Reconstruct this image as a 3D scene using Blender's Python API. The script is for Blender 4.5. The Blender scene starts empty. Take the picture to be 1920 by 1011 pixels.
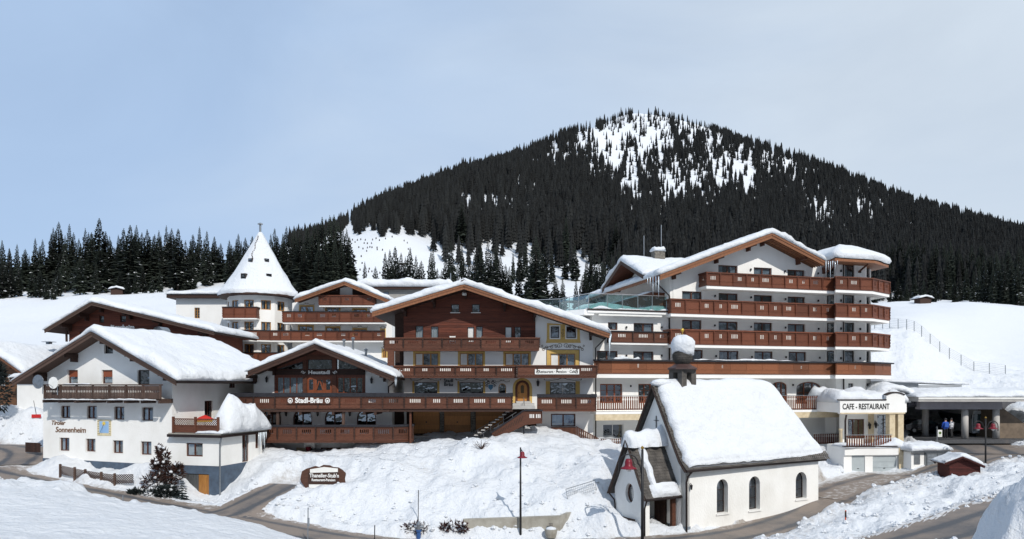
import bpy, bmesh, math, random
import numpy as np
from mathutils import Vector, Matrix, geometry

R = math.radians
random.seed(7)
RNG = np.random.default_rng(11)
SC = bpy.context.scene
COL = SC.collection

# ------------------------------------------------------------------ camera, sky, sun, exposure
FPX, CX, HY, EZ = 1300.0, 960.0, 725.0, 10.0
cam_d = bpy.data.cameras.new('camera')
cam = bpy.data.objects.new('camera', cam_d)
COL.objects.link(cam)
cam.location = (0, 0, EZ)
cam.rotation_euler = (R(90), 0, 0)
cam_d.sensor_width = 36.0
cam_d.lens = 36.0 * FPX / 1920.0
cam_d.shift_y = (HY - 505.5) / 1920.0
cam_d.clip_start = 0.3
cam_d.clip_end = 9000
SC.camera = cam

SUN_AZ, SUN_EL = R(24), R(41)          # azimuth to the right of straight behind the camera
sdir = Vector((math.sin(SUN_AZ) * math.cos(SUN_EL), -math.cos(SUN_AZ) * math.cos(SUN_EL), math.sin(SUN_EL)))
world = bpy.data.worlds.new('World')
SC.world = world
world.use_nodes = True
wn = world.node_tree
wn.nodes.clear()
wo = wn.nodes.new('ShaderNodeOutputWorld')
wb = wn.nodes.new('ShaderNodeBackground')
sky = wn.nodes.new('ShaderNodeTexSky')
sky.sky_type = 'NISHITA'
sky.sun_disc = False
sky.sun_elevation = SUN_EL
sky.sun_rotation = math.atan2(sdir.x, sdir.y)
sky.altitude = 1300
sky.air_density = 1.0
sky.dust_density = 1.4
sky.ozone_density = 1.6
tc = wn.nodes.new('ShaderNodeTexCoord')
mp = wn.nodes.new('ShaderNodeMapping')
mp.inputs['Scale'].default_value = (1.0, 1.0, 2.0)
nz = wn.nodes.new('ShaderNodeTexNoise')
nz.inputs['Scale'].default_value = 2.1
nz.inputs['Detail'].default_value = 7
nz.inputs['Roughness'].default_value = 0.55
nz.inputs['Distortion'].default_value = 0.5
cr = wn.nodes.new('ShaderNodeMapRange')
cr.inputs['From Min'].default_value = 0.36
cr.inputs['From Max'].default_value = 0.72
cr.inputs['To Min'].default_value = 0.80
cr.inputs['To Max'].default_value = 0.97
cr.clamp = True
mx = wn.nodes.new('ShaderNodeMix')
mx.data_type = 'RGBA'
# thin high cloud: a bluish veil that thickens to milky haze towards the east (right)
sx_ = wn.nodes.new('ShaderNodeSeparateXYZ')
n3 = wn.nodes.new('ShaderNodeTexNoise')
n3.inputs['Scale'].default_value = 1.9
n3.inputs['Detail'].default_value = 9
n3.inputs['Distortion'].default_value = .6
ad_ = wn.nodes.new('ShaderNodeMath')
ad_.operation = 'MULTIPLY_ADD'
ad_.inputs[1].default_value = 1.1
rg_ = wn.nodes.new('ShaderNodeMapRange')
rg_.interpolation_type = 'SMOOTHSTEP'
rg_.inputs['From Min'].default_value = 0.0
rg_.inputs['From Max'].default_value = 1.15
cm_ = wn.nodes.new('ShaderNodeMix')
cm_.data_type = 'RGBA'
cm_.inputs[6].default_value = (4.4, 5.9, 8.2, 1)
cm_.inputs[7].default_value = (6.7, 7.6, 8.6, 1)
wn.links.new(tc.outputs['Generated'], sx_.inputs[0])
wn.links.new(mp.outputs['Vector'], n3.inputs['Vector'])
wn.links.new(sx_.outputs['X'], ad_.inputs[0])
wn.links.new(n3.outputs['Fac'], ad_.inputs[2])
wn.links.new(ad_.outputs[0], rg_.inputs['Value'])
wn.links.new(rg_.outputs['Result'], cm_.inputs[0])
wn.links.new(cm_.outputs[2], mx.inputs[7])
wn.links.new(tc.outputs['Generated'], mp.inputs['Vector'])
wn.links.new(mp.outputs['Vector'], nz.inputs['Vector'])
wn.links.new(nz.outputs['Fac'], cr.inputs['Value'])
wn.links.new(cr.outputs['Result'], mx.inputs[0])
wn.links.new(sky.outputs['Color'], mx.inputs[6])
wn.links.new(mx.outputs[2], wb.inputs['Color'])
wb.inputs['Strength'].default_value = 0.105
wn.links.new(wb.outputs['Background'], wo.inputs['Surface'])

sun_d = bpy.data.lights.new('sun', 'SUN')
sun_d.energy = 3.3
sun_d.angle = R(0.5)
sun_d.color = (1.0, 0.955, 0.89)
sun = bpy.data.objects.new('sun', sun_d)
COL.objects.link(sun)
sun.rotation_euler = (-sdir).to_track_quat('-Z', 'Y').to_euler()
sun.location = sdir * 200

vs = SC.view_settings
vs.view_transform = 'Standard'
vs.look = 'None'
vs.gamma = 1
vs.exposure = 0.0
vs.use_curve_mapping = False
SC.render.engine = 'CYCLES'
SC.cycles.max_bounces = 6
SC.cycles.diffuse_bounces = 4
SC.cycles.glossy_bounces = 3
SC.cycles.transparent_max_bounces = 8
SC.cycles.transmission_bounces = 4
SC.cycles.caustics_reflective = False
SC.cycles.caustics_refractive = False

# ------------------------------------------------------------------ materials
MATS = {}


def mat(name, c1, c2=None, scale=3.0, rough=0.7, bump=0.0, stretch=(1, 1, 1), metal=0.0, detail=5, lo=0.35, hi=0.65,
        spec=0.35, bscale=None, coat=0.0, vary=None):
    if name in MATS:
        return MATS[name]
    m = bpy.data.materials.new(name)
    m.use_nodes = True
    nt = m.node_tree
    b = nt.nodes['Principled BSDF']
    b.inputs['Roughness'].default_value = rough
    b.inputs['Metallic'].default_value = metal
    b.inputs['Specular IOR Level'].default_value = spec
    b.inputs['Coat Weight'].default_value = coat
    if c2 is None:
        c2 = tuple(x * 0.86 for x in c1)
    t = nt.nodes.new('ShaderNodeTexCoord')
    p = nt.nodes.new('ShaderNodeMapping')
    p.inputs['Scale'].default_value = stretch
    n = nt.nodes.new('ShaderNodeTexNoise')
    n.inputs['Scale'].default_value = scale
    n.inputs['Detail'].default_value = detail
    n.inputs['Roughness'].default_value = 0.6
    r = nt.nodes.new('ShaderNodeMapRange')
    r.inputs['From Min'].default_value = lo
    r.inputs['From Max'].default_value = hi
    x = nt.nodes.new('ShaderNodeMix')
    x.data_type = 'RGBA'
    x.inputs[6].default_value = (*c1, 1)
    x.inputs[7].default_value = (*c2, 1)
    L = nt.links.new
    L(t.outputs['Object'], p.inputs['Vector'])
    L(p.outputs['Vector'], n.inputs['Vector'])
    L(n.outputs['Fac'], r.inputs['Value'])
    L(r.outputs['Result'], x.inputs[0])
    if vary or 'wood' in name or 'board' in name:      # every board a little different from its neighbour
        oi = nt.nodes.new('ShaderNodeObjectInfo')
        rm = nt.nodes.new('ShaderNodeMapRange')
        rm.inputs['To Min'].default_value = vary[0] if vary else 0.72
        rm.inputs['To Max'].default_value = vary[1] if vary else 1.22
        vm = nt.nodes.new('ShaderNodeVectorMath')
        vm.operation = 'SCALE'
        L(oi.outputs['Random'], rm.inputs['Value'])
        L(x.outputs[2], vm.inputs[0])
        L(rm.outputs['Result'], vm.inputs['Scale'])
        L(vm.outputs[0], b.inputs['Base Color'])
    else:
        L(x.outputs[2], b.inputs['Base Color'])
    if bump > 0:
        bn = nt.nodes.new('ShaderNodeBump')
        bn.inputs['Strength'].default_value = 1.0
        bn.inputs['Distance'].default_value = bump
        if bscale:
            n2 = nt.nodes.new('ShaderNodeTexNoise')
            n2.inputs['Scale'].default_value = bscale
            n2.inputs['Detail'].default_value = 6
            L(p.outputs['Vector'], n2.inputs['Vector'])
            L(n2.outputs['Fac'], bn.inputs['Height'])
        else:
            L(n.outputs['Fac'], bn.inputs['Height'])
        L(bn.outputs['Normal'], b.inputs['Normal'])
    MATS[name] = m
    return m


def glass_mat(name, tint, refl=0.3, rough=0.02):
    if name in MATS:
        return MATS[name]
    m = bpy.data.materials.new(name)
    m.use_nodes = True
    nt = m.node_tree
    nt.nodes.clear()
    o = nt.nodes.new('ShaderNodeOutputMaterial')
    tr = nt.nodes.new('ShaderNodeBsdfTransparent')
    tr.inputs['Color'].default_value = (*tint, 1)
    g = nt.nodes.new('ShaderNodeBsdfGlossy')
    g.inputs['Roughness'].default_value = rough
    g.inputs['Color'].default_value = (0.9, 0.95, 1, 1)
    # old float glass: a faint waviness breaks up the mirror image
    t = nt.nodes.new('ShaderNodeTexCoord')
    n = nt.nodes.new('ShaderNodeTexNoise')
    n.inputs['Scale'].default_value = 1.3
    n.inputs['Detail'].default_value = 2
    bn = nt.nodes.new('ShaderNodeBump')
    bn.inputs['Distance'].default_value = 0.05
    bn.inputs['Strength'].default_value = 0.6
    mx_ = nt.nodes.new('ShaderNodeMixShader')
    mx_.inputs['Fac'].default_value = refl
    L = nt.links.new
    L(t.outputs['Object'], n.inputs['Vector'])
    L(n.outputs['Fac'], bn.inputs['Height'])
    L(bn.outputs['Normal'], g.inputs['Normal'])
    L(tr.outputs[0], mx_.inputs[1])
    L(g.outputs[0], mx_.inputs[2])
    L(mx_.outputs[0], o.inputs['Surface'])
    MATS[name] = m
    return m


PLASTER = mat('plaster', (0.86, 0.85, 0.82), (0.78, 0.765, 0.73), 0.6, 0.85, 0.01, (1, 1, .6), bscale=30, detail=9, lo=.4, hi=.8)
PLASTER_OLD = mat('old_plaster', (0.85, 0.84, 0.81), (0.72, 0.705, 0.665), 0.5, 0.9, 0.015, (1, 1, .7), bscale=14, detail=9, lo=.4, hi=.8)
PLASTER_CHAPEL = mat('chapel_plaster', (0.84, 0.83, 0.795), (0.68, 0.66, 0.61), 0.45, 0.9, 0.02, (1, 1, .6), bscale=10, detail=9, lo=.42, hi=.82)
PLINTH = mat('plinth_paint', (0.085, 0.12, 0.17), (0.06, 0.08, 0.11), 2.0, 0.8, 0.01, bscale=12)
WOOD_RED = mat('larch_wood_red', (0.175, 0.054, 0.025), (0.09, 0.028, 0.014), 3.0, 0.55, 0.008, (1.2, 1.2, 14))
WOOD_RED_DARK = mat('larch_wood_dark', (0.13, 0.036, 0.015), (0.075, 0.02, 0.01), 3.0, 0.6, 0.008, (1.2, 1.2, 14))  # darker red-brown of the carved balcony posts
WOOD_BROWN = mat('balcony_wood_brown', (0.135, 0.048, 0.025), (0.062, 0.023, 0.013), 3.0, 0.6, 0.01, (1.2, 1.2, 12))
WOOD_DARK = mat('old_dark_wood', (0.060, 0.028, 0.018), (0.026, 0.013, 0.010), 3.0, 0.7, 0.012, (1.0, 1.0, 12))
WOOD_WALL = mat('gable_boarding', (0.15, 0.040, 0.020), (0.075, 0.022, 0.014), 2.0, 0.7, 0.02, (0.5, 0.5, 9))
WOOD_WEATHERED = mat('weathered_wood', (0.105, 0.065, 0.048), (0.05, 0.03, 0.024), 4.0, 0.8, 0.015, (10, 10, 1.0))
WOOD_EAVE = mat('eave_wood', (0.27, 0.115, 0.052), (0.15, 0.06, 0.03), 3.0, 0.6, 0.008, (8, 8, 1))
WOOD_DOOR = mat('honey_wood', (0.52, 0.24, 0.06), (0.40, 0.17, 0.045), 2.0, 0.5, 0.005, (8, 8, 1))
WOOD_GARAGE = mat('garage_wood', (0.46, 0.21, 0.065), (0.34, 0.15, 0.05), 2.0, 0.55, 0.006, (6, 6, .7))
GREY_BOARD = mat('grey_boards', (0.10, 0.105, 0.105), (0.06, 0.062, 0.065), 3, 0.8, 0.01, (10, 10, 1))
RAIL_CAP = mat('dark_rail_cap', (0.022, 0.022, 0.028), (0.012, 0.012, 0.016), 4, 0.6)
TRIM_WHITE = mat('white_trim', (0.8, 0.79, 0.75), (0.73, 0.72, 0.68), 2, 0.6)
CREAM = mat('cream_stone', (0.66, 0.55, 0.38), (0.52, 0.42, 0.27), 2.5, 0.8, 0.01)
OCHRE = mat('ochre_paint', (0.66, 0.44, 0.14), (0.55, 0.36, 0.12), 3, 0.8)
PAINT_BROWN = mat('mural_brown', (0.17, 0.12, 0.07), (0.10, 0.075, 0.05), 8, 0.85)
GUTTER = mat('brown_gutter', (0.030, 0.020, 0.018), None, 3, 0.4, metal=.3)
ZINC = mat('zinc', (0.30, 0.32, 0.34), (0.22, 0.24, 0.26), 5, 0.35, metal=.7)
STEEL = mat('steel', (0.5, 0.51, 0.52), None, 5, 0.3, metal=.9)
BLACK = mat('black_iron', (0.015, 0.015, 0.017), None, 5, 0.45)
GARAGE_GREY = mat('grey_door', (0.42, 0.46, 0.47), (0.36, 0.40, 0.41), 2, 0.5)
CONCRETE = mat('concrete', (0.40, 0.38, 0.33), (0.27, 0.25, 0.21), 1.3, 0.9, 0.02, bscale=20)
CONCRETE_LIGHT = mat('pale_concrete', (0.50, 0.48, 0.45), (0.42, 0.40, 0.38), 1.5, 0.85, 0.01, bscale=20)
STONE = mat('rubble_stone', (0.22, 0.20, 0.17), (0.09, 0.08, 0.07), 5, 0.9, 0.03)
SHINGLE = mat('grey_shingle', (0.125, 0.112, 0.10), (0.04, 0.037, 0.034), 1.6, 0.85, 0.01, detail=8, lo=.3, hi=.7)
RED_PAINT = mat('red_paint', (0.19, 0.010, 0.022), (0.14, 0.007, 0.016), 4, 0.4)
RED_WOOD = mat('shed_red_wood', (0.085, 0.018, 0.014), (0.05, 0.012, 0.010), 3, 0.8, 0.01, (1, 1, 10))
ROOM_SHADE = mat('room_shade', (0.028, 0.026, 0.028), None, 2, 0.9)  # near-black backing behind panes: the unlit interior's shade put into the colour
CURTAIN = mat('white_curtain', (0.62, 0.63, 0.62), (0.48, 0.49, 0.49), 2, 0.9, stretch=(14, 1, .4))
CURTAIN_BLUE = mat('sheer_curtain', (0.36, 0.40, 0.43), (0.22, 0.26, 0.29), 2, 0.9, stretch=(14, 1, .4))
SHUTTER = mat('rust_blind', (0.27, 0.075, 0.032), (0.22, 0.06, 0.028), 3, 0.6, stretch=(1, 1, 20))
WHITE_SHUTTER = mat('white_shutter', (0.75, 0.75, 0.73), None, 3, 0.6)
FRAME_BROWN = mat('brown_frame', (0.10, 0.035, 0.02), (0.07, 0.024, 0.015), 3, 0.5)
FRAME_DARK = mat('dark_frame', (0.035, 0.022, 0.018), None, 3, 0.5)
FRAME_OCHRE = mat('ochre_frame', (0.42, 0.21, 0.05), (0.34, 0.16, 0.04), 3, 0.5)
FRAME_RED = mat('redbrown_frame', (0.24, 0.07, 0.03), (0.17, 0.05, 0.02), 3, 0.5)
GLASS = glass_mat('window_glass', (0.70, 0.76, 0.80), 0.20)
GLASS_DARK = glass_mat('dark_window_glass', (0.32, 0.38, 0.45), 0.26)
GLASS_RAIL = glass_mat('railing_glass', (0.72, 0.88, 0.86), 0.16)
ICE = mat('ice', (0.72, 0.80, 0.86), None, 6, 0.12, 0.01, spec=.6)
LETTER_WHITE = mat('white_letters', (0.82, 0.81, 0.78), None, 3, 0.6)
LETTER_BLACK = mat('black_letters', (0.02, 0.02, 0.02), None, 3, 0.6)
LETTER_BROWN = mat('brown_letters', (0.16, 0.075, 0.03), None, 3, 0.7)


def snow_material(name, dirt_attr=False, grain=0.19):
    m = bpy.data.materials.new(name)
    m.use_nodes = True
    nt = m.node_tree
    b = nt.nodes['Principled BSDF']
    b.inputs['Roughness'].default_value = 0.75
    b.inputs['Specular IOR Level'].default_value = 0.25
    L = nt.links.new
    t = nt.nodes.new('ShaderNodeTexCoord')
    n = nt.nodes.new('ShaderNodeTexNoise')
    n.inputs['Scale'].default_value = 1.6
    n.inputs['Detail'].default_value = 9
    n.inputs['Roughness'].default_value = 0.62
    bn = nt.nodes.new('ShaderNodeBump')
    bn.inputs['Distance'].default_value = grain
    bn.inputs['Strength'].default_value = 1.0
    L(t.outputs['Object'], n.inputs['Vector'])
    L(n.outputs['Fac'], bn.inputs['Height'])
    L(bn.outputs['Normal'], b.inputs['Normal'])
    base = (0.665, 0.685, 0.71, 1)
    if not dirt_attr:
        b.inputs['Base Color'].default_value = base
        return m
    a = nt.nodes.new('ShaderNodeAttribute')
    a.attribute_name = 'dirt'
    n2 = nt.nodes.new('ShaderNodeTexNoise')
    n2.inputs['Scale'].default_value = 2.6
    n2.inputs['Detail'].default_value = 10
    n2.inputs['Roughness'].default_value = 0.72
    L(t.outputs['Object'], n2.inputs['Vector'])
    ad = nt.nodes.new('ShaderNodeMath')
    ad.operation = 'ADD'
    L(a.outputs['Fac'], ad.inputs[0])
    L(n2.outputs['Fac'], ad.inputs[1])
    mr = nt.nodes.new('ShaderNodeMapRange')
    mr.inputs['From Min'].default_value = 0.92
    mr.inputs['From Max'].default_value = 1.42
    L(ad.outputs[0], mr.inputs['Value'])
    x = nt.nodes.new('ShaderNodeMix')
    x.data_type = 'RGBA'
    x.inputs[6].default_value = base
    x.inputs[7].default_value = (0.27, 0.225, 0.18, 1)
    L(mr.outputs['Result'], x.inputs[0])
    L(x.outputs[2], b.inputs['Base Color'])
    return m


SNOW = snow_material('roof_snow')
SNOW_GROUND = snow_material('ground_snow', True, 0.30)
SNOW_HILL = snow_material('hill_snow', False, 0.25)


# ------------------------------------------------------------------ mesh helpers
def in_poly(x, z, poly):
    c = False
    j = len(poly) - 1
    for i in range(len(poly)):
        xi, zi = poly[i]
        xj, zj = poly[j]
        if (zi > z) != (zj > z) and x < (xj - xi) * (z - zi) / (zj - zi) + xi:
            c = not c
        j = i
    return c


class MB:
    def __init__(s):
        s.v, s.f = [], []

    def add(s, vs_, fs):
        o = len(s.v)
        s.v += [tuple(v) for v in vs_]
        s.f += [tuple(i + o for i in f) for f in fs]
        return s

    def hexa(s, p):
        return s.add(p, [(0, 3, 2, 1), (4, 5, 6, 7), (0, 1, 5, 4), (1, 2, 6, 5), (2, 3, 7, 6), (3, 0, 4, 7)])

    def box(s, x0, x1, y0, y1, z0, z1):
        return s.hexa([(x0, y0, z0), (x1, y0, z0), (x1, y1, z0), (x0, y1, z0), (x0, y0, z1), (x1, y0, z1), (x1, y1, z1), (x0, y1, z1)])

    def prism_y(s, poly, y0, y1):
        n = len(poly)
        vs_ = [(x, y0, z) for x, z in poly] + [(x, y1, z) for x, z in poly]
        return s.add(vs_, [tuple(range(n)), tuple(range(2 * n - 1, n - 1, -1))] + [(i, (i + 1) % n, (i + 1) % n + n, i + n) for i in range(n)])

    def prism_z(s, poly, z0, z1):
        n = len(poly)
        vs_ = [(x, y, z0) for x, y in poly] + [(x, y, z1) for x, y in poly]
        return s.add(vs_, [tuple(range(n))[::-1], tuple(range(n, 2 * n))] + [(i, (i + 1) % n, (i + 1) % n + n, i + n) for i in range(n)])

    def bar(s, p, q, w, h, up=(0, 0, 1)):
        p, q, up = Vector(p), Vector(q), Vector(up)
        d = (q - p).normalized()
        a = d.cross(up)
        if a.length < 1e-4:
            a = d.cross(Vector((1, 0, 0)))
        a.normalize()
        b = a.cross(d)
        a *= w / 2
        b *= h / 2
        return s.hexa([p - a - b, p + a - b, q + a - b, q - a - b, p - a + b, p + a + b, q + a + b, q - a + b])

    def tube(s, pts, r, n=7, cap=True):
        pts = [Vector(p) for p in pts]
        rs = r if isinstance(r, (list, tuple)) else [r] * len(pts)
        vs_, fs = [], []
        prev = None
        for i, p in enumerate(pts):
            d = (pts[min(i + 1, len(pts) - 1)] - pts[max(i - 1, 0)]).normalized()
            if prev is None:
                prev = d.cross(Vector((0, 0, 1)))
                if prev.length < 1e-3:
                    prev = Vector((1, 0, 0))
            a = (prev - d * prev.dot(d)).normalized()
            prev = a
            b = d.cross(a)
            for k in range(n):
                t = 2 * math.pi * k / n
                vs_.append(p + (a * math.cos(t) + b * math.sin(t)) * rs[i])
        for i in range(len(pts) - 1):
            for k in range(n):
                k2 = (k + 1) % n
                fs.append((i * n + k, i * n + k2, (i + 1) * n + k2, (i + 1) * n + k))
        if cap:
            fs.append(tuple(range(n))[::-1])
            fs.append(tuple(range((len(pts) - 1) * n, len(pts) * n)))
        return s.add(vs_, fs)

    def lathe(s, prof, c=(0, 0, 0), n=16, a0=0.0):
        vs_, fs = [], []
        for r, z in prof:
            for k in range(n):
                t = a0 + 2 * math.pi * k / n
                vs_.append((c[0] + r * math.cos(t), c[1] + r * math.sin(t), c[2] + z))
        for i in range(len(prof) - 1):
            for k in range(n):
                k2 = (k + 1) % n
                fs.append((i * n + k, i * n + k2, (i + 1) * n + k2, (i + 1) * n + k))
        fs.append(tuple(range(n))[::-1])
        fs.append(tuple(range((len(prof) - 1) * n, len(prof) * n)))
        return s.add(vs_, fs)

    def plate(s, outer, holes, y0, y1):
        """polygon with holes in the xz plane, given a thickness from y0 (front) to y1"""
        loops = [outer] + list(holes)
        flat = [p for lp in loops for p in lp]
        n = len(flat)
        edges, o = [], 0
        for lp in loops:
            m = len(lp)
            edges += [(o + i, o + (i + 1) % m) for i in range(m)]
            o += m
        cv, _, cf, _, _, _ = geometry.delaunay_2d_cdt([Vector(p) for p in flat], edges, [], 0, 1e-5)
        tri = []
        for f in cf:
            cx = sum(cv[i].x for i in f) / len(f)
            cz = sum(cv[i].y for i in f) / len(f)
            if in_poly(cx, cz, outer) and not any(in_poly(cx, cz, h) for h in holes):
                tri.append(tuple(f))
        k = len(cv)
        s.add([(v.x, y0, v.y) for v in cv] + [(v.x, y1, v.y) for v in cv], tri + [tuple(i + k for i in reversed(t)) for t in tri])
        fs = []
        o = 0
        for lp in loops:
            m = len(lp)
            fs += [(o + i, o + (i + 1) % m, o + (i + 1) % m + n, o + i + n) for i in range(m)]
            o += m
        return s.add([(x, y0, z) for x, z in flat] + [(x, y1, z) for x, z in flat], fs)

    def mesh(s, name, m=None, smooth=False):
        me = bpy.data.meshes.new(name)
        me.from_pydata(s.v, [], s.f)
        if m:
            me.materials.append(m)
        if smooth:
            me.polygons.foreach_set('use_smooth', [True] * len(me.polygons))
        me.update()
        return me

    def build(s, name, m, parent=None, smooth=False, loc=None, rz=0.0):
        return put(name, s.mesh(name, m, smooth), parent, loc, rz)


def put(name, me, parent=None, loc=None, rz=0.0):
    o = bpy.data.objects.new(name, me)
    COL.objects.link(o)
    if parent is not None:
        o.parent = parent
    if loc:
        o.location = loc
    if rz:
        o.rotation_euler = (0, 0, rz)
    return o


def tag(o, label=None, cat=None, group=None, kind=None):
    if label:
        o['label'] = label
    if cat:
        o['category'] = cat
    if group:
        o['group'] = group
    if kind:
        o['kind'] = kind
    return o


def thing(name, label, cat, loc=(0, 0, 0), rz=0.0, group=None):
    o = bpy.data.objects.new(name, None)
    o.empty_display_size = 0.2
    COL.objects.link(o)
    o.location = loc
    o.rotation_euler = (0, 0, rz)
    return tag(o, label, cat, group)


def smooth_noise(x, y, seed=0):
    """vectorised value noise, about -1..1"""
    x = np.asarray(x, float)
    y = np.asarray(y, float)
    xi = np.floor(x).astype(np.int64)
    yi = np.floor(y).astype(np.int64)
    fx, fy = x - xi, y - yi
    fx = fx * fx * fx * (fx * (fx * 6 - 15) + 10)
    fy = fy * fy * fy * (fy * (fy * 6 - 15) + 10)

    def h(a, b):
        n = (a * 374761393 + b * 668265263 + seed * 1442695041) & 0x7fffffff
        n = ((n ^ (n >> 13)) * 1274126177) & 0x7fffffff
        n = (n ^ (n >> 16)) & 0xffffff
        return n / 8388607.5 - 1.0
    a = h(xi, yi) * (1 - fx) + h(xi + 1, yi) * fx
    b = h(xi, yi + 1) * (1 - fx) + h(xi + 1, yi + 1) * fx
    return a * (1 - fy) + b * fy


def fbm(x, y, octs=4, seed=0, gain=0.5):
    v, a, f = 0, 1.0, 1.0
    for k in range(octs):
        v = v + a * smooth_noise(np.asarray(x) * f, np.asarray(y) * f, seed + k * 17)
        a *= gain
        f *= 2.03
    return v


def sstep(a, b, x):
    t = np.clip((np.asarray(x, float) - a) / (b - a), 0, 1)
    return t * t * (3 - 2 * t)


def PX(px, Y):
    return (px - CX) / FPX * Y


def PZ(py, Y):
    return EZ - (py - HY) / FPX * Y


class Bld:
    """a building: an Empty at its base, and the way from a spot in view to its own walls"""

    def __init__(s, name, label, cat, loc, rz=0.0, group=None):
        s.root = thing(name, label, cat, loc, rz, group)
        s.m = Matrix.Translation(loc) @ Matrix.Rotation(rz, 4, 'Z')
        s.inv = s.m.inverted()
        s.o = s.inv @ Vector((0, 0, EZ))

    def p(s, px, py, y=0.0):
        d = s.inv.to_3x3() @ Vector(((px - CX) / FPX, 1.0, -(py - HY) / FPX))
        t = (y - s.o.y) / d.y
        q = s.o + d * t
        return q.x, q.z

    def x(s, px, y=0.0):
        return s.p(px, HY, y)[0]

    def rect(s, px0, px1, py0, py1, y=0.0):
        xa, za = s.p(px0, py0, y)
        xb, zb = s.p(px1, py1, y)
        _, zc = s.p(px0, py1, y)
        _, zd = s.p(px1, py0, y)
        return xa, xb, (zb + zc) / 2, (za + zd) / 2


def rect_loop(x0, x1, z0, z1):
    return [(x0, z0), (x1, z0), (x1, z1), (x0, z1)]


def arch_loop(x0, x1, z0, z1, rise=None, n=9):
    r = rise if rise else (x1 - x0) / 2
    c = (x0 + x1) / 2
    w = (x1 - x0) / 2
    zs = z1 - r
    return [(x0, z0), (x1, z0)] + [(c + w * math.cos(math.pi * k / (n - 1)), zs + r * math.sin(math.pi * k / (n - 1))) for k in range(n)]


def shrink(loop, d):
    xs = [p[0] for p in loop]
    zs = [p[1] for p in loop]
    cx, cz = (min(xs) + max(xs)) / 2, (min(zs) + max(zs)) / 2
    hx, hz = (max(xs) - min(xs)) / 2, (max(zs) - min(zs)) / 2
    return [(cx + (x - cx) * (hx - d) / hx, cz + (z - cz) * (hz - d) / hz) for x, z in loop]


def curtain_strip(mb, x0, x1, z0, z1, y):
    n = max(4, int((x1 - x0) / 0.07))
    vs_ = []
    for i in range(n + 1):
        xx = x0 + (x1 - x0) * i / n
        yy = y + 0.025 * (1 if i % 2 else -1)
        vs_ += [(xx, yy, z0), (xx, yy, z1)]
    mb.add(vs_, [(2 * i, 2 * i + 2, 2 * i + 3, 2 * i + 1) for i in range(n)])


def window(par, r, y, frame=None, split=2, curtain=None, arch=False, rec=0.14, fw=0.07, glass=None, shutter=None, bars=0,
           rise=None, name='window', blind=0.0, sill=None, shade_backing=True):
    """a window set rec behind the wall face at y; returns the hole it needs"""
    x0, x1, z0, z1 = r
    frame = frame or FRAME_BROWN
    glass = glass or GLASS
    loop = arch_loop(x0, x1, z0, z1, rise) if arch else rect_loop(x0, x1, z0, z1)
    mb = MB()
    mb.plate(loop, [shrink(loop, fw)], y + rec, y + rec + 0.06)
    for k in range(1, split):
        xx = x0 + (x1 - x0) * k / split
        zt = z1 - fw * 0.6 if not arch else z1 - fw
        mb.box(xx - fw * 0.62, xx + fw * 0.62, y + rec - 0.01, y + rec + 0.055, z0 + fw * .5, zt)
    for k in range(bars):
        zz = z0 + (z1 - z0) * (k + 1) / (bars + 1)
        mb.box(x0 + fw * .5, x1 - fw * .5, y + rec + 0.012, y + rec + 0.05, zz - 0.018, zz + 0.018)
    w = mb.build(name, frame, par)
    if arch:
        MB().add([(a, y + rec + 0.03, b) for a, b in shrink(loop, fw * .8)], [tuple(range(len(loop)))]).build('pane', glass, w)
    else:
        for k in range(split):
            a = x0 + (x1 - x0) * k / split + fw * .55
            b = x0 + (x1 - x0) * (k + 1) / split - fw * .55
            sh = shutter and k in shutter
            MB().add([(a, y + rec + 0.03, z0 + fw * .8), (b, y + rec + 0.03, z0 + fw * .8), (b, y + rec + 0.03, z1 - fw * .8), (a, y + rec + 0.03, z1 - fw * .8)],
                     [(0, 1, 2, 3)]).build('pane', WHITE_SHUTTER if sh else glass, w)
    if shade_backing:
        d = 0.55
        rb = MB()
        rb.add([(x0, y + rec + .065, z0), (x1, y + rec + .065, z0), (x1, y + rec + .065, z1), (x0, y + rec + .065, z1),
                (x0 - .3, y + rec + d, z0 - .1), (x1 + .3, y + rec + d, z0 - .1), (x1 + .3, y + rec + d, z1 + .2), (x0 - .3, y + rec + d, z1 + .2)],
               [(4, 5, 6, 7), (0, 1, 5, 4), (3, 2, 6, 7), (0, 3, 7, 4), (1, 2, 6, 5)])
        rb.build('shade_backing', ROOM_SHADE, w)
    if curtain:
        cmat, mode = curtain
        cb = MB()
        yy = y + rec + 0.14
        ww = x1 - x0
        if mode == 'sides':
            curtain_strip(cb, x0 + fw, x0 + ww * .3, z0 + .05, z1 - .04, yy)
            curtain_strip(cb, x1 - ww * .3, x1 - fw, z0 + .05, z1 - .04, yy)
        elif mode == 'left':
            curtain_strip(cb, x0 + fw, x0 + ww * .42, z0 + .05, z1 - .04, yy)
        elif mode == 'right':
            curtain_strip(cb, x1 - ww * .42, x1 - fw, z0 + .05, z1 - .04, yy)
        elif mode == 'top':
            curtain_strip(cb, x0 + fw, x1 - fw, z0 + (z1 - z0) * .5, z1 - .04, yy)
        elif mode == 'low':
            curtain_strip(cb, x0 + fw, x1 - fw, z0 + .04, z0 + (z1 - z0) * .5, yy)
        else:
            curtain_strip(cb, x0 + fw, x1 - fw, z0 + .05, z1 - .04, yy)
        cb.build('curtain', cmat, w)
    if blind > 0:
        MB().box(x0 + fw * .6, x1 - fw * .6, y + rec - .02, y + rec + .028, z1 - (z1 - z0) * blind, z1 - fw * .5).build('roller_blind', SHUTTER, w)
    if sill:
        MB().box(x0 - .08, x1 + .08, y - .06, y + rec + .002, z0 - .06, z0 - .002).build('window_sill', sill, w)
    return loop


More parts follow.
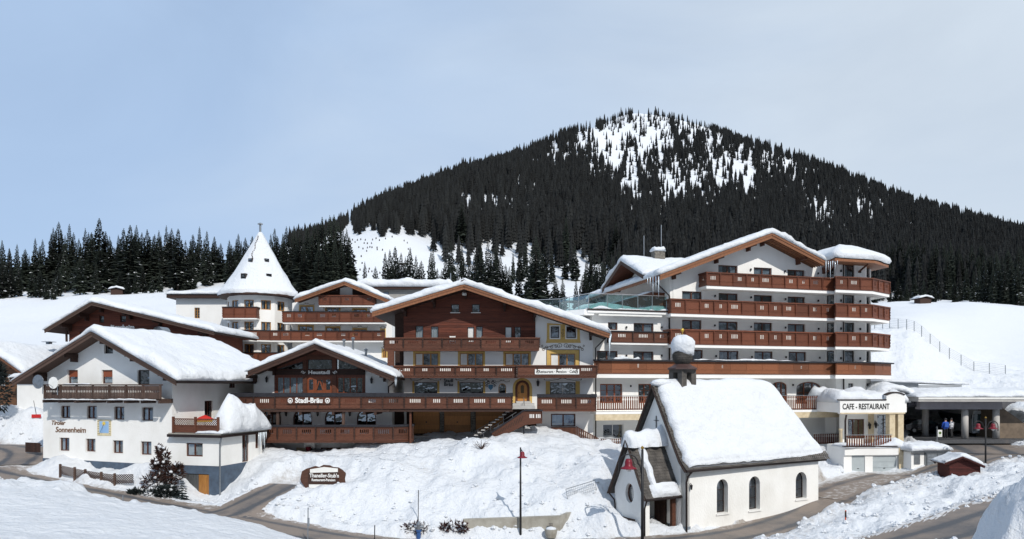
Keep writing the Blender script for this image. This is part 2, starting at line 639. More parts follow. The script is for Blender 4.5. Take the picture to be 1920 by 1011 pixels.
def ribbon(mb, pts, o0, o1, z0, z1):
    """a wall of rectangular section swept along a path in plan, mitred; o0..o1 offsets to the right of travel"""
    n = len(pts)
    P = [Vector((p[0], p[1])) for p in pts]
    rows = []
    for i in range(n):
        d0 = (P[i] - P[i - 1]).normalized() if i else None
        d1 = (P[i + 1] - P[i]).normalized() if i < n - 1 else None
        if d0 is None:
            d0 = d1
        if d1 is None:
            d1 = d0
        n0, n1 = Vector((d0.y, -d0.x)), Vector((d1.y, -d1.x))
        m = (n0 + n1)
        m = m / max(0.3, m.dot(n0))
        rows.append((P[i] + m * o0, P[i] + m * o1))
    vs_, fs = [], []
    for a, b in rows:
        vs_ += [(a.x, a.y, z0), (b.x, b.y, z0), (b.x, b.y, z1), (a.x, a.y, z1)]
    for i in range(n - 1):
        for k in range(4):
            fs.append((4 * i + k, 4 * i + (k + 1) % 4, 4 * i + 4 + (k + 1) % 4, 4 * i + 4 + k))
    fs.append((3, 2, 1, 0))
    e = 4 * (n - 1)
    fs.append((e, e + 1, e + 2, e + 3))
    mb.add(vs_, fs)


def panel_mesh(w, h, m, slots, sw=0.06, carve=True, seed=0):
    """one balcony panel: boards with a group of cut slots between raised rails; x 0..w, y 0 is the face"""
    mb = MB()
    holes = []
    if slots:
        gw = slots * sw * 2.0
        x0 = w / 2 - gw / 2
        za, zb = h * 0.46, h * 0.80
        for k in range(slots):
            a = x0 + k * sw * 2 + sw * .4
            c = a + sw * .6
            holes.append([(a, za), (a + sw * 1.15, za), (a + sw * 1.15, zb - .03), (c, zb), (a, zb - .03)])
    mb.plate([(0, 0), (w, 0), (w, h), (0, h)], holes, 0.03, 0.065)
    mb.box(0, w, -0.004, 0.031, 0.0, h * .16)
    mb.box(0, w, 0.004, 0.031, h * .30, h * .36)
    mb.box(0, w, 0.002, 0.031, h * .87, h * .995)
    mb.box(0, .035, 0.006, 0.0312, h * .36, h * .87)
    mb.box(w - .035, w, 0.006, 0.0312, h * .36, h * .87)
    return mb.mesh('panel', m)


def balcony(par, path, z0, z1, wood, slab=None, cap=None, pw=1.35, slots=(4, 0, 3), wall_y=0.0, slab_t=0.16, posts=True, name='balcony',
            sw=0.05, closed=True, cap_h=0.09, cap_w=0.22, floor=True, lower=0.0):
    """path: plan points of the outer face, travelled left to right as seen from outside"""
    cap = cap or wood
    b = MB()
    ribbon(b, path, -0.09, 0.012, z0 - 0.10, z0 - 0.002)
    part = b.build(name, wood, par)
    c = MB()
    ribbon(c, path, -cap_w / 2 - .04, cap_w / 2 - .02, z1, z1 + cap_h)
    c.build('rail', cap, part)
    if floor:
        poly = [(p[0], p[1]) for p in path]
        pl = [(x, y + .03) for x, y in poly]
        if abs(pl[0][1] - wall_y) > .05:
            pl = [(pl[0][0], wall_y)] + pl
        if abs(pl[-1][1] - wall_y) > .05:
            pl = pl + [(pl[-1][0], wall_y)]
        MB().prism_z(pl, z0 - 0.10 - slab_t, z0 - 0.102).build('slab', slab or wood, part)
    h = z1 - z0
    k = 0
    cache = {}
    pm = None
    for i in range(len(path) - 1):
        A, B_ = Vector((*path[i], 0)), Vector((*path[i + 1], 0))
        L = (B_ - A).length
        if L < .25:
            continue
        n = max(1, round(L / pw))
        w = L / n
        ang = math.atan2(B_.y - A.y, B_.x - A.x)
        for j in range(n):
            s = slots[k % len(slots)]
            k += 1
            s = min(s, int((w - .15) / (sw * 2)))
            key = (round(w, 3), s)
            if key not in cache:
                cache[key] = panel_mesh(w, h - .004, wood, max(0, s), sw)
            q = A + (B_ - A) * (j / n)
            put('panel', cache[key], part, (q.x, q.y, z0), ang)
            if posts and (j or i):
                if pm is None:
                    pb = MB()
                    hh = h - .006
                    for a, b2, d in ((0, .22, .05), (.22, .30, .03), (.30, .45, .06), (.45, .55, .03), (.55, .70, .06), (.70, .78, .03), (.78, 1, .055)):
                        pb.box(-d, d, -d - .012, .02, hh * a + .003, hh * b2 + .002)
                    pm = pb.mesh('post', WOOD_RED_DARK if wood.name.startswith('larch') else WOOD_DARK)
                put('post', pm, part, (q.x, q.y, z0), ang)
    return part


def zline(prof, x):
    return float(np.interp(x, [p[0] for p in prof], [p[1] for p in prof]))


def snow_sheet(par, prof, y0, y1, T, ov=0.16, seed=0, step=0.35, name='roof_snow', lump=0.18, edge=0.45, r=0.7, mtl=None, drift=None, smooth=True):
    """snow lying over a roof whose section is prof (x,z) and which runs from y0 to y1"""
    P = np.array(prof, float)
    seg = np.hypot(np.diff(P[:, 0]), np.diff(P[:, 1]))
    S = np.concatenate([[0], np.cumsum(seg)])
    Lp = S[-1]
    n = max(6, int(Lp / step))
    m = max(5, int((y1 - y0) / step))
    s = np.linspace(-ov, Lp + ov, n + 1)
    bx = np.interp(s, S, P[:, 0])
    bz = np.interp(s, S, P[:, 1])
    d0 = (P[1] - P[0]) / seg[0]
    d1 = (P[-1] - P[-2]) / seg[-1]
    lo, hi = s < 0, s > Lp
    bx[lo] += d0[0] * s[lo]
    bz[lo] += d0[1] * s[lo]
    bx[hi] += d1[0] * (s[hi] - Lp)
    bz[hi] += d1[1] * (s[hi] - Lp)
    tz = bz.copy()
    for _ in range(3):
        tz[1:-1] = (tz[:-2] + 2 * tz[1:-1] + tz[2:]) / 4
    yy = np.linspace(y0 - ov, y1 + ov, m + 1)
    SS, YY = np.meshgrid(s, yy, indexing='ij')
    e1 = np.minimum(SS + ov, Lp + ov - SS)
    e2 = np.minimum(YY - (y0 - ov), (y1 + ov) - YY)

    def ed(d):
        t = np.clip(d / r, 0, 1)
        return edge + (1 - edge) * np.sqrt(np.maximum(0, 1 - (1 - t) ** 2))
    th = T * ed(e1) * ed(e2) * (1 + lump * fbm(SS * .55 + seed * 7.1, YY * .55, 4, seed)) + .02 * fbm(SS * 2.3, YY * 2.3 + seed, 2, seed + 3)
    if drift is not None:
        th = th * drift(SS / Lp, (YY - y0) / (y1 - y0))
    ein = np.minimum(e1, e2)
    th = th * (1 + .34 * np.clip(1 - ein / .8, 0, 1) * fbm(SS * 1.7 + 5, YY * 1.7 + seed * 3, 3, seed + 21))
    th = np.maximum(th, .03)
    wob = .17 * fbm(SS * .8 + 31, YY * .8 + seed, 3, seed + 9)
    edge1 = (e1 < 1e-6)
    TX = np.repeat(bx[:, None], m + 1, 1)
    TZ = np.maximum(np.repeat(tz[:, None], m + 1, 1), np.repeat(bz[:, None], m + 1, 1)) + th
    TY = YY.copy()
    TY[:, 0] += wob[:, 0]
    TX[0, :] += wob[0, :]
    TX[-1, :] += wob[-1, :]
    BZ = np.repeat(bz[:, None], m + 1, 1) + .012
    N = (n + 1) * (m + 1)
    idx = np.arange(N).reshape(n + 1, m + 1)
    V = np.concatenate([np.stack([TX, TY, TZ], -1).reshape(-1, 3), np.stack([np.repeat(bx[:, None], m + 1, 1), YY, BZ], -1).reshape(-1, 3)])
    q = np.stack([idx[:-1, :-1], idx[1:, :-1], idx[1:, 1:], idx[:-1, 1:]], -1).reshape(-1, 4)
    fs = [tuple(a) for a in q.tolist()] + [tuple(reversed([i + N for i in a])) for a in q.tolist()]
    per = list(idx[:, 0]) + list(idx[-1, 1:]) + list(idx[::-1, -1][1:]) + list(idx[0, ::-1][1:-1])
    for a, b in zip(per, per[1:] + per[:1]):
        fs.append((int(a), int(a) + N, int(b) + N, int(b)))
    mb = MB()
    mb.v = [tuple(v) for v in V.tolist()]
    mb.f = fs
    return mb.build(name, mtl or SNOW, par, smooth=smooth)


def gable_roof(B, prof, y0, y1, wood, T=0.24, fascia=None, fh=0.34, purlins=(), beam=None, snow=0.55, seed=0, snow_kw=None, rafters=0, ridge_cap=False):
    """prof: left eave, ridge, right eave of the top surface"""
    mb = MB()
    lo = [(x, z - T) for x, z in prof]
    mb.prism_y(list(prof) + lo[::-1], y0, y1)
    roof = mb.build('roof', wood, B.root)
    fascia = fascia or wood
    for a, b in zip(prof[:-1], prof[1:]):
        f = MB()
        d = Vector((b[0] - a[0], b[1] - a[1])).normalized()
        f.prism_y([(a[0], a[1] + .02), (b[0], b[1] + .02), (b[0], b[1] - fh), (a[0], a[1] - fh)], y0 - .05, y0 - .003)
        f.prism_y([(a[0], a[1] + .05), (b[0], b[1] + .05), (b[0], b[1] - fh * .45), (a[0], a[1] - fh * .45)], y0 - .10, y0 - .052)
        f.build('verge_board', fascia, roof)
    for x in purlins:
        z = zline(prof, x) - T
        p = MB()
        p.box(x - .11, x + .11, y0 + .25, .2, z - .30, z - .004)
        p.prism_y([(x - .08, z - .62), (x + .08, z - .62), (x + .08, z - .305), (x - .08, z - .305)], -.55, .02)
        p.build('purlin', beam or wood, roof)
    if rafters:
        for i, (a, b) in enumerate(zip(prof[:-1], prof[1:])):
            for k in range(rafters):
                yy = y0 + .35 + (0 - y0 - .5) * k / max(1, rafters - 1)
                MB().prism_y([(a[0], a[1] - T - .003), (b[0], b[1] - T - .003), (b[0], b[1] - T - .14), (a[0], a[1] - T - .14)], yy, yy + .1).build('rafter', wood, roof)
    if snow:
        kw = dict(seed=seed)
        kw.update(snow_kw or {})
        snow_sheet(B.root, prof, y0, y1, snow, **kw)
    return roof


def lettering(par, s, size, p, m, align='LEFT', bold=0.0, shear=0.0, ext=0.012, sx=1.0, name='lettering', rz=0.0):
    cu = bpy.data.curves.new(name, 'FONT')
    cu.body = s
    cu.size = size
    cu.align_x = align
    cu.align_y = 'CENTER'
    cu.extrude = ext
    cu.offset = bold
    cu.shear = shear
    cu.resolution_u = 3
    cu.materials.append(m)
    tmp = bpy.data.objects.new(name, cu)
    me = bpy.data.meshes.new_from_object(tmp)
    me.name = name
    bpy.data.objects.remove(tmp)
    o = bpy.data.objects.new(name, me)
    COL.objects.link(o)
    o.parent = par
    o.location = p
    o.rotation_euler = (R(90), 0, rz)
    o.scale = (sx, 1, 1)
    return o


def icicles(par, pts, rmax=0.07, seed=0):
    rr = random.Random(seed)
    mb = MB()
    for (x, y, z, l) in pts:
        mb.tube([(x, y, z), (x + rr.uniform(-.02, .02), y, z - l * .5), (x, y, z - l)], [rmax * rr.uniform(.7, 1.1), rmax * .5, .008], 6)
    return mb.build('icicles', ICE, par, smooth=True)


def facade(par, outer, holes, y, depth, m, name='wall'):
    return MB().plate(outer, holes, y, y + depth).build(name, m, par)


def wall_lamp(par, p, scale=1.0):
    x, y, z = p
    mb = MB()
    s = scale
    mb.lathe([(.02 * s, .34 * s), (.13 * s, .22 * s), (.10 * s, .2 * s), (.07 * s, -.05 * s), (.03 * s, -.1 * s)], (x, y - .2 * s, z), 6)
    mb.tube([(x, y + .02, z + .1 * s), (x, y - .1 * s, z + .42 * s), (x, y - .2 * s, z + .34 * s)], .02 * s, 5)
    return mb.build('wall_lantern', BLACK, par)


def spot(par, p):
    x, y, z = p
    MB().lathe([(.075, -.09), (.085, 0), (.075, .09)], (x, y - .09, z), 8).build('wall_spotlight', BLACK, par)


def downpipe(par, pts, r=.055, m=None, name='downpipe'):
    return MB().tube(pts, r, 7).build(name, m or GUTTER, par, smooth=True)


def scroll(mb, pts, w, y, t=.015):
    """a painted band following a path on the wall"""
    for a, b in zip(pts[:-1], pts[1:]):
        d = Vector((b[0] - a[0], b[1] - a[1]))
        if d.length < 1e-5:
            continue
        n = Vector((-d.y, d.x)).normalized() * w / 2
        mb.add([(a[0] - n.x, y - t, a[1] - n.y), (b[0] - n.x, y - t, b[1] - n.y), (b[0] + n.x, y - t, b[1] + n.y), (a[0] + n.x, y - t, a[1] + n.y)], [(0, 1, 2, 3)])


def spiral(cx, cz, r, turns, a0, sgn=1, n=18):
    return [(cx + r * (1 - .8 * k / n) * math.cos(a0 + sgn * turns * 2 * math.pi * k / n), cz + r * (1 - .8 * k / n) * math.sin(a0 + sgn * turns * 2 * math.pi * k / n)) for k in range(n + 1)]


def cornice(par, x0, x1, z, y, m=None, s=1.0):
    """a painted scroll pediment above a window"""
    mb = MB()
    c = (x0 + x1) / 2
    w = x1 - x0
    scroll(mb, [(x0 - .12, z + .05), (x0 + w * .18, z + .02), (c - .42 * s, z + .10 * s), (c - .25 * s, z + .2 * s), (c, z + .24 * s),
                (c + .25 * s, z + .2 * s), (c + .42 * s, z + .10 * s), (x1 - w * .18, z + .02), (x1 + .12, z + .05)], .05 * s, y)
    scroll(mb, spiral(c - .2 * s, z + .24 * s, .12 * s, 1.1, 0), .035 * s, y)
    scroll(mb, spiral(c + .2 * s, z + .24 * s, .12 * s, 1.1, math.pi, -1), .035 * s, y)
    scroll(mb, [(x0 - .12, z + .05), (x0 - .13, z + .16)], .06 * s, y)
    scroll(mb, [(x1 + .12, z + .05), (x1 + .13, z + .16)], .06 * s, y)
    return mb.build('painted_pediment', m or PAINT_BROWN, par)


def surround(par, r, y, w=.14, m=None, bottom=False):
    x0, x1, z0, z1 = r
    t = .012
    mb = MB()
    mb.plate([(x0 - w, z0 if not bottom else z0 - w), (x1 + w, z0 if not bottom else z0 - w), (x1 + w, z1 + w), (x0 - w, z1 + w)],
             [rect_loop(x0, x1, z0 + (.001 if not bottom else 0), z1)], y - t, y - .001)
    return mb.build('painted_surround', m or OCHRE, par)

# ------------------------------------------------------------------ terrain
CTRL = [  # seen spot (x, y) and its distance
    # snow field in front, left
    (-500, 900, 42), (-500, 1000, 26), (0, 909, 40), (0, 1011, 25), (0, 958, 32), (100, 920, 40), (200, 937, 39.5), (200, 1011, 27), (300, 953, 39), (400, 970, 38.5),
    (400, 1011, 31), (500, 989, 38.5), (600, 1022, 38), (600, 1060, 30), (300, 1090, 20), (800, 1048, 35), (1000, 1050, 35), (900, 1200, 18), (0, 1200, 12), (900, 1500, 9), (1500, 1300, 12), (1900, 1300, 10),
    # around the left guesthouse
    (81, 862, 53.2), (40, 868, 54), (-100, 850, 56), (150, 884, 50.5), (250, 888, 49.5), (120, 890, 49.5), (230, 914, 47.6), (300, 925, 47.5), (350, 945, 47.2), (390, 944, 48.4),
    (0, 830, 58), (-100, 815, 60), (40, 812, 60), (40, 788, 64), (-100, 780, 66), (0, 765, 68), (75, 775, 66), (-400, 800, 60),
    (300, 760, 70), (450, 770, 66), (200, 770, 68),
    (480, 832, 57), (455, 868, 52.5), (430, 930, 48.2), (560, 872, 51), (480, 895, 50), (520, 862, 53.5), (470, 930, 47.6), (520, 905, 48.2), (440, 850, 56), (540, 850, 55),
    # snow mound below the inn
    (520, 960, 44.8), (600, 978, 44), (560, 930, 46.6), (700, 992, 43.3), (870, 992, 43.2), (600, 905, 47.6), (640, 850, 56.5), (560, 848, 57.2), (650, 880, 50), (700, 920, 46.4),
    (700, 862, 51), (780, 905, 47.3), (800, 852, 52), (760, 834, 56.8), (840, 824, 58.6), (700, 840, 57.5), (890, 828, 53), (900, 905, 47.3), (930, 824, 54.5), (1000, 812, 55.5), (1000, 875, 49.5), (1000, 942, 44.6),
    (1060, 822, 55.5), (1100, 845, 53), (1140, 858, 52), (1100, 905, 47.6), (1150, 880, 50), (1120, 930, 45.6), (1060, 950, 44.3), (880, 955, 44.2), (800, 960, 44.3), (880, 1008, 42.2), (920, 1009, 42.2), (960, 1009, 42.2), (1000, 1009, 42.2), (1045, 1008, 42.2), (1000, 962, 43.4), (940, 966, 43.4),
    (1165, 905, 49.5), (1150, 985, 42.9), (1170, 950, 46), (1130, 835, 58), (1200, 850, 58), (920, 790, 62), (700, 800, 64), (1050, 800, 62), (1000, 780, 66), (600, 790, 66),
    # chapel
    (1285, 1006, 43), (1200, 1003, 42.2), (1400, 980, 46), (1535, 958, 49.4), (1350, 900, 53), (1500, 905, 54), (1250, 900, 52), (1180, 960, 45),
    # cafe, garages and the yard
    (1560, 905, 52), (1640, 893, 57), (1700, 890, 57.5), (1780, 882, 58.5), (1800, 850, 61), (1830, 842, 62), (1600, 850, 62), (1500, 850, 62), (1400, 850, 64), (1750, 829, 66), (1850, 829, 66), (1930, 822, 67), (1700, 829, 66), (1750, 805, 78), (1850, 805, 78),
    (1890, 790, 72), (1960, 800, 68), (1960, 760, 74), (2100, 780, 70), (1920, 735, 82), (1700, 740, 90),
    # bank between the drive and the lower road
    (1300, 1040, 36.5), (1420, 1016, 38.2), (1480, 1000, 39.4), (1583, 953, 43.4), (1650, 929, 45.8), (1709, 907, 47.7), (1780, 899, 48.7), (1838, 885, 50), (1915, 873, 52), (2050, 850, 55),
    (1600, 1000, 38), (1700, 975, 39.5), (1800, 945, 41.5), (1900, 915, 43.5), (2050, 880, 48), (1700, 1040, 32), (1850, 1010, 31), (1960, 960, 32), (2200, 900, 40), (1900, 1060, 22), (2200, 1000, 24),
]


def xyz(c):
    return PX(c[0], c[2]), c[2], PZ(c[1], c[2])


CP = np.array([xyz(c) for c in CTRL])


def rbf_fit(P, c=2.0, lam=0.12):
    d = np.sqrt(((P[:, None, :2] - P[None, :, :2]) ** 2).sum(-1) + c * c)
    n = len(P)
    A = np.zeros((n + 3, n + 3))
    A[:n, :n] = -d + lam * np.eye(n)
    Q = np.c_[np.ones(n), P[:, :2]]
    A[:n, n:] = Q
    A[n:, :n] = Q.T
    return np.linalg.solve(A, np.r_[P[:, 2], 0, 0, 0])


RW = rbf_fit(CP)


def near_h(x, y):
    x = np.asarray(x, float)
    y = np.asarray(y, float)
    out = RW[-3] + RW[-2] * x + RW[-1] * y
    for w, p in zip(RW[:-3], CP):
        out = out - w * np.sqrt((x - p[0]) ** 2 + (y - p[1]) ** 2 + 4.0)
    return out


FPXK = [-1500, -600, 0, 300, 430, 560, 640, 720, 800, 900, 1000, 1100, 1190, 1280, 1400, 1500, 1600, 1700, 1800, 1920, 2200, 2800, 3500]
FYK = [70, 95, 160, 260, 340, 420, 700, 1000, 1300, 1700, 2300]
FTAB = np.array([
    [715, 700, 660, 620, 605, 600, 605, 608, 610, 612, 640],
    [715, 695, 655, 602, 588, 590, 600, 605, 608, 610, 640],
    [712, 690, 635, 556, 545, 552, 570, 580, 590, 600, 640],
    [712, 690, 630, 546, 530, 535, 560, 575, 585, 595, 640],
    [712, 690, 625, 540, 515, 505, 520, 550, 570, 580, 630],
    [712, 690, 620, 545, 495, 458, 452, 480, 520, 550, 610],
    [712, 690, 620, 550, 500, 452, 425, 440, 480, 520, 590],
    [712, 690, 620, 560, 500, 428, 384, 384, 420, 460, 560],
    [712, 690, 620, 570, 515, 455, 378, 352, 380, 420, 540],
    [712, 690, 620, 570, 520, 465, 372, 318, 322, 360, 500],
    [712, 690, 620, 570, 525, 475, 382, 312, 282, 306, 460],
    [712, 690, 620, 572, 530, 480, 387, 312, 242, 250, 430],
    [712, 690, 620, 575, 532, 485, 392, 318, 252, 212, 420],
    [712, 690, 620, 575, 535, 488, 397, 326, 258, 226, 420],
    [712, 690, 620, 578, 538, 495, 407, 337, 272, 268, 430],
    [715, 660, 618, 580, 540, 500, 421, 356, 302, 312, 450],
    [708, 622, 606, 580, 548, 515, 441, 377, 338, 352, 480],
    [712, 622, 600, 568, 553, 530, 461, 397, 377, 397, 500],
    [722, 688, 628, 565, 562, 545, 481, 417, 406, 430, 520],
    [725, 712, 645, 575, 572, 560, 501, 444, 441, 470, 540],
    [725, 708, 650, 595, 588, 580, 540, 510, 520, 540, 600],
    [725, 708, 655, 615, 605, 600, 590, 580, 585, 590, 640],
    [725, 708, 655, 620, 610, 605, 600, 600, 605, 610, 640],
], float)


def smooth_interp(xk, t, x):
    """monotone cubic (Fritsch-Carlson) along the last axis of t"""
    xk = np.asarray(xk, float)
    h = np.diff(xk)
    d = np.diff(t, axis=-1) / h
    m = np.zeros_like(t)
    m[..., 1:-1] = np.where(d[..., :-1] * d[..., 1:] > 0, 2 * d[..., :-1] * d[..., 1:] / np.where(d[..., :-1] + d[..., 1:] == 0, 1, d[..., :-1] + d[..., 1:]), 0)
    m[..., 0], m[..., -1] = d[..., 0], d[..., -1]
    i = np.clip(np.searchsorted(xk, x) - 1, 0, len(xk) - 2)
    hh = h[i]
    s = np.clip((x - xk[i]) / hh, 0, 1)
    t0 = np.take(t, i, -1)
    t1 = np.take(t, i + 1, -1)
    return (2 * s ** 3 - 3 * s ** 2 + 1) * t0 + (s ** 3 - 2 * s ** 2 + s) * hh * np.take(m, i, -1) + (-2 * s ** 3 + 3 * s ** 2) * t1 + (s ** 3 - s ** 2) * hh * np.take(m, i + 1, -1)


GPX = np.arange(-1500, 3501, 10.0)
GLY = np.linspace(math.log(70), math.log(2300), 260)
_t = smooth_interp(np.log(FYK), FTAB, GLY)          # knots x GLY
_g = smooth_interp(FPXK, _t.T.copy(), GPX).T         # GPX x GLY
_k = np.array([1, 4, 6, 4, 1]) / 16.0
for _ in range(2):
    _p = np.pad(_g, ((2, 2), (0, 0)), 'edge')
    _g = sum(_k[q] * _p[q:q + _g.shape[0]] for q in range(5))


def far_h(x, y):
    x = np.asarray(x, float)
    y = np.maximum(np.asarray(y, float), 1)
    px = np.clip(x / y * FPX + CX, -1500, 3500)
    ly = np.clip(np.log(y), GLY[0], GLY[-1])
    u = (px - GPX[0]) / 10.0
    v = (ly - GLY[0]) / (GLY[1] - GLY[0])
    i = np.clip(u.astype(int), 0, len(GPX) - 2)
    j = np.clip(v.astype(int), 0, len(GLY) - 2)
    a, b = u - i, v - j
    g = _g[i, j] * (1 - a) * (1 - b) + _g[i + 1, j] * a * (1 - b) + _g[i, j + 1] * (1 - a) * b + _g[i + 1, j + 1] * a * b
    return EZ - (g - HY) / FPX * y


# roads: centre line (seen spot, distance), half width
ROADS = {
    'road': ([(-400, 850, 55), (-150, 868, 52), (0, 893, 48.6), (150, 922, 45.9), (300, 952, 44.0), (420, 972, 42.8), (520, 991, 41.5), (640, 1013, 40.4), (800, 1030, 39.8), (1000, 1030, 39.7), (1150, 1022, 40.2),
              (1290, 1016, 40.4), (1400, 1000, 42.6), (1500, 968, 46.4), (1580, 930, 50.6), (1660, 905, 53.2), (1760, 880, 55.4), (1850, 858, 57.6), (1960, 838, 60), (2150, 810, 64)], 1.75),
    'driveway': ([(395, 968, 43.0), (430, 960, 43.8), (460, 947, 45.1), (500, 926, 47.2), (535, 908, 49)], 1.25),
    'lower_road': ([(1250, 1040, 38.4), (1420, 1055, 35), (1600, 1040, 33.5), (1740, 1010, 33.6), (1850, 977, 34.6), (1950, 938, 37), (2100, 900, 40.5), (2300, 870, 44)], 1.5),
    'side_street': ([(-300, 835, 57.5), (-80, 836, 57.6), (20, 836, 57), (60, 850, 55), (20, 872, 51.6)], 1.6),
    'yard': ([(1552, 935, 49.5), (1600, 912, 52.6), (1680, 893, 55.3)], 3.0),
    'carport_drive': ([(1860, 852, 58.6), (1830, 838, 62.2), (1790, 829, 66.5), (1780, 820, 71)], 3.4),
}
ROADW = {}
for k_, (pts_, hw_) in ROADS.items():
    P_ = np.array([xyz(c) for c in pts_])
    s_ = np.r_[0, np.cumsum(np.hypot(np.diff(P_[:, 0]), np.diff(P_[:, 1])))]
    q_ = np.linspace(0, s_[-1], max(8, int(s_[-1] / 0.35)))
    W_ = np.stack([np.interp(q_, s_, P_[:, a]) for a in range(3)], 1)
    for _ in range(40):
        W_[1:-1] = (W_[:-2] + 2 * W_[1:-1] + W_[2:]) / 4
    ROADW[k_] = (W_, hw_)


def road_field(x, y):
    """distance beyond the nearest road edge and that road's height"""
    shp = np.shape(x)
    x = np.ravel(np.asarray(x, float))
    y = np.ravel(np.asarray(y, float))
    best = np.full(x.shape, 99.0)
    zb = np.zeros(x.shape)
    sel = np.nonzero((y > 24) & (y < 80))[0]
    xs, ys = x[sel], y[sel]
    dk, zk = [], []
    for W, hw in ROADW.values():
        d2 = np.full(xs.shape, 1e9)
        zz = np.zeros(xs.shape)
        for p in W:
            d = (xs - p[0]) ** 2 + (ys - p[1]) ** 2
            m = d < d2
            d2[m] = d[m]
            zz[m] = p[2]
        dk.append(np.sqrt(d2) - hw)
        zk.append(zz)
    if len(sel):
        dk, zk = np.array(dk), np.array(zk)
        bs_ = dk.min(0)
        w = np.exp(-1.6 * (dk - bs_))
        best[sel] = np.minimum(bs_, 99.0)
        zb[sel] = (zk * w).sum(0) / w.sum(0)
    return best.reshape(shp), zb.reshape(shp)


BUMPS = [  # loose heaps: seen spot of the top, distance, radius across, radius along, height
    (1925, 960, 14.5, 1.0, 1.3, 1.75), (1868, 980, 13.6, 0.55, 0.7, .95), (1790, 1010, 15.5, 0.75, 0.7, .75), (1745, 1010, 15.2, .4, .5, .4), (606, 915, 46.8, 2.2, .9, .3), (1330, 985, 43.8, 1.2, .7, .75), (1400, 975, 45.3, 1.3, .8, .9), (1460, 965, 46.8, 1.3, .8, .8), (1520, 955, 48.4, 1.0, .8, .8), (1545, 950, 50, 1.2, 1.2, .6), (1990, 950, 14, 1.2, 1.2, 1.4),
    (1588, 893, 54.6, 1.9, 1.2, 1.25), (1555, 900, 54.0, 1.2, 1.2, .9), (1715, 888, 57.0, 1.5, .9, 1.0), (1770, 880, 58.6, .9, .7, .45), (1800, 858, 61.0, 1.8, 1.6, 1.15), (1826, 853, 61.2, 1.2, 1.2, .7),
    (270, 892, 49.6, 1.6, 1.0, 1.15), (300, 905, 48.8, .9, .8, .8),
    (20, 800, 61, 4.0, 1.4, .9), (-20, 790, 64, 4.0, 2, 1.0), (70, 800, 61.5, 1.4, 1.2, .8),
    (470, 835, 56, 1.6, 1.6, .6), (690, 838, 55.6, 2.2, .9, .75), (640, 852, 54.5, 1.4, .9, .5), (960, 815, 55.0, 1.6, 1.0, .35), (740, 850, 54.6, 1.2, .7, .35),
    (1120, 940, 47.5, 1.6, 1.4, .5), (1130, 880, 50.0, 1.4, 1.6, .5), (900, 840, 52.5, 2.2, 1.2, .3), (560, 935, 46.9, 1.2, 1.0, -.25),
]
HOUSE_FLAT = []


def ground_h(x, y, detail=True):
    x = np.asarray(x, float)
    y = np.asarray(y, float)
    w = sstep(68, 96, y)
    z = near_h(x, np.minimum(y, 100)) * (1 - w) + far_h(x, y) * w
    for (px, py, Y, rx, ry, h) in BUMPS:
        X0 = PX(px, Y)
        z = z + h * np.exp(-(((x - X0) / rx) ** 2 + ((y - Y) / ry) ** 2) ** 1.4)
    far = sstep(90, 200, y)
    if detail:
        px = x / np.maximum(y, 1) * FPX + CX
        flatfield = 1 - .75 * sstep(700, 500, px) * sstep(41, 39, y)
        rough = .34 * fbm(x * .33, y * .33, 3, 5) * flatfield + .11 * flatfield * fbm(x * 1.0 + 9, y * 1.0, 4, 8, .58) + .12 * flatfield * (1 - np.abs(fbm(x * .9, y * 1.4, 2, 14))) + .045 * flatfield * fbm(x * 2.7, y * 2.7, 3, 17, .6)
    else:
        rough = .34 * fbm(x * .33, y * .33, 3, 5)
    if detail:
        rough = rough + .13 * fbm(x * 2.1, y * 2.1, 4, 27, .55) * sstep(24, 18, y) * sstep(1500, 1700, px)
    near = 1 - far
    d, zr = road_field(x, y) if detail else (np.full(np.shape(x), 99.0), 0)
    edge = d + .35 * fbm(x * .9, y * .9, 3, 21) + .1
    on = 1 - sstep(-.05, 1.1, edge)
    z = z + rough * near * (1 - on) + far * (.9 * fbm(x * .03, y * .03, 4, 31)) * sstep(90, 300, y)
    berm = .35 * np.exp(-((edge - .95) / .55) ** 2) * near
    z = np.where(edge < 1.9, np.maximum(z, zr + .03 - .25 * sstep(.9, 1.9, edge)), z) if detail else z
    pxx = x / np.maximum(y, 1) * FPX + CX
    berm = berm * (1 - sstep(840, 870, pxx) * sstep(1110, 1080, pxx))
    z = (z + berm * (y > 41.5) * sstep(430, 560, x / np.maximum(y, 1) * FPX + CX)) * (1 - on) + (zr - .07) * on
    return z


def far_detail(x, y):
    return ground_h(x, y, False)


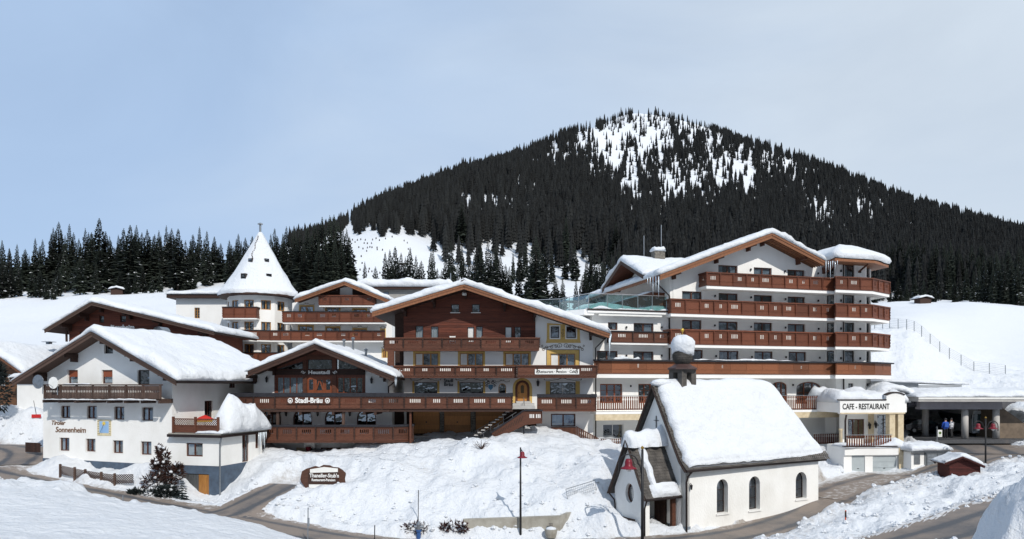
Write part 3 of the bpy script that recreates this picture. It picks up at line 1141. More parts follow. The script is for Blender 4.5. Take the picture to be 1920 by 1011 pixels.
def grid_mesh(name, px, Y, m, hfun, dirt=False):
    PXG, YG = np.meshgrid(px, Y, indexing='ij')
    XG = (PXG - CX) / FPX * YG
    ZG = hfun(XG, YG)
    n, k = XG.shape
    V = np.stack([XG, YG, ZG], -1).reshape(-1, 3)
    idx = np.arange(n * k).reshape(n, k)
    q = np.stack([idx[:-1, :-1], idx[1:, :-1], idx[1:, 1:], idx[:-1, 1:]], -1).reshape(-1, 4)
    me = bpy.data.meshes.new(name)
    me.vertices.add(len(V))
    me.vertices.foreach_set('co', V.ravel())
    me.loops.add(q.size)
    me.loops.foreach_set('vertex_index', q.ravel())
    me.polygons.add(len(q))
    me.polygons.foreach_set('loop_start', np.arange(0, q.size, 4))
    me.polygons.foreach_set('use_smooth', np.ones(len(q), bool))
    me.update(calc_edges=True)
    me.materials.append(m)
    if dirt:
        d, _ = road_field(V[:, 0], V[:, 1])
        px_ = V[:, 0] / V[:, 1] * FPX + CX
        a = .62 * np.exp(-np.maximum(d, 0) / .8)
        # the bank by the lower road carries grit thrown up by the plough
        bank = np.exp(-((d - 2.0) / 2.2) ** 2) * (px_ > 1380) * (V[:, 1] > 30) * (V[:, 1] < 56)
        mound = np.exp(-(((px_ - 800) / 120) ** 2)) * np.exp(-(((V[:, 1] - 49) / 4) ** 2))
        a = np.clip(a + .44 * bank + .44 * mound, 0, 1)
        a[V[:, 1] < 20] = 0
        at = me.attributes.new('dirt', 'FLOAT', 'POINT')
        at.data.foreach_set('value', a.astype(np.float32))
    return me


NEAR_MAX = 112.0
me = grid_mesh('snow_ground', np.arange(-420, 2341, 4.6), np.exp(np.arange(math.log(5), math.log(NEAR_MAX), .0068)), SNOW_GROUND, ground_h, True)
tag(put('snow_ground', me), 'trampled and ploughed snow covering the village ground', 'snow', kind='structure')
me = grid_mesh('hillside', np.arange(-1500, 3501, 12), np.exp(np.linspace(math.log(NEAR_MAX - 4), math.log(2300), 190)), SNOW_HILL, lambda x, y: ground_h(x, y, False) - .25 * sstep(118, 106, y))
tag(put('hillside', me), 'snow covered hillside and forested mountain behind the village', 'mountain', kind='structure')

# the wooded valley side behind the viewer, which the windows mirror
VS = mat('far_valley_wood', (.020, .030, .028), (.42, .45, .50), .012, .9, detail=10, lo=.50, hi=.66)
az_ = np.linspace(R(100), R(260), 90)
rr_ = np.array([160, 210, 280, 360, 460, 580, 720])
hh_ = np.array([4, 14, 40, 85, 140, 195, 235.0])
V_ = []
for r_, h_ in zip(rr_, hh_):
    for a_ in az_:
        V_.append((r_ * math.sin(a_), r_ * math.cos(a_), h_ * (.75 + .35 * math.sin(a_ * 3.1) + .18 * float(smooth_noise(a_ * 9, r_ * .01, 4)))))
F_ = [(i * 90 + j, i * 90 + j + 1, (i + 1) * 90 + j + 1, (i + 1) * 90 + j) for i in range(len(rr_) - 1) for j in range(89)]
mb_ = MB(); mb_.v, mb_.f = V_, F_
tag(mb_.build('valley_side', VS, None, smooth=True), 'wooded snowy valley side opposite the village', 'hill', kind='structure')

# road sheets
ASPHALT = bpy.data.materials.new('wet_asphalt')
ASPHALT.use_nodes = True
nt = ASPHALT.node_tree
bs = nt.nodes['Principled BSDF']
t_ = nt.nodes.new('ShaderNodeTexCoord')
n1 = nt.nodes.new('ShaderNodeTexNoise'); n1.inputs['Scale'].default_value = .55; n1.inputs['Detail'].default_value = 8; n1.inputs['Roughness'].default_value = .65
n2 = nt.nodes.new('ShaderNodeTexNoise'); n2.inputs['Scale'].default_value = 2.3; n2.inputs['Detail'].default_value = 8; n2.inputs['Roughness'].default_value = .7
at_ = nt.nodes.new('ShaderNodeAttribute'); at_.attribute_name = 'slush'
m1 = nt.nodes.new('ShaderNodeMath'); m1.operation = 'ADD'
m2 = nt.nodes.new('ShaderNodeMath'); m2.operation = 'ADD'
r1 = nt.nodes.new('ShaderNodeMapRange'); r1.inputs['From Min'].default_value = .55; r1.inputs['From Max'].default_value = .95
r2 = nt.nodes.new('ShaderNodeMapRange'); r2.inputs['From Min'].default_value = 1.06; r2.inputs['From Max'].default_value = 1.3
x1 = nt.nodes.new('ShaderNodeMix'); x1.data_type = 'RGBA'; x1.inputs[6].default_value = (.07, .072, .078, 1); x1.inputs[7].default_value = (.215, .175, .145, 1)
x2 = nt.nodes.new('ShaderNodeMix'); x2.data_type = 'RGBA'; x2.inputs[7].default_value = (.62, .61, .60, 1)
bp = nt.nodes.new('ShaderNodeBump'); bp.inputs['Distance'].default_value = .05
Lk = nt.links.new
Lk(t_.outputs['Object'], n1.inputs['Vector']); Lk(t_.outputs['Object'], n2.inputs['Vector'])
Lk(n1.outputs['Fac'], m1.inputs[0]); Lk(at_.outputs['Fac'], m1.inputs[1]); Lk(m1.outputs[0], r1.inputs['Value'])
Lk(n2.outputs['Fac'], m2.inputs[0]); Lk(at_.outputs['Fac'], m2.inputs[1]); Lk(m2.outputs[0], r2.inputs['Value'])
Lk(r1.outputs['Result'], x1.inputs[0]); Lk(x1.outputs[2], x2.inputs[6]); Lk(r2.outputs['Result'], x2.inputs[0]); Lk(x2.outputs[2], bs.inputs['Base Color'])
Lk(n2.outputs['Fac'], bp.inputs['Height']); Lk(bp.outputs['Normal'], bs.inputs['Normal'])
bs.inputs['Roughness'].default_value = .62


def road_sheet(name, W, hw, lift, slush, wide=.9):
    n = len(W)
    T = np.gradient(W[:, :2], axis=0)
    T /= np.maximum(np.hypot(T[:, 0], T[:, 1]), 1e-6)[:, None]
    N = np.stack([T[:, 1], -T[:, 0]], 1)
    k = 25
    offs = np.linspace(-1, 1, k)
    V, S = [], []
    D = offs[None, :] * (hw + wide)
    XS = W[:, 0:1] + N[:, 0:1] * D
    YS = W[:, 1:2] + N[:, 1:2] * D
    _, ZS = road_field(XS, YS)
    out = (YS < 24.5) | (YS > 79)
    ZS = np.where(out, W[:, 2:3], ZS)
    for i in range(n):
        for c, o in enumerate(offs):
            V.append((XS[i, c], YS[i, c], ZS[i, c] + lift + .03 * (1 - abs(o))))
            rut = math.exp(-((abs(o) - .36) / .09) ** 2)
            S.append(slush + .05 + .36 * abs(o) ** 2 - .48 * rut + .06)
    idx = np.arange(n * k).reshape(n, k)
    q = np.stack([idx[:-1, :-1], idx[1:, :-1], idx[1:, 1:], idx[:-1, 1:]], -1).reshape(-1, 4)
    me = bpy.data.meshes.new(name)
    me.from_pydata(V, [], q.tolist())
    me.materials.append(ASPHALT)
    at = me.attributes.new('slush', 'FLOAT', 'POINT')
    at.data.foreach_set('value', np.array(S, np.float32))
    me.update()
    return put(name, me)


LABELS = {'road': 'wet village road with tyre tracks and brown slush', 'driveway': 'short grey driveway between ploughed snow heaps', 'lower_road': 'dark road in the lower right corner',
          'side_street': 'grey side street beyond the white guesthouse at left', 'yard': 'brown slushy yard beside the chapel', 'carport_drive': 'wet drive leading into the bus carport'}
for j_, (k_, (W_, hw_)) in enumerate(ROADW.items()):
    tag(road_sheet(k_, W_, hw_, -.02 + .008 * j_, {'road': .30, 'driveway': .20, 'lower_road': .12, 'side_street': .24, 'yard': .46, 'carport_drive': .20}[k_]), LABELS[k_], 'road', kind='structure')

# ------------------------------------------------------------------ spruces
NEEDLE = mat('spruce_needles', (0.026, 0.034, 0.022), (0.009, 0.013, 0.012), 0.8, 0.85, detail=6, vary=(.6, 1.5))
NEEDLE_FAR = mat('far_spruce_needles', (0.0145, 0.0155, 0.0145), (0.005, 0.006, 0.007), 0.5, 0.9, detail=6, vary=(.45, 1.8))
BARK = mat('spruce_bark', (0.06, 0.045, 0.035), (0.03, 0.024, 0.02), 4, 0.9)


def spruce_crown(h, rmax, tiers, br, seed, base=.07, fine=True):
    rr = random.Random(seed)
    V, F = [], []
    for t in range(tiers):
        f = t / (tiers - 1)
        z = h * (base + (1 - base) * f ** .92)
        rad = rmax * ((1 - f) ** .82) * rr.uniform(.72, 1.12) + .05 * rmax
        if f < .12:
            rad *= .7 + 2.2 * f
        nb = max(4, int(br * (.45 + .55 * (1 - f))))
        a0 = rr.uniform(0, 6.28)
        for k in range(nb):
            a = a0 + 6.283 * k / nb + rr.uniform(-.25, .25)
            L = rad * rr.uniform(.62, 1.15)
            droop = L * rr.uniform(.28, .6) * (1 - .7 * f)
            ca, sa = math.cos(a), math.sin(a)
            w = L * rr.uniform(.20, .32)
            up = h * .012
            o = len(V)
            tip = (ca * L, sa * L, z - droop + up)
            mid = .55
            V += [(0, 0, z + h * .012), (ca * L * mid - sa * w, sa * L * mid + ca * w, z - droop * .62), (ca * L * mid + sa * w, sa * L * mid - ca * w, z - droop * .62), tip,
                  (ca * L * mid, sa * L * mid, z - droop * .30)]
            F += [(o, o + 1, o + 4), (o, o + 4, o + 2), (o + 1, o + 3, o + 4), (o + 4, o + 3, o + 2)]
            if fine:
                o = len(V)
                V += [(ca * L * .35, sa * L * .35, z - droop * .2), (ca * L * .85, sa * L * .85, z - droop * .8), (ca * L * .6, sa * L * .6, z - droop * .9 - h * .022)]
                F += [(o, o + 1, o + 2)]
    o = len(V)
    V += [(-.02 * rmax, 0, h * .93), (.02 * rmax, .02 * rmax, h * .93), (0, -.02 * rmax, h * .93), (0, 0, h * 1.01)]
    F += [(o, o + 1, o + 3), (o + 1, o + 2, o + 3), (o + 2, o, o + 3)]
    return V, F


CROWNS, SNOWY = [], []
for k in range(6):
    rr = random.Random(50 + k)
    V, F = spruce_crown(1.0, rr.uniform(.155, .215), 34, 11, 100 + k, base=rr.uniform(.04, .12))
    mb = MB(); mb.v, mb.f = V, F
    CROWNS.append(mb.mesh('crown', NEEDLE))
    sn = MB()
    for q in range(70):
        i = rr.randrange(0, len(F) - 10)
        a = [Vector(V[j]) for j in F[i][:3]]
        if a[0].z < .02 or a[0].z > .8:
            continue
        c = sum(a, Vector()) / 3
        s = rr.uniform(.5, .95)
        sn.add([c + (p - c) * s + Vector((0, 0, .006)) for p in a], [(0, 1, 2)])
    SNOWY.append(sn.mesh('branch_snow', SNOW))
TRUNKM = MB().lathe([(.016, -.03), (.013, .2), (.008, .6), (.001, .98)], (0, 0, 0), 6).mesh('trunk', BARK)

LOW = []
for k in range(5):
    rr = random.Random(80 + k)
    mb = MB()
    rm_, tn = rr.uniform(.10, .165), 9
    for t in range(tn):                       # ragged skirts of branches, one above the other
        f = t / tn
        zt_, zb_ = .10 + .90 * (f + 1.75 / tn), .06 + .90 * f
        zt_ = min(1.0, zt_)
        m_ = 9
        vs_ = [(0, 0, zt_)]
        for q in range(2 * m_):
            a = math.pi * q / m_ + t * .7
            r_ = rm_ * (1 - f) ** .85 * (rr.uniform(.85, 1.2) if q % 2 == 0 else rr.uniform(.45, .65)) + .008
            vs_.append((r_ * math.cos(a), r_ * math.sin(a), zb_ + rr.uniform(-.02, .02) + (.03 if q % 2 else 0)))
        mb.add(vs_, [(0, 1 + q, 1 + (q + 1) % (2 * m_)) for q in range(2 * m_)])
    mb.tube([(0, 0, -.05), (0, 0, .5)], [.012, .006], 4, False)
    o = bpy.data.objects.new('spruce_low', mb.mesh('spruce_low', NEEDLE_FAR))
    LOW.append(o)


def seen(x, y, z):
    return x / y * FPX + CX, HY - (z - EZ) / y * FPX


TREES = []    # x, y, z, height, class


def add_tree(px, Y, h, cls):
    x = PX(px, Y)
    TREES.append((x, Y, h, cls))


tr = random.Random(5)
# tree line on the left hill: tops measured from the picture
LEFT_TOPS = [(-60, 470), (-30, 455), (4, 452), (18, 470), (32, 462), (48, 476), (66, 449), (80, 452), (96, 440), (110, 418), (122, 440), (130, 421), (148, 447), (160, 428), (172, 436), (186, 411), (198, 436), (208, 452),
             (222, 442), (232, 426), (244, 419), (256, 424), (266, 438), (276, 428), (290, 436), (298, 432), (312, 424), (322, 428), (334, 426), (348, 448), (358, 452), (374, 428), (388, 432), (402, 446), (414, 456), (430, 452), (447, 440), (460, 446), (473, 442), (515, 430), (537, 424), (552, 432)]
for px, top in LEFT_TOPS:
    Y = tr.uniform(262, 300)
    zb = float(far_h(PX(px, Y), Y))
    ht = PZ(top, Y) - zb
    add_tree(px, Y, min(30, max(10, ht)), 'left')
    for q in range(2):
        Y2 = Y + tr.uniform(-6, 40)
        zb = float(far_h(PX(px, Y2), Y2))
        add_tree(px + tr.uniform(-16, 16), Y2, max(8, (PZ(top, Y2) - zb) * tr.uniform(.65, .93)), 'left')
for px, top, Y in [(100, 520, 236), (88, 515, 240), (75, 505, 245), (60, 505, 246), (110, 500, 250), (20, 500, 247), (35, 495, 250), (5, 490, 246), (255, 505, 250), (240, 512, 248), (268, 498, 252), (225, 508, 251), (285, 515, 250), (150, 480, 252), (180, 490, 252), (300, 505, 254)]:
    zb = float(far_h(PX(px, Y), Y))
    add_tree(px, Y, max(5, PZ(top, Y) - zb), 'left')
# trees behind the turret wing
for px, top, Y in [(562, 434, 250), (576, 425, 262), (590, 420, 255), (604, 408, 268), (618, 405, 262), (626, 402, 280), (634, 418, 262), (642, 420, 270), (650, 430, 258), (585, 440, 245), (610, 440, 240), (628, 445, 236), (640, 450, 238), (598, 450, 232), (570, 455, 238), (655, 445, 262),
                   (547, 440, 255), (532, 450, 258), (520, 445, 266)]:
    zb = float(far_h(PX(px, Y), Y))
    add_tree(px, Y, max(8, PZ(top, Y) - zb), 'turret')
# trees on the clearing behind the inn
for px, top, Y in [(684, 486, 215), (704, 495, 212), (722, 468, 214), (731, 466, 230), (741, 458, 245), (752, 470, 215), (760, 478, 225), (769, 462, 230), (780, 475, 214), (790, 485, 220), (808, 468, 214), (812, 462, 216), (820, 500, 208), (828, 503, 206), (836, 480, 262), (846, 452, 290),
                   (858, 492, 206), (870, 485, 228), (880, 490, 230), (890, 478, 225), (902, 470, 215), (915, 452, 205), (925, 470, 210), (938, 480, 214), (948, 498, 208), (844, 498, 205), (1005, 445, 196), (996, 470, 204), (1015, 475, 206),
                   (1041, 519, 192), (1055, 522, 190), (1080, 520, 190), (1092, 515, 188), (1098, 508, 190), (1100, 480, 250), (1110, 470, 220), (1124, 478, 205), (1130, 488, 198), (1140, 470, 215), (1150, 480, 210), (1118, 495, 200), (973, 505, 206),
                   (955, 500, 220), (1160, 470, 225), (1172, 475, 230), (1135, 500, 190), (1148, 506, 188), (1110, 512, 190), (962, 470, 330), (975, 462, 340), (985, 455, 350), (1020, 460, 345), (1035, 468, 330), (1060, 470, 345), (1078, 462, 340), (866, 455, 340), (900, 450, 345), (930, 455, 340)]:
    zb = float(far_h(PX(px, Y), Y))
    add_tree(px, Y, max(3, PZ(top, Y) - zb), 'clearing')
# edge of the wood behind the meadow at right
for px, top, Y in [(1668, 530, 262), (1684, 522, 275), (1700, 528, 285), (1732, 522, 268), (1745, 528, 272), (1760, 510, 290), (1790, 522, 262), (1800, 518, 268), (1752, 530, 265), (1826, 505, 264), (1836, 498, 268), (1848, 490, 262), (1862, 500, 258), (1872, 486, 262), (1884, 492, 256), (1896, 484, 258),
                   (1908, 495, 254), (1918, 480, 258), (1930, 478, 262), (1945, 480, 260), (1640, 520, 285), (1715, 515, 300), (1775, 500, 300), (1812, 500, 290), (1844, 478, 290), (1868, 470, 285), (1890, 468, 285), (1910, 465, 288)]:
    zb = float(far_h(PX(px, Y), Y))
    add_tree(px, Y, max(5, PZ(top, Y) - zb), 'meadow')

N_IND = len(TREES)
# the mountain forest
cand = []
nC = 190000
u = RNG.random(nC)
Yc = np.sqrt(300.0 ** 2 + u * (1720.0 ** 2 - 300.0 ** 2))
pxc = RNG.uniform(-150, 2150, nC)
Xc = (pxc - CX) / FPX * Yc
Zc = ground_h(Xc, Yc, False)
pyc = HY - (Zc - EZ) / Yc * FPX
edge_px = [-200, 500, 560, 640, 656, 690, 745, 762, 800, 850, 900, 1000, 1100, 1160, 1200, 1500, 1640, 1700, 1800, 1920, 2200]
edge_py = [0, 475, 475, 446, 436, 428, 424, 434, 440, 448, 462, 474, 492, 520, 560, 565, 556, 556, 566, 580, 600]
low = np.interp(pxc, edge_px, edge_py) + 16 * fbm(pxc / 26.0, pxc / 90.0, 3, 91) + 9 * fbm(pxc / 9.0, pyc / 30.0, 2, 92)
dens = np.where(pyc < low, 1.0, np.where((pyc < low + 48) & (pxc > 770) & (pxc < 1180), .07, 0.0))
dens *= np.where((pxc < 540), 0.0, 1.0)
gap = 1.1 * np.exp(-((pxc - 1200) / 165) ** 2 - ((pyc - 244) / 78) ** 2)
gap = np.maximum(gap, .90 * np.exp(-((pxc - 1310) / 210) ** 2 - ((pyc - 315) / 80) ** 2))
gap = np.maximum(gap, .85 * np.exp(-((pxc - 1085) / 70) ** 2 - ((pyc - 248) / 30) ** 2))
gap = np.maximum(gap, .75 * np.exp(-((pxc - 1478) / 28) ** 2 - ((pyc - 312) / 14) ** 2))
gap = np.maximum(gap, .55 * np.exp(-((pxc - 950) / 170) ** 2 - ((pyc - 395) / 40) ** 2))
gap = np.maximum(gap, .52 * np.exp(-((pxc - 1600) / 140) ** 2 - ((pyc - 410) / 55) ** 2))
streak = fbm(pxc / 10.0, pyc / 38.0, 3, 77) * .68 + .5 * fbm(pxc / 45.0, pyc / 60.0, 2, 78)
thr = 1.0 - 1.5 * gap
dens = dens * (1 - .9 * sstep(thr - .28, thr + .28, streak))
speck = fbm(pxc / 7.0, pyc / 17.0, 2, 61)
dens = np.where(speck > np.where(pyc < 430, .78, .98) - .55 * gap, dens * .06, dens)
dens *= np.where(pyc < 430, 1 - .25 * gap, 1)
per = np.where(Yc > 900, .62, .8) * np.where((pyc > 300) & (gap < .35), 1.5, 1)
# a tree well behind the crest would only add a blurred fringe to it
colr = np.clip(((pxc + 150) / 4).astype(int), 0, 574)
ysk = np.full(575, 9999.0)
np.minimum.at(ysk, colr, np.where(Yc > 300, pyc, 9999))
ysk = np.minimum(ysk, np.minimum(np.roll(ysk, 1), np.roll(ysk, -1)))
crestY = np.zeros(575)
near_crest = pyc < ysk[colr] + 2.5
order_ = np.argsort(Yc)
for c__, y__ in zip(colr[near_crest], Yc[near_crest]):
    crestY[c__] = y__ if crestY[c__] == 0 else min(crestY[c__], y__)
crestY[crestY == 0] = 1e9
dens = np.where(Yc > crestY[colr] + 60, 0, dens)
keep = RNG.random(nC) < dens * per
fx, fy, fz, fpx, fpy = Xc[keep], Yc[keep], Zc[keep], pxc[keep], pyc[keep]
fh = np.where(fy < 520, RNG.uniform(12, 22, len(fx)), 7 + 12 * RNG.random(len(fx)) ** 1.3)
fh = fh * np.interp(fpx, [640, 800], [.62, 1.0]) * np.where((fpx < 780) & (fy < 560), .75, 1)
fh = fh * np.where(RNG.random(len(fx)) < .12, 1.3, 1.0)
for a, b, c in zip(fx.tolist(), fy.tolist(), fh.tolist()):
    TREES.append((a, b, c, 'forest'))

TX_ = np.array([t[0] for t in TREES]); TY_ = np.array([t[1] for t in TREES])
TZ_ = ground_h(TX_, TY_, False)
order = sorted(range(N_IND, len(TREES)), key=lambda i: -TREES[i][2] / TREES[i][1] * (1 if 560 < TX_[i] / TY_[i] * FPX + CX < 1160 or TX_[i] / TY_[i] * FPX + CX > 1660 else .3) * (1 if -20 < TX_[i] / TY_[i] * FPX + CX < 1940 else .1))
single = list(range(N_IND)) + order[:max(0, 300 - N_IND)]
single_set = set(single)
TLAB = {'left': ('dark spruce in the tree line on the hill above the left houses', 'spruces on the left hill'),
        'turret': ('tall dark spruce close behind the turret roof', 'spruces behind the turret'),
        'clearing': ('single spruce on the snowy clearing above the inn roof', 'spruces on the clearing'),
        'meadow': ('spruce at the edge of the wood beyond the meadow on the right', 'spruces behind the meadow'),
        'forest': ('spruce at the lower edge of the mountain forest', 'spruces at the forest edge')}
def ordinal(n):
    return '%d%s' % (n, 'th' if 10 <= n % 100 <= 20 else {1: 'st', 2: 'nd', 3: 'rd'}.get(n % 10, 'th'))


RANK = {}
for c_ in ('turret', 'clearing', 'meadow'):
    m_ = sorted([i for i in range(N_IND) if TREES[i][3] == c_], key=lambda i: TX_[i] / TY_[i])
    for k, i in enumerate(m_):
        RANK[i] = ordinal(k + 1) + {'turret': ' from the left of the tall spruces close behind the turret roof', 'clearing': ' spruce from the left on the snowy clearing above the inn roof',
                                    'meadow': ' spruce from the left along the wood beyond the right meadow'}[c_]
for i in single:
    x, y, h, cls = TREES[i]
    lab, grp = TLAB[cls]
    lab = RANK.get(i, lab)
    if cls == 'clearing' and abs(x / y * FPX + CX - 1005) < 1:
        lab = 'tallest freestanding spruce, just right of the inn ridge'
    o = thing('spruce_tree', lab, 'tree', (x, y, float(TZ_[i]) - .3), tr.uniform(0, 6.28), grp)
    wf = tr.uniform(.75, 1.35) * (1.25 if h < 12 else 1.0)
    o.scale = (h * wf, h * wf, h)
    k = tr.randrange(6)
    put('crown', CROWNS[k], o)
    put('trunk', TRUNKM, o)
    if cls in ('left', 'clearing', 'meadow'):
        put('branch_snow', SNOWY[k], o)['kind'] = 'stuff'

rest = [i for i in range(N_IND, len(TREES)) if i not in single_set]
pm = bpy.data.meshes.new('forest')
pts = np.array([(TX_[i], TY_[i], TZ_[i] - .3) for i in rest])
pm.vertices.add(len(pts))
pm.vertices.foreach_set('co', pts.ravel())
at = pm.attributes.new('size', 'FLOAT', 'POINT')
at.data.foreach_set('value', np.array([TREES[i][2] for i in rest], np.float32))
pm.update()
fo = put('forest', pm)
tag(fo, 'dense dark spruce forest covering the mountain behind the hotel', 'forest', kind='stuff')
ng = bpy.data.node_groups.new('forest_nodes', 'GeometryNodeTree')
ng.interface.new_socket('Geometry', in_out='INPUT', socket_type='NodeSocketGeometry')
ng.interface.new_socket('Geometry', in_out='OUTPUT', socket_type='NodeSocketGeometry')
gi = ng.nodes.new('NodeGroupInput'); go = ng.nodes.new('NodeGroupOutput')
iop = ng.nodes.new('GeometryNodeInstanceOnPoints')
iop.inputs['Pick Instance'].default_value = True
g2 = ng.nodes.new('GeometryNodeGeometryToInstance')
for o in LOW:
    oi = ng.nodes.new('GeometryNodeObjectInfo')
    oi.inputs['Object'].default_value = o
    ng.links.new(oi.outputs['Geometry'], g2.inputs[0])
na = ng.nodes.new('GeometryNodeInputNamedAttribute'); na.data_type = 'FLOAT'; na.inputs['Name'].default_value = 'size'
rv = ng.nodes.new('FunctionNodeRandomValue'); rv.data_type = 'FLOAT_VECTOR'
rv.inputs[0].default_value = (0, 0, 0); rv.inputs[1].default_value = (0, 0, 6.283)
ri = ng.nodes.new('FunctionNodeRandomValue'); ri.data_type = 'INT'
ri.inputs[4].default_value = 0; ri.inputs[5].default_value = len(LOW) - 1
ri.inputs['Seed'].default_value = 4
ng.links.new(gi.outputs[0], iop.inputs['Points'])
ng.links.new(g2.outputs[0], iop.inputs['Instance'])
ng.links.new(rv.outputs[0], iop.inputs['Rotation'])
ng.links.new(ri.outputs[2], iop.inputs['Instance Index'])
ng.links.new(na.outputs[0], iop.inputs['Scale'])
ng.links.new(iop.outputs[0], go.inputs[0])
md = fo.modifiers.new('forest', 'NODES')
md.node_group = ng
print('TREES', len(single), len(rest))

# ================================================================== white guesthouse at left
GH = Bld('guesthouse', 'white guesthouse with brown balcony, sundial and blue-grey plinth at far left', 'house',
         (PX(323, 50.0), 50.0, 1.6), R(-15))
g = GH
xl, xr = g.x(81), 0.0
YF = -1.25
prof = [g.p(24, 714, YF), g.p(173, 621, YF), g.p(331, 712, YF)]
DEPTH = 11.0
zr_ = lambda x: zline(prof, x) - .24
rgx = prof[1][0]
outer = [(xl, 0), (xr, 0), (xr, zr_(xr)), (rgx, zr_(rgx)), (xl, zr_(xl))]
holes = []
WIN = [(127, 146, 694, 719.5, 'b'), (191, 211, 694, 719.5, 'b'), (258, 280, 694, 721, 'd'),
       (114, 131.6, 761, 784, 'w'), (163, 181.6, 761, 785, 'w2'), (214, 233, 762.5, 787, 'w'), (266, 287, 764, 789, 'w'),
       (111.6, 130, 821, 845.5, 'w'), (161, 179, 823, 847, 'w2'), (211.6, 230.5, 826, 850, 'w'), (264, 284, 828, 853, 'w3'), (195.5, 212, 645.5, 663, 'd')]
for (a, b, c, d, k) in WIN:
    r = g.rect(a, b, c, d)
    kw = dict(frame=FRAME_BROWN, split=2, rec=.13)
    if k == 'b':
        kw.update(blind=.5, curtain=(CURTAIN, 'low'), split=1)
    elif k == 'd':
        kw.update(glass=GLASS_DARK, split=1, frame=FRAME_DARK)
    elif k == 'w':
        kw.update(curtain=(CURTAIN, 'left'))
    elif k == 'w2':
        kw.update(curtain=(CURTAIN, 'right'))
    else:
        kw.update(curtain=(CURTAIN_BLUE, 'full'))
    holes.append(window(g.root, r, 0, **kw))
    x0, x1, z0, z1 = r
    MB().plate(rect_loop(x0 - .07, x1 + .07, z0 - .07, z1 + .07), [rect_loop(x0 - .001, x1 + .001, z0 - .001, z1 + .001)], -.008, -.0005).build('window_border', TRIM_WHITE, g.root)
facade(g.root, outer, holes, 0, .2, PLASTER_OLD)
mb = MB()
mb.box(xl, xl + .25, .2, DEPTH, 0, zr_(xl))
sideH = zr_(xr)
mb.box(xl, xr, DEPTH - .2, DEPTH, 0, sideH)
mb.build('wall', PLASTER_OLD, g.root)
# right side wall with its own openings, built in the yz plane
def side_wall(Bx, x, y0, y1, z0, z1, wins, m, th=.2):
    """wall along +y at x, facing +x; wins: (y0,y1,z0,z1)"""
    mb = MB()
    lp = [(y0, z0), (y1, z0), (y1, z1), (y0, z1)]
    mb.plate(lp, [rect_loop(*w) for w in wins], 0, th)
    mb.v = [(x - v[1], v[0], v[2]) for v in mb.v]
    mb.build('wall', m, Bx.root)
    for w in wins:
        f = MB().plate(rect_loop(*w), [shrink(rect_loop(*w), .07)], .10, .16)
        f.box((w[0] + w[1]) / 2 - .03, (w[0] + w[1]) / 2 + .03, .095, .155, w[2] + .03, w[3] - .03)
        f.v = [(x - v[1], v[0], v[2]) for v in f.v]
        o = f.build('window', FRAME_BROWN, Bx.root)
        MB().add([(x - .13, w[0] + .05, w[2] + .05), (x - .13, w[1] - .05, w[2] + .05), (x - .13, w[1] - .05, w[3] - .05), (x - .13, w[0] + .05, w[3] - .05)], [(0, 1, 2, 3)]).build('pane', GLASS_DARK, o)
        MB().box(x - .6, x - .25, w[0] - .2, w[1] + .2, w[2] - .2, w[3] + .2).build('shade_backing', ROOM_SHADE, o)
side_wall(g, 0.0, .2, DEPTH, 0, sideH - .02, [(3.4, 4.3, 5.9, 7.3), (7.0, 7.9, 6.0, 7.5), (6.3, 7.1, 8.3, 8.9)], PLASTER_OLD)
# plinth
zpl = g.p(81, 859)[1]
zpr = g.p(250, 869)[1]
MB().add([(xl - .03, -.03, -1), (xr, -.03, -1), (xr, -.03, zpr - .05), (xl - .03, -.03, zpl), (xl - .03, .02, -1), (xr, .02, -1), (xr, .02, zpr - .05), (xl - .03, .02, zpl)],
         [(0, 1, 2, 3), (4, 5, 6, 7), (3, 2, 6, 7), (0, 3, 7, 4)]).build('plinth', PLINTH, g.root)
gable_roof(g, prof, YF, DEPTH + .8, WOOD_WEATHERED, T=.26, fascia=WOOD_WEATHERED, fh=.42, purlins=[xl + .3, rgx - 2.7, rgx, rgx + 2.7, xr - .25], beam=WOOD_DARK, snow=.62, seed=3,
           snow_kw=dict(lump=.22, drift=lambda s, t: .35 + .75 * np.clip(s * 1.25, 0, 1) * 1.0))
# balcony of the guesthouse, weathered boards
bz0, bz1 = g.p(190, 747, -1.1)[1], g.p(190, 722, -1.1)[1]
bxl, bxr = g.x(83, -1.1), g.x(303, -1.1)
bal = MB()
bal.box(bxl, bxr, -1.1, 0, bz0 - .14, bz0 - .03)
bal = bal.build('balcony', WOOD_WEATHERED, g.root)
MB().box(bxl - .04, bxr + .04, -1.18, -1.02, bz1 - .04, bz1 + .05).build('rail', WOOD_WEATHERED, bal)
for i in range(8):
    xx = bxl + .08 + (bxr - bxl - .16) * i / 7
    MB().box(xx - .08, xx + .08, -1.25, 0, bz0 - .34, bz0 - .142).build('bracket', WOOD_WEATHERED, bal)
    MB().box(xx - .06, xx + .06, -1.19, -1.07, bz0 - .03, bz1 - .041).build('post', WOOD_WEATHERED, bal)
n = int((bxr - bxl) / .145)
pk = MB()
pk.plate([(-.055, 0), (.055, 0), (.055, .42), (.03, .48), (.03, .56), (.055, .62), (.055, bz1 - bz0 - .05), (-.055, bz1 - bz0 - .05), (-.055, .62), (-.03, .56), (-.03, .48), (-.055, .42)], [], 0, .03)
pkm = pk.mesh('picket', WOOD_WEATHERED)
for i in range(n):
    xx = bxl + .1 + (bxr - bxl - .2) * i / (n - 1)
    if i > n * .79:
        put('picket', pkm, bal, (xx, -1.17, bz0 - .02)).scale = (1.28, 1, 1)
    else:
        put('picket', pkm, bal, (xx, -1.17, bz0 - .02))
MB().box(bxl, bxr, -1.13, -1.09, bz0 + .05, bz0 + .13).box(bxl, bxr, -1.13, -1.09, bz1 - .22, bz1 - .14).build('crossbeam', WOOD_WEATHERED, bal)
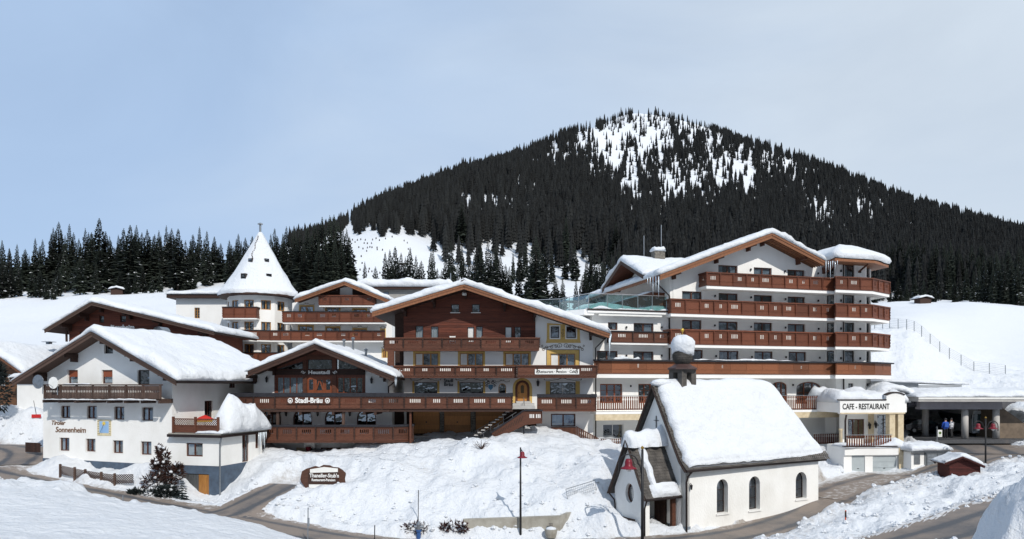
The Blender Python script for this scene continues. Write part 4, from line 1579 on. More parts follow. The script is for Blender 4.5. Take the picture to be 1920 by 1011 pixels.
snow_sheet(bal, [(bxl + .3, 0), (bxr - .3, 0)], -1.32, -1.19, .09, ov=.02, step=.12, r=.06).location = (0, 0, bz0 - .14)
snow_sheet(bal, [(bxl + 2.0, 0), (bxl + 4.2, 0)], -1.15, -1.05, .09, ov=.03, step=.12, r=.06).location = (0, 0, bz1 + .045)
# sundial and lettering
r = g.rect(183, 208.6, 787, 817)
sd = MB().box(r[0], r[1], -.03, -.002, r[2], r[3]).build('sundial', mat('sundial_ground', (.70, .62, .42), (.6, .5, .3), 3, .8), g.root)
MB().box(r[0] + .2, r[1] - .2, -.04, -.031, r[2] + .2, r[3] - .12).build('dial_face', mat('sundial_blue', (.30, .48, .72), (.25, .42, .66), 2, .8), sd)
mb = MB()
cxs, czs = (r[0] + r[1]) / 2, r[3] - .28
for k in range(8):
    a = k * math.pi / 4
    mb.add([(cxs + .09 * math.cos(a + .35), -.05, czs + .09 * math.sin(a + .35)), (cxs + .26 * math.cos(a), -.05, czs + .26 * math.sin(a)), (cxs + .09 * math.cos(a - .35), -.05, czs + .09 * math.sin(a - .35))], [(0, 1, 2)])
mb.lathe([(.12, -.01), (.12, .01)], (cxs, 0, czs), 10)
mb.v = mb.v[:24] + [(cxs + (v[0] - cxs), -.052 + (v[2] - czs) * .2, czs + v[1]) for v in mb.v[24:]]
mb.build('sun_emblem', mat('sun_yellow', (.75, .55, .10), None, 3, .8), sd)
mb = MB()
for k in range(6):
    for sx in (r[0] + .1, r[1] - .1):
        zz = r[2] + .15 + (r[3] - r[2] - .3) * k / 5
        mb.box(sx - .07, sx + .07, -.04, -.031, zz - .012, zz + .012)
mb.tube([(cxs, -.03, czs), (cxs - .12, -.35, czs - .8)], .012, 5)
mb.build('hour_marks', LETTER_BLACK, sd)
x_, z_ = g.p(96, 793)
lettering(g.root, 'Tiroler', .46, (x_, -.012, z_), LETTER_BROWN, shear=.25, bold=.008)
x_, z_ = g.p(104, 806)
lettering(g.root, 'Sonnenheim', .58, (x_, -.012, z_), LETTER_BROWN, shear=.15, bold=.008)
# two satellite dishes
for (px, py, rr_, m_, lab) in ((73, 716, .52, ZINC, 'grey satellite dish'), (101, 718, .44, TRIM_WHITE, 'white satellite dish')):
    x_, z_ = g.p(px, py, -1.5)
    d = MB()
    pr = [(rr_ * k / 6, .22 * rr_ * (k / 6) ** 2) for k in range(1, 7)]
    d.lathe(pr + [(rr_ * 1.0, .24 * rr_), (rr_ * .97, .24 * rr_)], (0, 0, 0), 20)
    d.v = [(v[0], -v[2], v[1]) for v in d.v]
    o = d.build('satellite_dish', m_, g.root, smooth=True, loc=(x_, -1.45, z_))
    o['label'] = lab
    MB().tube([(0, 0, -rr_ * .9), (0, -.45, -.1)], .02, 5).tube([(0, .02, 0), (0, .25, -.3), (0, .25, -.9)], .03, 5).build('arm', STEEL, o)
# annex
ax1 = g.x(412)
AD = 4.9
za = g.p(365, 818)[1]
zpa = g.p(400, 874)[1]
holes = []
r = g.rect(349, 380, 831, 856)
holes.append(window(g.root, r, 0, FRAME_BROWN, 2, curtain=(CURTAIN, 'full'), rec=.08, fw=.09))
facade(g.root, [(.003, zpa), (ax1, zpa), (ax1, za), (.003, za)], holes, 0, .2, PLASTER_OLD)
facade(g.root, [(.003, -1), (ax1 + .002, -1), (ax1 + .002, zpa - .001), (.003, zpa - .001)], [rect_loop(*[g.x(330), g.x(392), -.9, g.p(380, 889)[1]])], -.015, .2, PLINTH, 'plinth')
gx0, gx1, gz1 = g.x(330), g.x(392), g.p(380, 889)[1]
gm = g.x(371.5)
MB().box(gx0, gm - .01, .08, .14, -.9, gz1).build('garage_door', GREY_BOARD, g.root)
for k in range(9):
    xx = gx0 + (gm - gx0) * k / 9
    MB().box(xx + .01, xx + (gm - gx0) / 9 - .012, .05, .079, -.88, gz1 - .02).build('plank', GREY_BOARD, g.root)
dr = MB().box(gm + .01, gx1 - .01, .07, .13, -.9, gz1 - .02).build('garage_door', WOOD_DOOR, g.root)
dr['label'] = 'yellow wooden wing of the garage door'
for k in range(4):
    xx = gm + .02 + (gx1 - gm - .04) * k / 4
    MB().box(xx, xx + (gx1 - gm - .04) / 4 - .012, .045, .069, .15, gz1 - .04).build('plank', WOOD_DOOR, dr)
side_wall(g, ax1, .2, AD, zpa, za - .01, [(2.5, 3.3, zpa + .02, zpa + 2.05), (4.1, 4.5, zpa + .9, zpa + 2.0)], PLASTER_OLD)
MB().box(ax1 - .2, ax1 + .018, .2, AD, -1, zpa - .002).build('plinth', PLINTH, g.root)
rf = MB()
rf.box(-.05, ax1 + .35, -.35, AD + .2, za + .002, za + .22)
rf = rf.build('terrace_roof', CONCRETE, g.root)
MB().box(-.1, ax1 + .42, -.42, -.352, za - .06, za + .14).box(ax1 + .353, ax1 + .44, -.42, AD + .2, za - .05, za + .13).build('gutter', GUTTER, rf)
downpipe(g.root, [(ax1 + .38, -.3, za - .05), (ax1 + .12, -.12, za - .5), (ax1 + .08, -.08, za - .9), (ax1 + .08, -.08, -.6)], .06, ZINC)
# lattice fence on the annex terrace
fx0, fx1 = g.x(325, -.2), g.x(409, -.2)
fz0, fz1 = za + .22, g.p(370, 785, -.2)[1]
fence = MB()
for k in range(3):
    xx = fx0 + (fx1 - fx0) * k / 2
    fence.box(xx - .07, xx + .07, -.27, -.13, fz0, fz1 + .12)
fence.box(fx0, fx1, -.24, -.16, fz0 + .05, fz0 + .13).box(fx0, fx1, -.24, -.16, fz1 - .08, fz1).box(fx0, fx1, -.24, -.16, (fz0 + fz1) / 2 - .0, (fz0 + fz1) / 2 + .06)
fence = fence.build('terrace_fence', WOOD_BROWN, g.root)
for k in range(2):
    a, b = fx0 + (fx1 - fx0) * k / 2 + .08, fx0 + (fx1 - fx0) * (k + 1) / 2 - .08
    zm = (fz0 + fz1) / 2
    MB().box(a, b, -.215, -.185, fz0 + .131, zm - .001).build('board', WOOD_BROWN, fence)
    lt = MB()
    hh = fz1 - .08 - zm - .06
    nn = int((b - a + hh) / .16)
    for s_ in (1, -1):
        for q in range(nn):
            o_ = a - hh + q * .16
            p0, p1 = (o_, zm + .06), (o_ + hh, fz1 - .08)
            if p0[0] < a:
                p0 = (a, zm + .06 + (a - o_))
            if p1[0] > b:
                p1 = (b, zm + .06 + (b - o_))
            if s_ < 0:
                p0, p1 = (a + b - p0[0], p0[1]), (a + b - p1[0], p1[1])
            if abs(p1[0] - p0[0]) < .05:
                continue
            lt.bar((p0[0], -.2 - .012 * s_, p0[1]), (p1[0], -.2 - .012 * s_, p1[1]), .012, .035)
    tag(lt.build('lattice', WOOD_BROWN, fence), kind='stuff')
# snow heaped on the annex terrace
sx0 = g.x(400, 1.5)
snow_sheet(g.root, [(g.x(368), za + .22), (ax1 + .45, za + .22)], .4, AD + .25, 1.25, ov=.12, seed=14, step=.22, lump=.3, edge=.35, r=1.3, name='terrace_snow',
           drift=lambda s, t: np.clip(.15 + 1.25 * sstep(.0, .6, s), 0, 1.3) * (.75 + .5 * sstep(0, .4, t)))
snow_sheet(g.root, [(g.x(372), za + .22), (ax1 + .40, za + .22)], -.33, .5, .20, ov=.05, seed=15, step=.15, r=.3, name='terrace_snow')
icicles(g.root, [(ax1 + .44, 3.9 + .18 * k, za + .05, 1.0 + .5 * math.sin(k * 2.1)) for k in range(6)], .05, 3)
icicles(g.root, [(prof[2][0] + .02, 7.5 + .35 * k, prof[2][1] - .1, .35 + .3 * math.sin(k * 1.7) ** 2) for k in range(9)], .035, 4)
MB().tube([(prof[2][0] + .06, YF, prof[2][1] - .16), (prof[2][0] + .06, DEPTH + .8, prof[2][1] - .2)], .07, 6).build('gutter', GUTTER, g.root)
downpipe(g.root, [(prof[2][0] + .06, DEPTH + .6, prof[2][1] - .2), (.1, DEPTH - .05, prof[2][1] - .8), (.1, DEPTH - .05, 3)], .05, ZINC)
# folded red sunshade on the terrace
us = thing('sunshade', 'red and yellow sunshade on the snowy terrace of the white guesthouse', 'umbrella', tuple(g.m @ Vector((g.x(384, 2.0), 2.0, za + .25))), R(-15))
us.scale = (.72, .72, .85)
um = MB()
um.lathe([(1.0, .95), (.55, 1.2), (.06, 1.38)], (0, 0, 0), 8)
um.build('canopy', mat('sunshade_red', (.55, .03, .02), (.48, .025, .02), 3, .7), us)
MB().lathe([(.99, .80), (1.0, .949)], (0, 0, 0), 8).build('valance', mat('sunshade_yellow', (.70, .45, .06), None, 3, .7), us)
MB().tube([(0, 0, 0), (0, 0, 1.42)], .025, 6).build('pole', STEEL, us)

# chimney of the guesthouse (with a metal hood)
def chimney(Bx, p, w, d, h, hood=True, m=None, cap=.12):
    x, y, z = p
    c = MB().box(x - w / 2, x + w / 2, y - d / 2, y + d / 2, z, z + h).build('chimney', m or PLASTER_OLD, Bx.root)
    if hood:
        hb = MB()
        n = 8
        vs_ = []
        for k in range(n + 1):
            a = math.pi * k / n
            vs_ += [(x + w * .55 * math.cos(a), y - d * .6, z + h + .12 + w * .5 * math.sin(a)), (x + w * .55 * math.cos(a), y + d * .6, z + h + .12 + w * .5 * math.sin(a))]
        hb.add(vs_, [(2 * k, 2 * k + 1, 2 * k + 3, 2 * k + 2) for k in range(n)])
        hb.box(x - w * .5, x - w * .42, y - d * .5, y + d * .5, z + h, z + h + .13).box(x + w * .42, x + w * .5, y - d * .5, y + d * .5, z + h, z + h + .13)
        hb.build('chimney_hood', ZINC, c)
    return c
q = g.p(303, 637, 7.0)
chimney(g, (q[0], 7.0, q[1] - .6), .9, .8, 1.1, m=STONE)

# ================================================================== brown chalet behind it
JH = Bld('chalet', 'dark brown wooden chalet with wide snowy roof behind the white guesthouse', 'house', (PX(172, 70), 70, 6.0), R(-2))
g = JH
YF = -1.8
prof = [g.p(84, 618, YF), g.p(172, 566, YF), g.p(402, 622, YF)]
xl, xr = g.x(130), g.x(392)
zr_ = lambda x: zline(prof, x) - .22
holes = []
for (a, b, c, d) in ((187, 195, 592, 605), (226, 236, 592, 604), (281, 290, 625, 634), (150, 158, 622, 634)):
    holes.append(window(g.root, g.rect(a, b, c, d), 0, FRAME_DARK, 1, curtain=(CURTAIN, 'top'), rec=.1))
rgx = prof[1][0]
facade(g.root, [(xl, 0), (xr, 0), (xr, zr_(xr)), (rgx, zr_(rgx)), (xl, zr_(xl))], holes, 0, .2, WOOD_WALL)
for k in range(int((zr_(rgx) - 3.4) / .28)):
    z = 3.4 + .28 * k
    a = max(xl, np.interp(z + .28, [zr_(xl), zr_(rgx)], [xl, rgx]))
    b = min(xr, np.interp(z + .28, [zr_(xr), zr_(rgx)], [xr, rgx]))
    if z + .26 < zr_(xr) and z + .26 < zr_(xl):
        a, b = xl, xr
    for (c0, c1) in [(a, b)]:
        cuts = [c0]
        for h_ in holes:
            hx0, hx1 = h_[0][0], h_[1][0]
            hz0, hz1 = h_[0][1], h_[2][1]
            if hz0 - .26 < z < hz1 and hx0 > c0 and hx1 < c1:
                cuts += [hx0 - .02, hx1 + .02]
        cuts.append(c1)
        cuts = sorted(cuts)
        for q in range(0, len(cuts), 2):
            if cuts[q + 1] - cuts[q] > .2:
                MB().box(cuts[q], cuts[q + 1], -.035, -.002, z, z + .255).build('plank', WOOD_WALL, g.root)
MB().box(xl, xl + .2, .2, 8, 0, zr_(xl) - .02).box(xr - .2, xr, .2, 8, 0, zr_(xr) - .02).box(xl, xr, 7.8, 8, 0, zr_(xr)).build('wall', WOOD_WALL, g.root)
gable_roof(g, prof, YF, 8.5, WOOD_DARK, T=.24, fascia=WOOD_WEATHERED, fh=.36, purlins=[xl + .2, rgx - 1.5, rgx, rgx + 3, rgx + 6, xr - .3], beam=WOOD_DARK, snow=.55, seed=8)
x_, z_ = g.p(208, 614)
lettering(g.root, 'Jägerheim', .62, (x_, -.06, z_), LETTER_WHITE, bold=.02)
pb = MB()
pb.bar((xl - .0, -.4, zr_(xl) - 1.6), (prof[0][0] + 1.2, -.4, zr_(prof[0][0] + 1.2) - .05), .14, .16)
pb.build('brace', WOOD_DARK, g.root)

# ================================================================== small houses at the left edge
LH = Bld('wooden_house', 'small wooden house with brick chimney at the left edge of the picture', 'house', (PX(0, 66), 66, 5.0), R(-12))
g = LH
prof = [g.p(-80, 690, -1), g.p(-25, 650, -1), g.p(42, 698, -1)]
prof = [(prof[0][0], prof[0][1]), (prof[1][0], prof[1][1]), (prof[2][0], prof[2][1])]
xl, xr = g.x(-70), g.x(30)
zr_ = lambda x: zline(prof, x) - .22
holes = [window(g.root, g.rect(14, 24, 702, 712), 0, TRIM_WHITE, 2, curtain=(CURTAIN, 'top'), rec=.08)]
facade(g.root, [(xl, 0), (xr, 0), (xr, zr_(xr)), (prof[1][0], zr_(prof[1][0])), (xl, zr_(xl))], holes, 0, .2, mat('tan_boarding', (.21, .10, .045), (.13, .06, .03), 3, .7, .01, (1, 1, 10)))
MB().box(xr - .2, xr, .2, 9, 0, zr_(xr) - .02).box(xl, xl + .2, .2, 9, 0, zr_(xl) - .02).build('wall', PLASTER_OLD, g.root)
gable_roof(g, prof, -1, 9.5, WOOD_BROWN, T=.22, fascia=WOOD_EAVE, fh=.3, purlins=[xl + .3, prof[1][0], xr - .2], beam=WOOD_EAVE, snow=.6, seed=9)
q = g.p(92, 662, 7.5)
mb = MB().box(q[0] - .32, q[0] + .32, 7.2, 7.8, q[1] - 2, q[1] + .8)
ch = mb.build('chimney', mat('brick', (.28, .13, .08), (.2, .09, .06), 6, .85, .02), g.root)
MB().box(q[0] - .38, q[0] + .38, 7.14, 7.86, q[1] + .8, q[1] + .9).box(q[0] - .2, q[0] + .2, 7.3, 7.7, q[1] + .9, q[1] + 1.15).box(q[0] - .5, q[0] + .5, 7.05, 7.95, q[1] + 1.15, q[1] + 1.2).build('chimney_cap', ZINC, ch)
LW = Bld('white_outbuilding', 'plain white outbuilding between the wooden house and the white guesthouse', 'house', (PX(60, 64), 64, 4.0), R(-10))
g = LW
xl, xr = g.x(32), g.x(110)
zt = g.p(60, 712)[1]
mb = MB().box(xl, xr, 0, .2, 0, zt).box(xl, xl + .2, .2, 5, 0, zt).box(xr - .2, xr, .2, 5, 0, zt).box(xl, xr, 5, 5.2, 0, zt)
mb.build('wall', PLASTER_OLD, g.root)
MB().box(xl - .3, xr + .3, -.5, 5.6, zt + .002, zt + .2).build('roof', WOOD_DARK, g.root)
snow_sheet(g.root, [(xl - .3, zt + .2), (xr + .3, zt + .2)], -.5, 5.6, .55, seed=4)

# ================================================================== turret hotel wing
TW = Bld('turret_hotel', 'white hotel wing with snowy conical turret and curved wooden balconies', 'hotel', (PX(488, 80), 80, 6.0), 0.0)
g = TW
YT = 0.0
tc_x, tc_y = g.x(488, 3.6), 3.6       # turret centre
rad = 3.72
N8 = 12
A0 = -math.pi / 2 - math.pi / N8
tz1 = g.p(488, 546, 0)[1]
pts8 = [(tc_x + rad * math.cos(A0 + 2 * math.pi * k / N8), tc_y + rad * math.sin(A0 + 2 * math.pi * k / N8)) for k in range(N8)]
def face_wall(Bx, a, b, z0, z1, wins, m, **kw):
    """a flat wall piece from plan point a to b (outside on the right of travel), wins in (u0,u1,z0,z1)"""
    A, B_ = Vector((*a, 0)), Vector((*b, 0))
    L = (B_ - A).length
    ang = math.atan2(B_.y - A.y, B_.x - A.x)
    w = MB().plate([(0, z0), (L, z0), (L, z1), (0, z1)], [rect_loop(*x) for x in wins], 0, .2).build('wall', m, Bx.root, loc=(A.x, A.y, 0), rz=ang)
    for x in wins:
        before = set(bpy.data.objects)
        window(w, x, 0, **kw)
    return w
frame_kw = dict(frame=FRAME_OCHRE, split=2, curtain=(CURTAIN_BLUE, 'sides'), rec=.1, fw=.09)
rowsz = [(g.p(488, 620)[1], g.p(488, 603)[1]), (g.p(488, 580)[1], g.p(488, 562)[1]), (g.p(488, 662)[1], g.p(488, 645)[1])]
for k in range(N8):
    a, b = pts8[k], pts8[(k + 1) % N8]
    mid_y = (a[1] + b[1]) / 2
    L = math.hypot(b[0] - a[0], b[1] - a[1])
    wins = []
    if mid_y < tc_y - .5:
        for (z0, z1) in rowsz:
            wins.append((L / 2 - .55, L / 2 + .55, z0, z1))
    face_wall(g, a, b, 0, tz1, wins, PLASTER, **frame_kw)
# turret roof
ze = g.p(488, 544, -.6)[1]
ztop = g.p(489, 437, 3.6)[1]
hgt = ztop - ze
cone = [(rad + .95, -.35), (rad + .42, .12), (rad - .30, hgt * .16), (rad * .70, hgt * .36), (rad * .42, hgt * .62), (.16, hgt)]
rf = MB().lathe([(rad + .92, -.5)] + cone, (tc_x, tc_y, ze), 24, A0).build('roof', WOOD_DARK, g.root)
sn = MB()
n = 40
prs = [(rad + 1.02, -.36), (rad + 1.12, .0), (rad + .86, .30), (rad + .34, .66), (rad - .12, hgt * .2), (rad * .80, hgt * .33), (rad * .64, hgt * .47), (rad * .46, hgt * .64), (.42, hgt * .95), (.2, hgt + .08), (.02, hgt + .12)]
for i, (r_, z_) in enumerate(prs):
    for k in range(n):
        a = 2 * math.pi * k / n
        fa = (a - A0) % (math.pi / 4) - math.pi / 8
        r_f = r_ * (1 + .75 * (math.cos(math.pi / 8) / math.cos(fa) - .97))
        rr_ = r_f + (.13 * float(fbm(k * .5 + i, i * .9, 3, 6)) if 0 < i < 9 else 0) * min(1, r_)
        sn.v.append((tc_x + rr_ * math.cos(a), tc_y + rr_ * math.sin(a), ze + z_ + (.08 * float(fbm(k * .6, i * 1.3, 2, 9)) if 0 < i < 9 else 0)))
for i in range(len(prs) - 1):
    for k in range(n):
        sn.f.append((i * n + k, i * n + (k + 1) % n, (i + 1) * n + (k + 1) % n, (i + 1) * n + k))
sn.build('roof_snow', SNOW, g.root, smooth=True)
MB().tube([(tc_x, tc_y, ztop - .5), (tc_x, tc_y, ztop + 1.0)], .13, 8).build('flue', ZINC, rf)
MB().lathe([(.32, 0), (.30, .1), (.05, .22)], (tc_x, tc_y, ztop + 1.02), 10).build('flue_cap', ZINC, rf)
# roof windows poking through the snow
for (px, py, w_, h_) in ((457, 519, .62, .75), (470, 488, .5, .4), (500, 488, .5, .35), (504, 516, .6, .3)):
    for yy in np.linspace(-1.5, 3.6, 60):
        x_, z_ = g.p(px, py, yy)
        rr_ = math.hypot(x_ - tc_x, yy - tc_y)
        if rr_ < np.interp(z_ - ze, [c[1] for c in prs[1:]], [c[0] for c in prs[1:]]):
            break
    a = math.atan2(yy - tc_y, x_ - tc_x)
    d = MB().box(-w_ / 2, w_ / 2, -.12, .5, -h_ / 2, h_ / 2).build('roof_window', FRAME_DARK, g.root, loc=(x_, yy, z_), rz=a + math.pi / 2)
    MB().add([(-w_ * .4, -.125, -h_ * .4), (w_ * .4, -.125, -h_ * .4), (w_ * .4, -.125, h_ * .4), (-w_ * .4, -.125, h_ * .4)], [(0, 1, 2, 3)]).build('pane', GLASS_DARK, d)
# snow guard studs
ms = MB()
for k in range(16):
    f = k / 15
    z_ = ze + hgt * (.93 - .42 * f)
    rr_ = np.interp(z_ - ze, [c[1] for c in prs[1:]], [c[0] for c in prs[1:]]) + .02
    a = -math.pi / 2 - .12 + .06 * math.sin(k)
    x_, y_ = tc_x + rr_ * math.cos(a), tc_y + rr_ * math.sin(a)
    ms.box(x_ - .05, x_ + .05, y_ - .06, y_ + .06, z_ - .06, z_ + .06)
tag(ms.build('snow_guards', WOOD_DARK, g.root), kind='stuff')
# right wing with its own gable
wy = 1.2
wl, wr = g.x(548, wy), g.x(735, wy)
YG = wy - 1.8
prof = [g.p(553, 561, YG), g.p(646, 528, YG), g.p(731, 563, YG)]
zr_ = lambda x: zline(prof, x) - .24
rgx = prof[1][0]
holes = []
WW = [(560, 590, 574, 588), (609, 639, 575.5, 592), (660, 689, 580, 595), (558, 589, 611, 628), (609, 639, 614, 630), (660, 689, 617, 632), (712, 724, 618, 633), (560, 590, 652, 666), (610, 640, 655, 668), (715, 727, 656, 671)]
for (a, b, c, d) in WW:
    r = g.rect(a, b, c, d, wy)
    r = (r[0] + .15, r[1] - .15, r[2], r[3])
    holes.append(window(g.root, r, wy, FRAME_OCHRE, 2, curtain=(CURTAIN_BLUE, 'sides'), rec=.1, fw=.09))
    surround(g.root, r, wy, .12)
    cornice(g.root, r[0], r[1], r[3] + .14, wy, s=.7)
facade(g.root, [(wl, 0), (wr, 0), (wr, zr_(wr)), (rgx, zr_(rgx)), (wl, zr_(wl))], holes, wy, .2, PLASTER)
MB().box(wr - .2, wr, wy + .2, wy + 12, 0, zr_(wr) - .02).box(wl, wr, wy + 11.8, wy + 12, 0, zr_(wr) - .02).build('wall', PLASTER, g.root)
gr = gable_roof(g, prof, YG, wy + 12, WOOD_BROWN, T=.24, fascia=WOOD_EAVE, fh=.42, purlins=(), snow=.55, seed=21)
# attic boarding with a little white middle panel
ab = g.rect(606, 695, 541, 556, wy)
MB().plate([(ab[0], ab[2]), (ab[1], ab[2]), (ab[1], zr_(ab[1]) - .02), (rgx, zr_(rgx) - .02), (ab[0], zr_(ab[0]) - .02)], [], wy - .05, wy - .002).build('attic_boarding', WOOD_DARK, g.root)
r = g.rect(638, 661, 538, 555, wy)
MB().box(r[0], r[1], wy - .09, wy - .051, r[2], r[3]).build('attic_panel', PLASTER, g.root)
# balconies
tb = lambda px, py, y: g.p(px, py, y)
def arc(r_, a0, a1, n=6):
    return [(tc_x + r_ * math.cos(a0 + (a1 - a0) * k / n), tc_y + r_ * math.sin(a0 + (a1 - a0) * k / n)) for k in range(n + 1)]
z1a, z0a = tb(470, 576, -1.2)[1], tb(470, 594, -1.2)[1]
xa, xb = g.x(417, -1.0), g.x(480, -1.0)
balcony(g.root, [(xa, .9), (xa, -.9), (xb, -.9), (xb, .6)], z0a, z1a, WOOD_RED, slab=PLASTER, cap=RAIL_CAP, slots=(0,), wall_y=.9, pw=1.3)
z1b, z0b = tb(470, 620, -1)[1], tb(470, 636, -1)[1]
wyb = wy - 1.3
pathB = [(g.x(398, 2.5), 2.5)] + arc(rad + 1.1, math.pi * 1.22, math.pi * 1.68, 6) + [(g.x(565, wyb), wyb), (g.x(722, wyb), wyb)]
balcony(g.root, pathB, z0b, z1b, WOOD_RED, slab=PLASTER, cap=RAIL_CAP, slots=(5, 0, 4), wall_y=wy, sw=.06)
z1c, z0c = tb(625, 585, wyb)[1], tb(625, 603, wyb)[1]
balcony(g.root, [(g.x(530, wyb), wy), (g.x(530, wyb), wyb), (g.x(722, wyb), wyb)], z0c, z1c, WOOD_RED, slab=PLASTER, cap=RAIL_CAP, slots=(0, 5, 4), wall_y=wy, sw=.06)
z1d, z0d = tb(650, 555, wyb)[1], tb(650, 571, wyb)[1]
balcony(g.root, [(g.x(598, wyb), wy), (g.x(598, wyb), wyb), (g.x(702, wyb), wyb), (g.x(702, wyb), wy)], z0d, z1d, WOOD_RED, slab=PLASTER, cap=WOOD_RED, slots=(0, 4), wall_y=wy, sw=.06)
z1e, z0e = tb(470, 662, -1)[1], tb(470, 679, -1)[1]
balcony(g.root, [(g.x(400, 2.5), 2.5)] + arc(rad + 1.1, math.pi * 1.22, math.pi * 1.5, 4) + [(g.x(560, -.6), -.9)], z0e, z1e, WOOD_RED, slab=PLASTER, cap=RAIL_CAP, slots=(4, 0), wall_y=wy, sw=.06)
# left block with flat roof, and the long building at the back
bl0, bl1, by = g.x(330, 7), g.x(425, 7), 7.0
zt = g.p(370, 560, by)[1]
holes = [window(g.root, g.rect(364.5, 374.5, 577, 597, by), by, FRAME_OCHRE, 2, rec=.1, fw=.07, bars=3)]
facade(g.root, [(bl0, 0), (bl1, 0), (bl1, zt), (bl0, zt)], holes, by, .2, PLASTER)
MB().box(bl0, bl0 + .2, by + .2, by + 8, 0, zt).build('wall', PLASTER, g.root)
MB().box(g.x(312, by - .8), bl1 + 3, by - .8, by + 9, zt + .002, zt + .45).build('roof', WOOD_DARK, g.root)
snow_sheet(g.root, [(g.x(312, by - .8), zt + .45), (bl1 + 3, zt + .45)], by - .8, by + 9, .45, seed=31)
BB = Bld('rear_building', 'grey building with long flat snowy roof behind the turret wing', 'building', (PX(760, 98), 98, 8.0), 0)
g = BB
xl, xr = g.x(672), g.x(842)
zt = g.p(760, 547)[1]
zt2 = g.p(760, 543)[1]
facade(g.root, [(xl, 0), (xr, 0), (xr, zt2), (xl, zt2)], [window(g.root, g.rect(719, 729, 547, 558), 0, FRAME_DARK, 1, rec=.08)], 0, .2, mat('grey_render', (.36, .35, .33), (.3, .29, .27), 2, .85))
MB().box(xl, xl + .2, .2, 9, 0, zt2).box(xr - .2, xr, .2, 9, 0, zt2).build('wall', mat('grey_render', (.36, .35, .33)), g.root)
MB().box(g.x(668, -.7), g.x(846, -.7), -.7, 10, zt2 + .002, zt2 + .3).build('roof', WOOD_DARK, g.root)
snow_sheet(g.root, [(g.x(668, -.7), zt2 + .3), (g.x(846, -.7), zt2 + .3)], -.7, 10, 1.1, seed=33, lump=.1, edge=.6)
MB().tube([(g.x(845), 0, zt2), (g.x(845), 0, zt2 + 2.3)], .06, 6).build('vent_pipe', STEEL, g.root)

# ================================================================== the inn in the middle
INN = Bld('inn', 'large inn with dark wooden gable, painted window surrounds and three long balconies', 'inn', (PX(870, 60), 60, 3.5), 0)
g = INN
YF = -2.3
prof = [g.p(698, 585, YF), g.p(870, 533, YF), g.p(1143, 625, YF)]
zr_ = lambda x: zline(prof, x) - .28
xl, xm, xr = g.x(757), g.x(1004), g.x(1112)
rgx = prof[1][0]
zs = g.p(870, 655)[1]              # foot of the boarded gable
zdeck = g.p(870, 766)[1]           # deck level of the first floor
holes_w, holes_d = [], []
YEL = dict(frame=FRAME_OCHRE, rec=.12, fw=.08)
for (a, b, sh) in ((778, 822, (0,)), (862, 906, (0,)), (947, 992, (0,))):
    r = g.rect(a, b, 662, 686)
    holes_w.append(window(g.root, r, 0, split=3, shutter=sh, curtain=(CURTAIN_BLUE, 'right'), **YEL))
    surround(g.root, r, 0, .16)
    cornice(g.root, r[0] - .16, r[1] + .16, r[3] + .18, 0, s=.9)
r = g.rect(1032, 1079, 663, 687)
holes_w.append(window(g.root, r, 0, split=3, shutter=(0,), curtain=(CURTAIN_BLUE, 'right'), **YEL))
surround(g.root, r, 0, .32)
surround(g.root, (r[0] - .30, r[1] + .30, r[2], r[3] + .30), -.006, .06, PAINT_BROWN)
c_ = (r[0] + r[1]) / 2
mb = MB()
for s_ in (-1, 1):
    for (dx, dz, rr_, tn, a0) in ((.25, .62, .22, 1.3, 0), (.62, .55, .17, 1.2, 1), (1.0, .50, .15, 1.2, 2), (1.4, .46, .15, 1.1, 0), (1.7, .30, .14, 1.1, 2.4), (1.78, .62, .10, 1.0, 4)):
        scroll(mb, spiral(c_ + s_ * dx, r[3] + dz + .06, rr_, tn, a0 if s_ > 0 else math.pi - a0, s_), .045, 0)
    scroll(mb, [(c_ + s_ * .3, r[3] + .5), (c_ + s_ * .8, r[3] + .75), (c_ + s_ * 1.3, r[3] + .55), (c_ + s_ * 1.75, r[3] + .45)], .05, 0)
mb.build('painted_scrollwork', PAINT_BROWN, g.root)
tops = []
for (a, b) in ((1032.5, 1048.5), (1062, 1080)):
    r = g.rect(a, b, 612, 634)
    tops.append(r)
    holes_w.append(window(g.root, r, 0, FRAME_DARK, 1, curtain=(CURTAIN, 'low'), rec=.12))
    surround(g.root, r, -.004, .10, TRIM_WHITE, bottom=True)
r0, r1 = tops
MB().plate([(r0[0] - .42, r0[2] - .42), (r1[1] + .42, r0[2] - .42), (r1[1] + .34, r0[2] - .1), (r1[1] + .32, r0[3] + .08), (r0[0] - .32, r0[3] + .28), (r0[0] - .34, r0[2] - .1)],
           [rect_loop(r0[0] - .1, r0[1] + .1, r0[2] - .1, r0[3] + .1), rect_loop(r1[0] - .1, r1[1] + .1, r1[2] - .1, r1[3] - .0)], -.012, -.001).build('painted_surround', OCHRE, g.root)
mb = MB()
cxx = (r0[1] + r1[0]) / 2
for k in range(3):
    scroll(mb, spiral(cxx, r0[2] + .15 + .27 * k, .13, 1.2, k * 2.2), .035, -.02)
mb.build('painted_ornament', PAINT_BROWN, g.root)
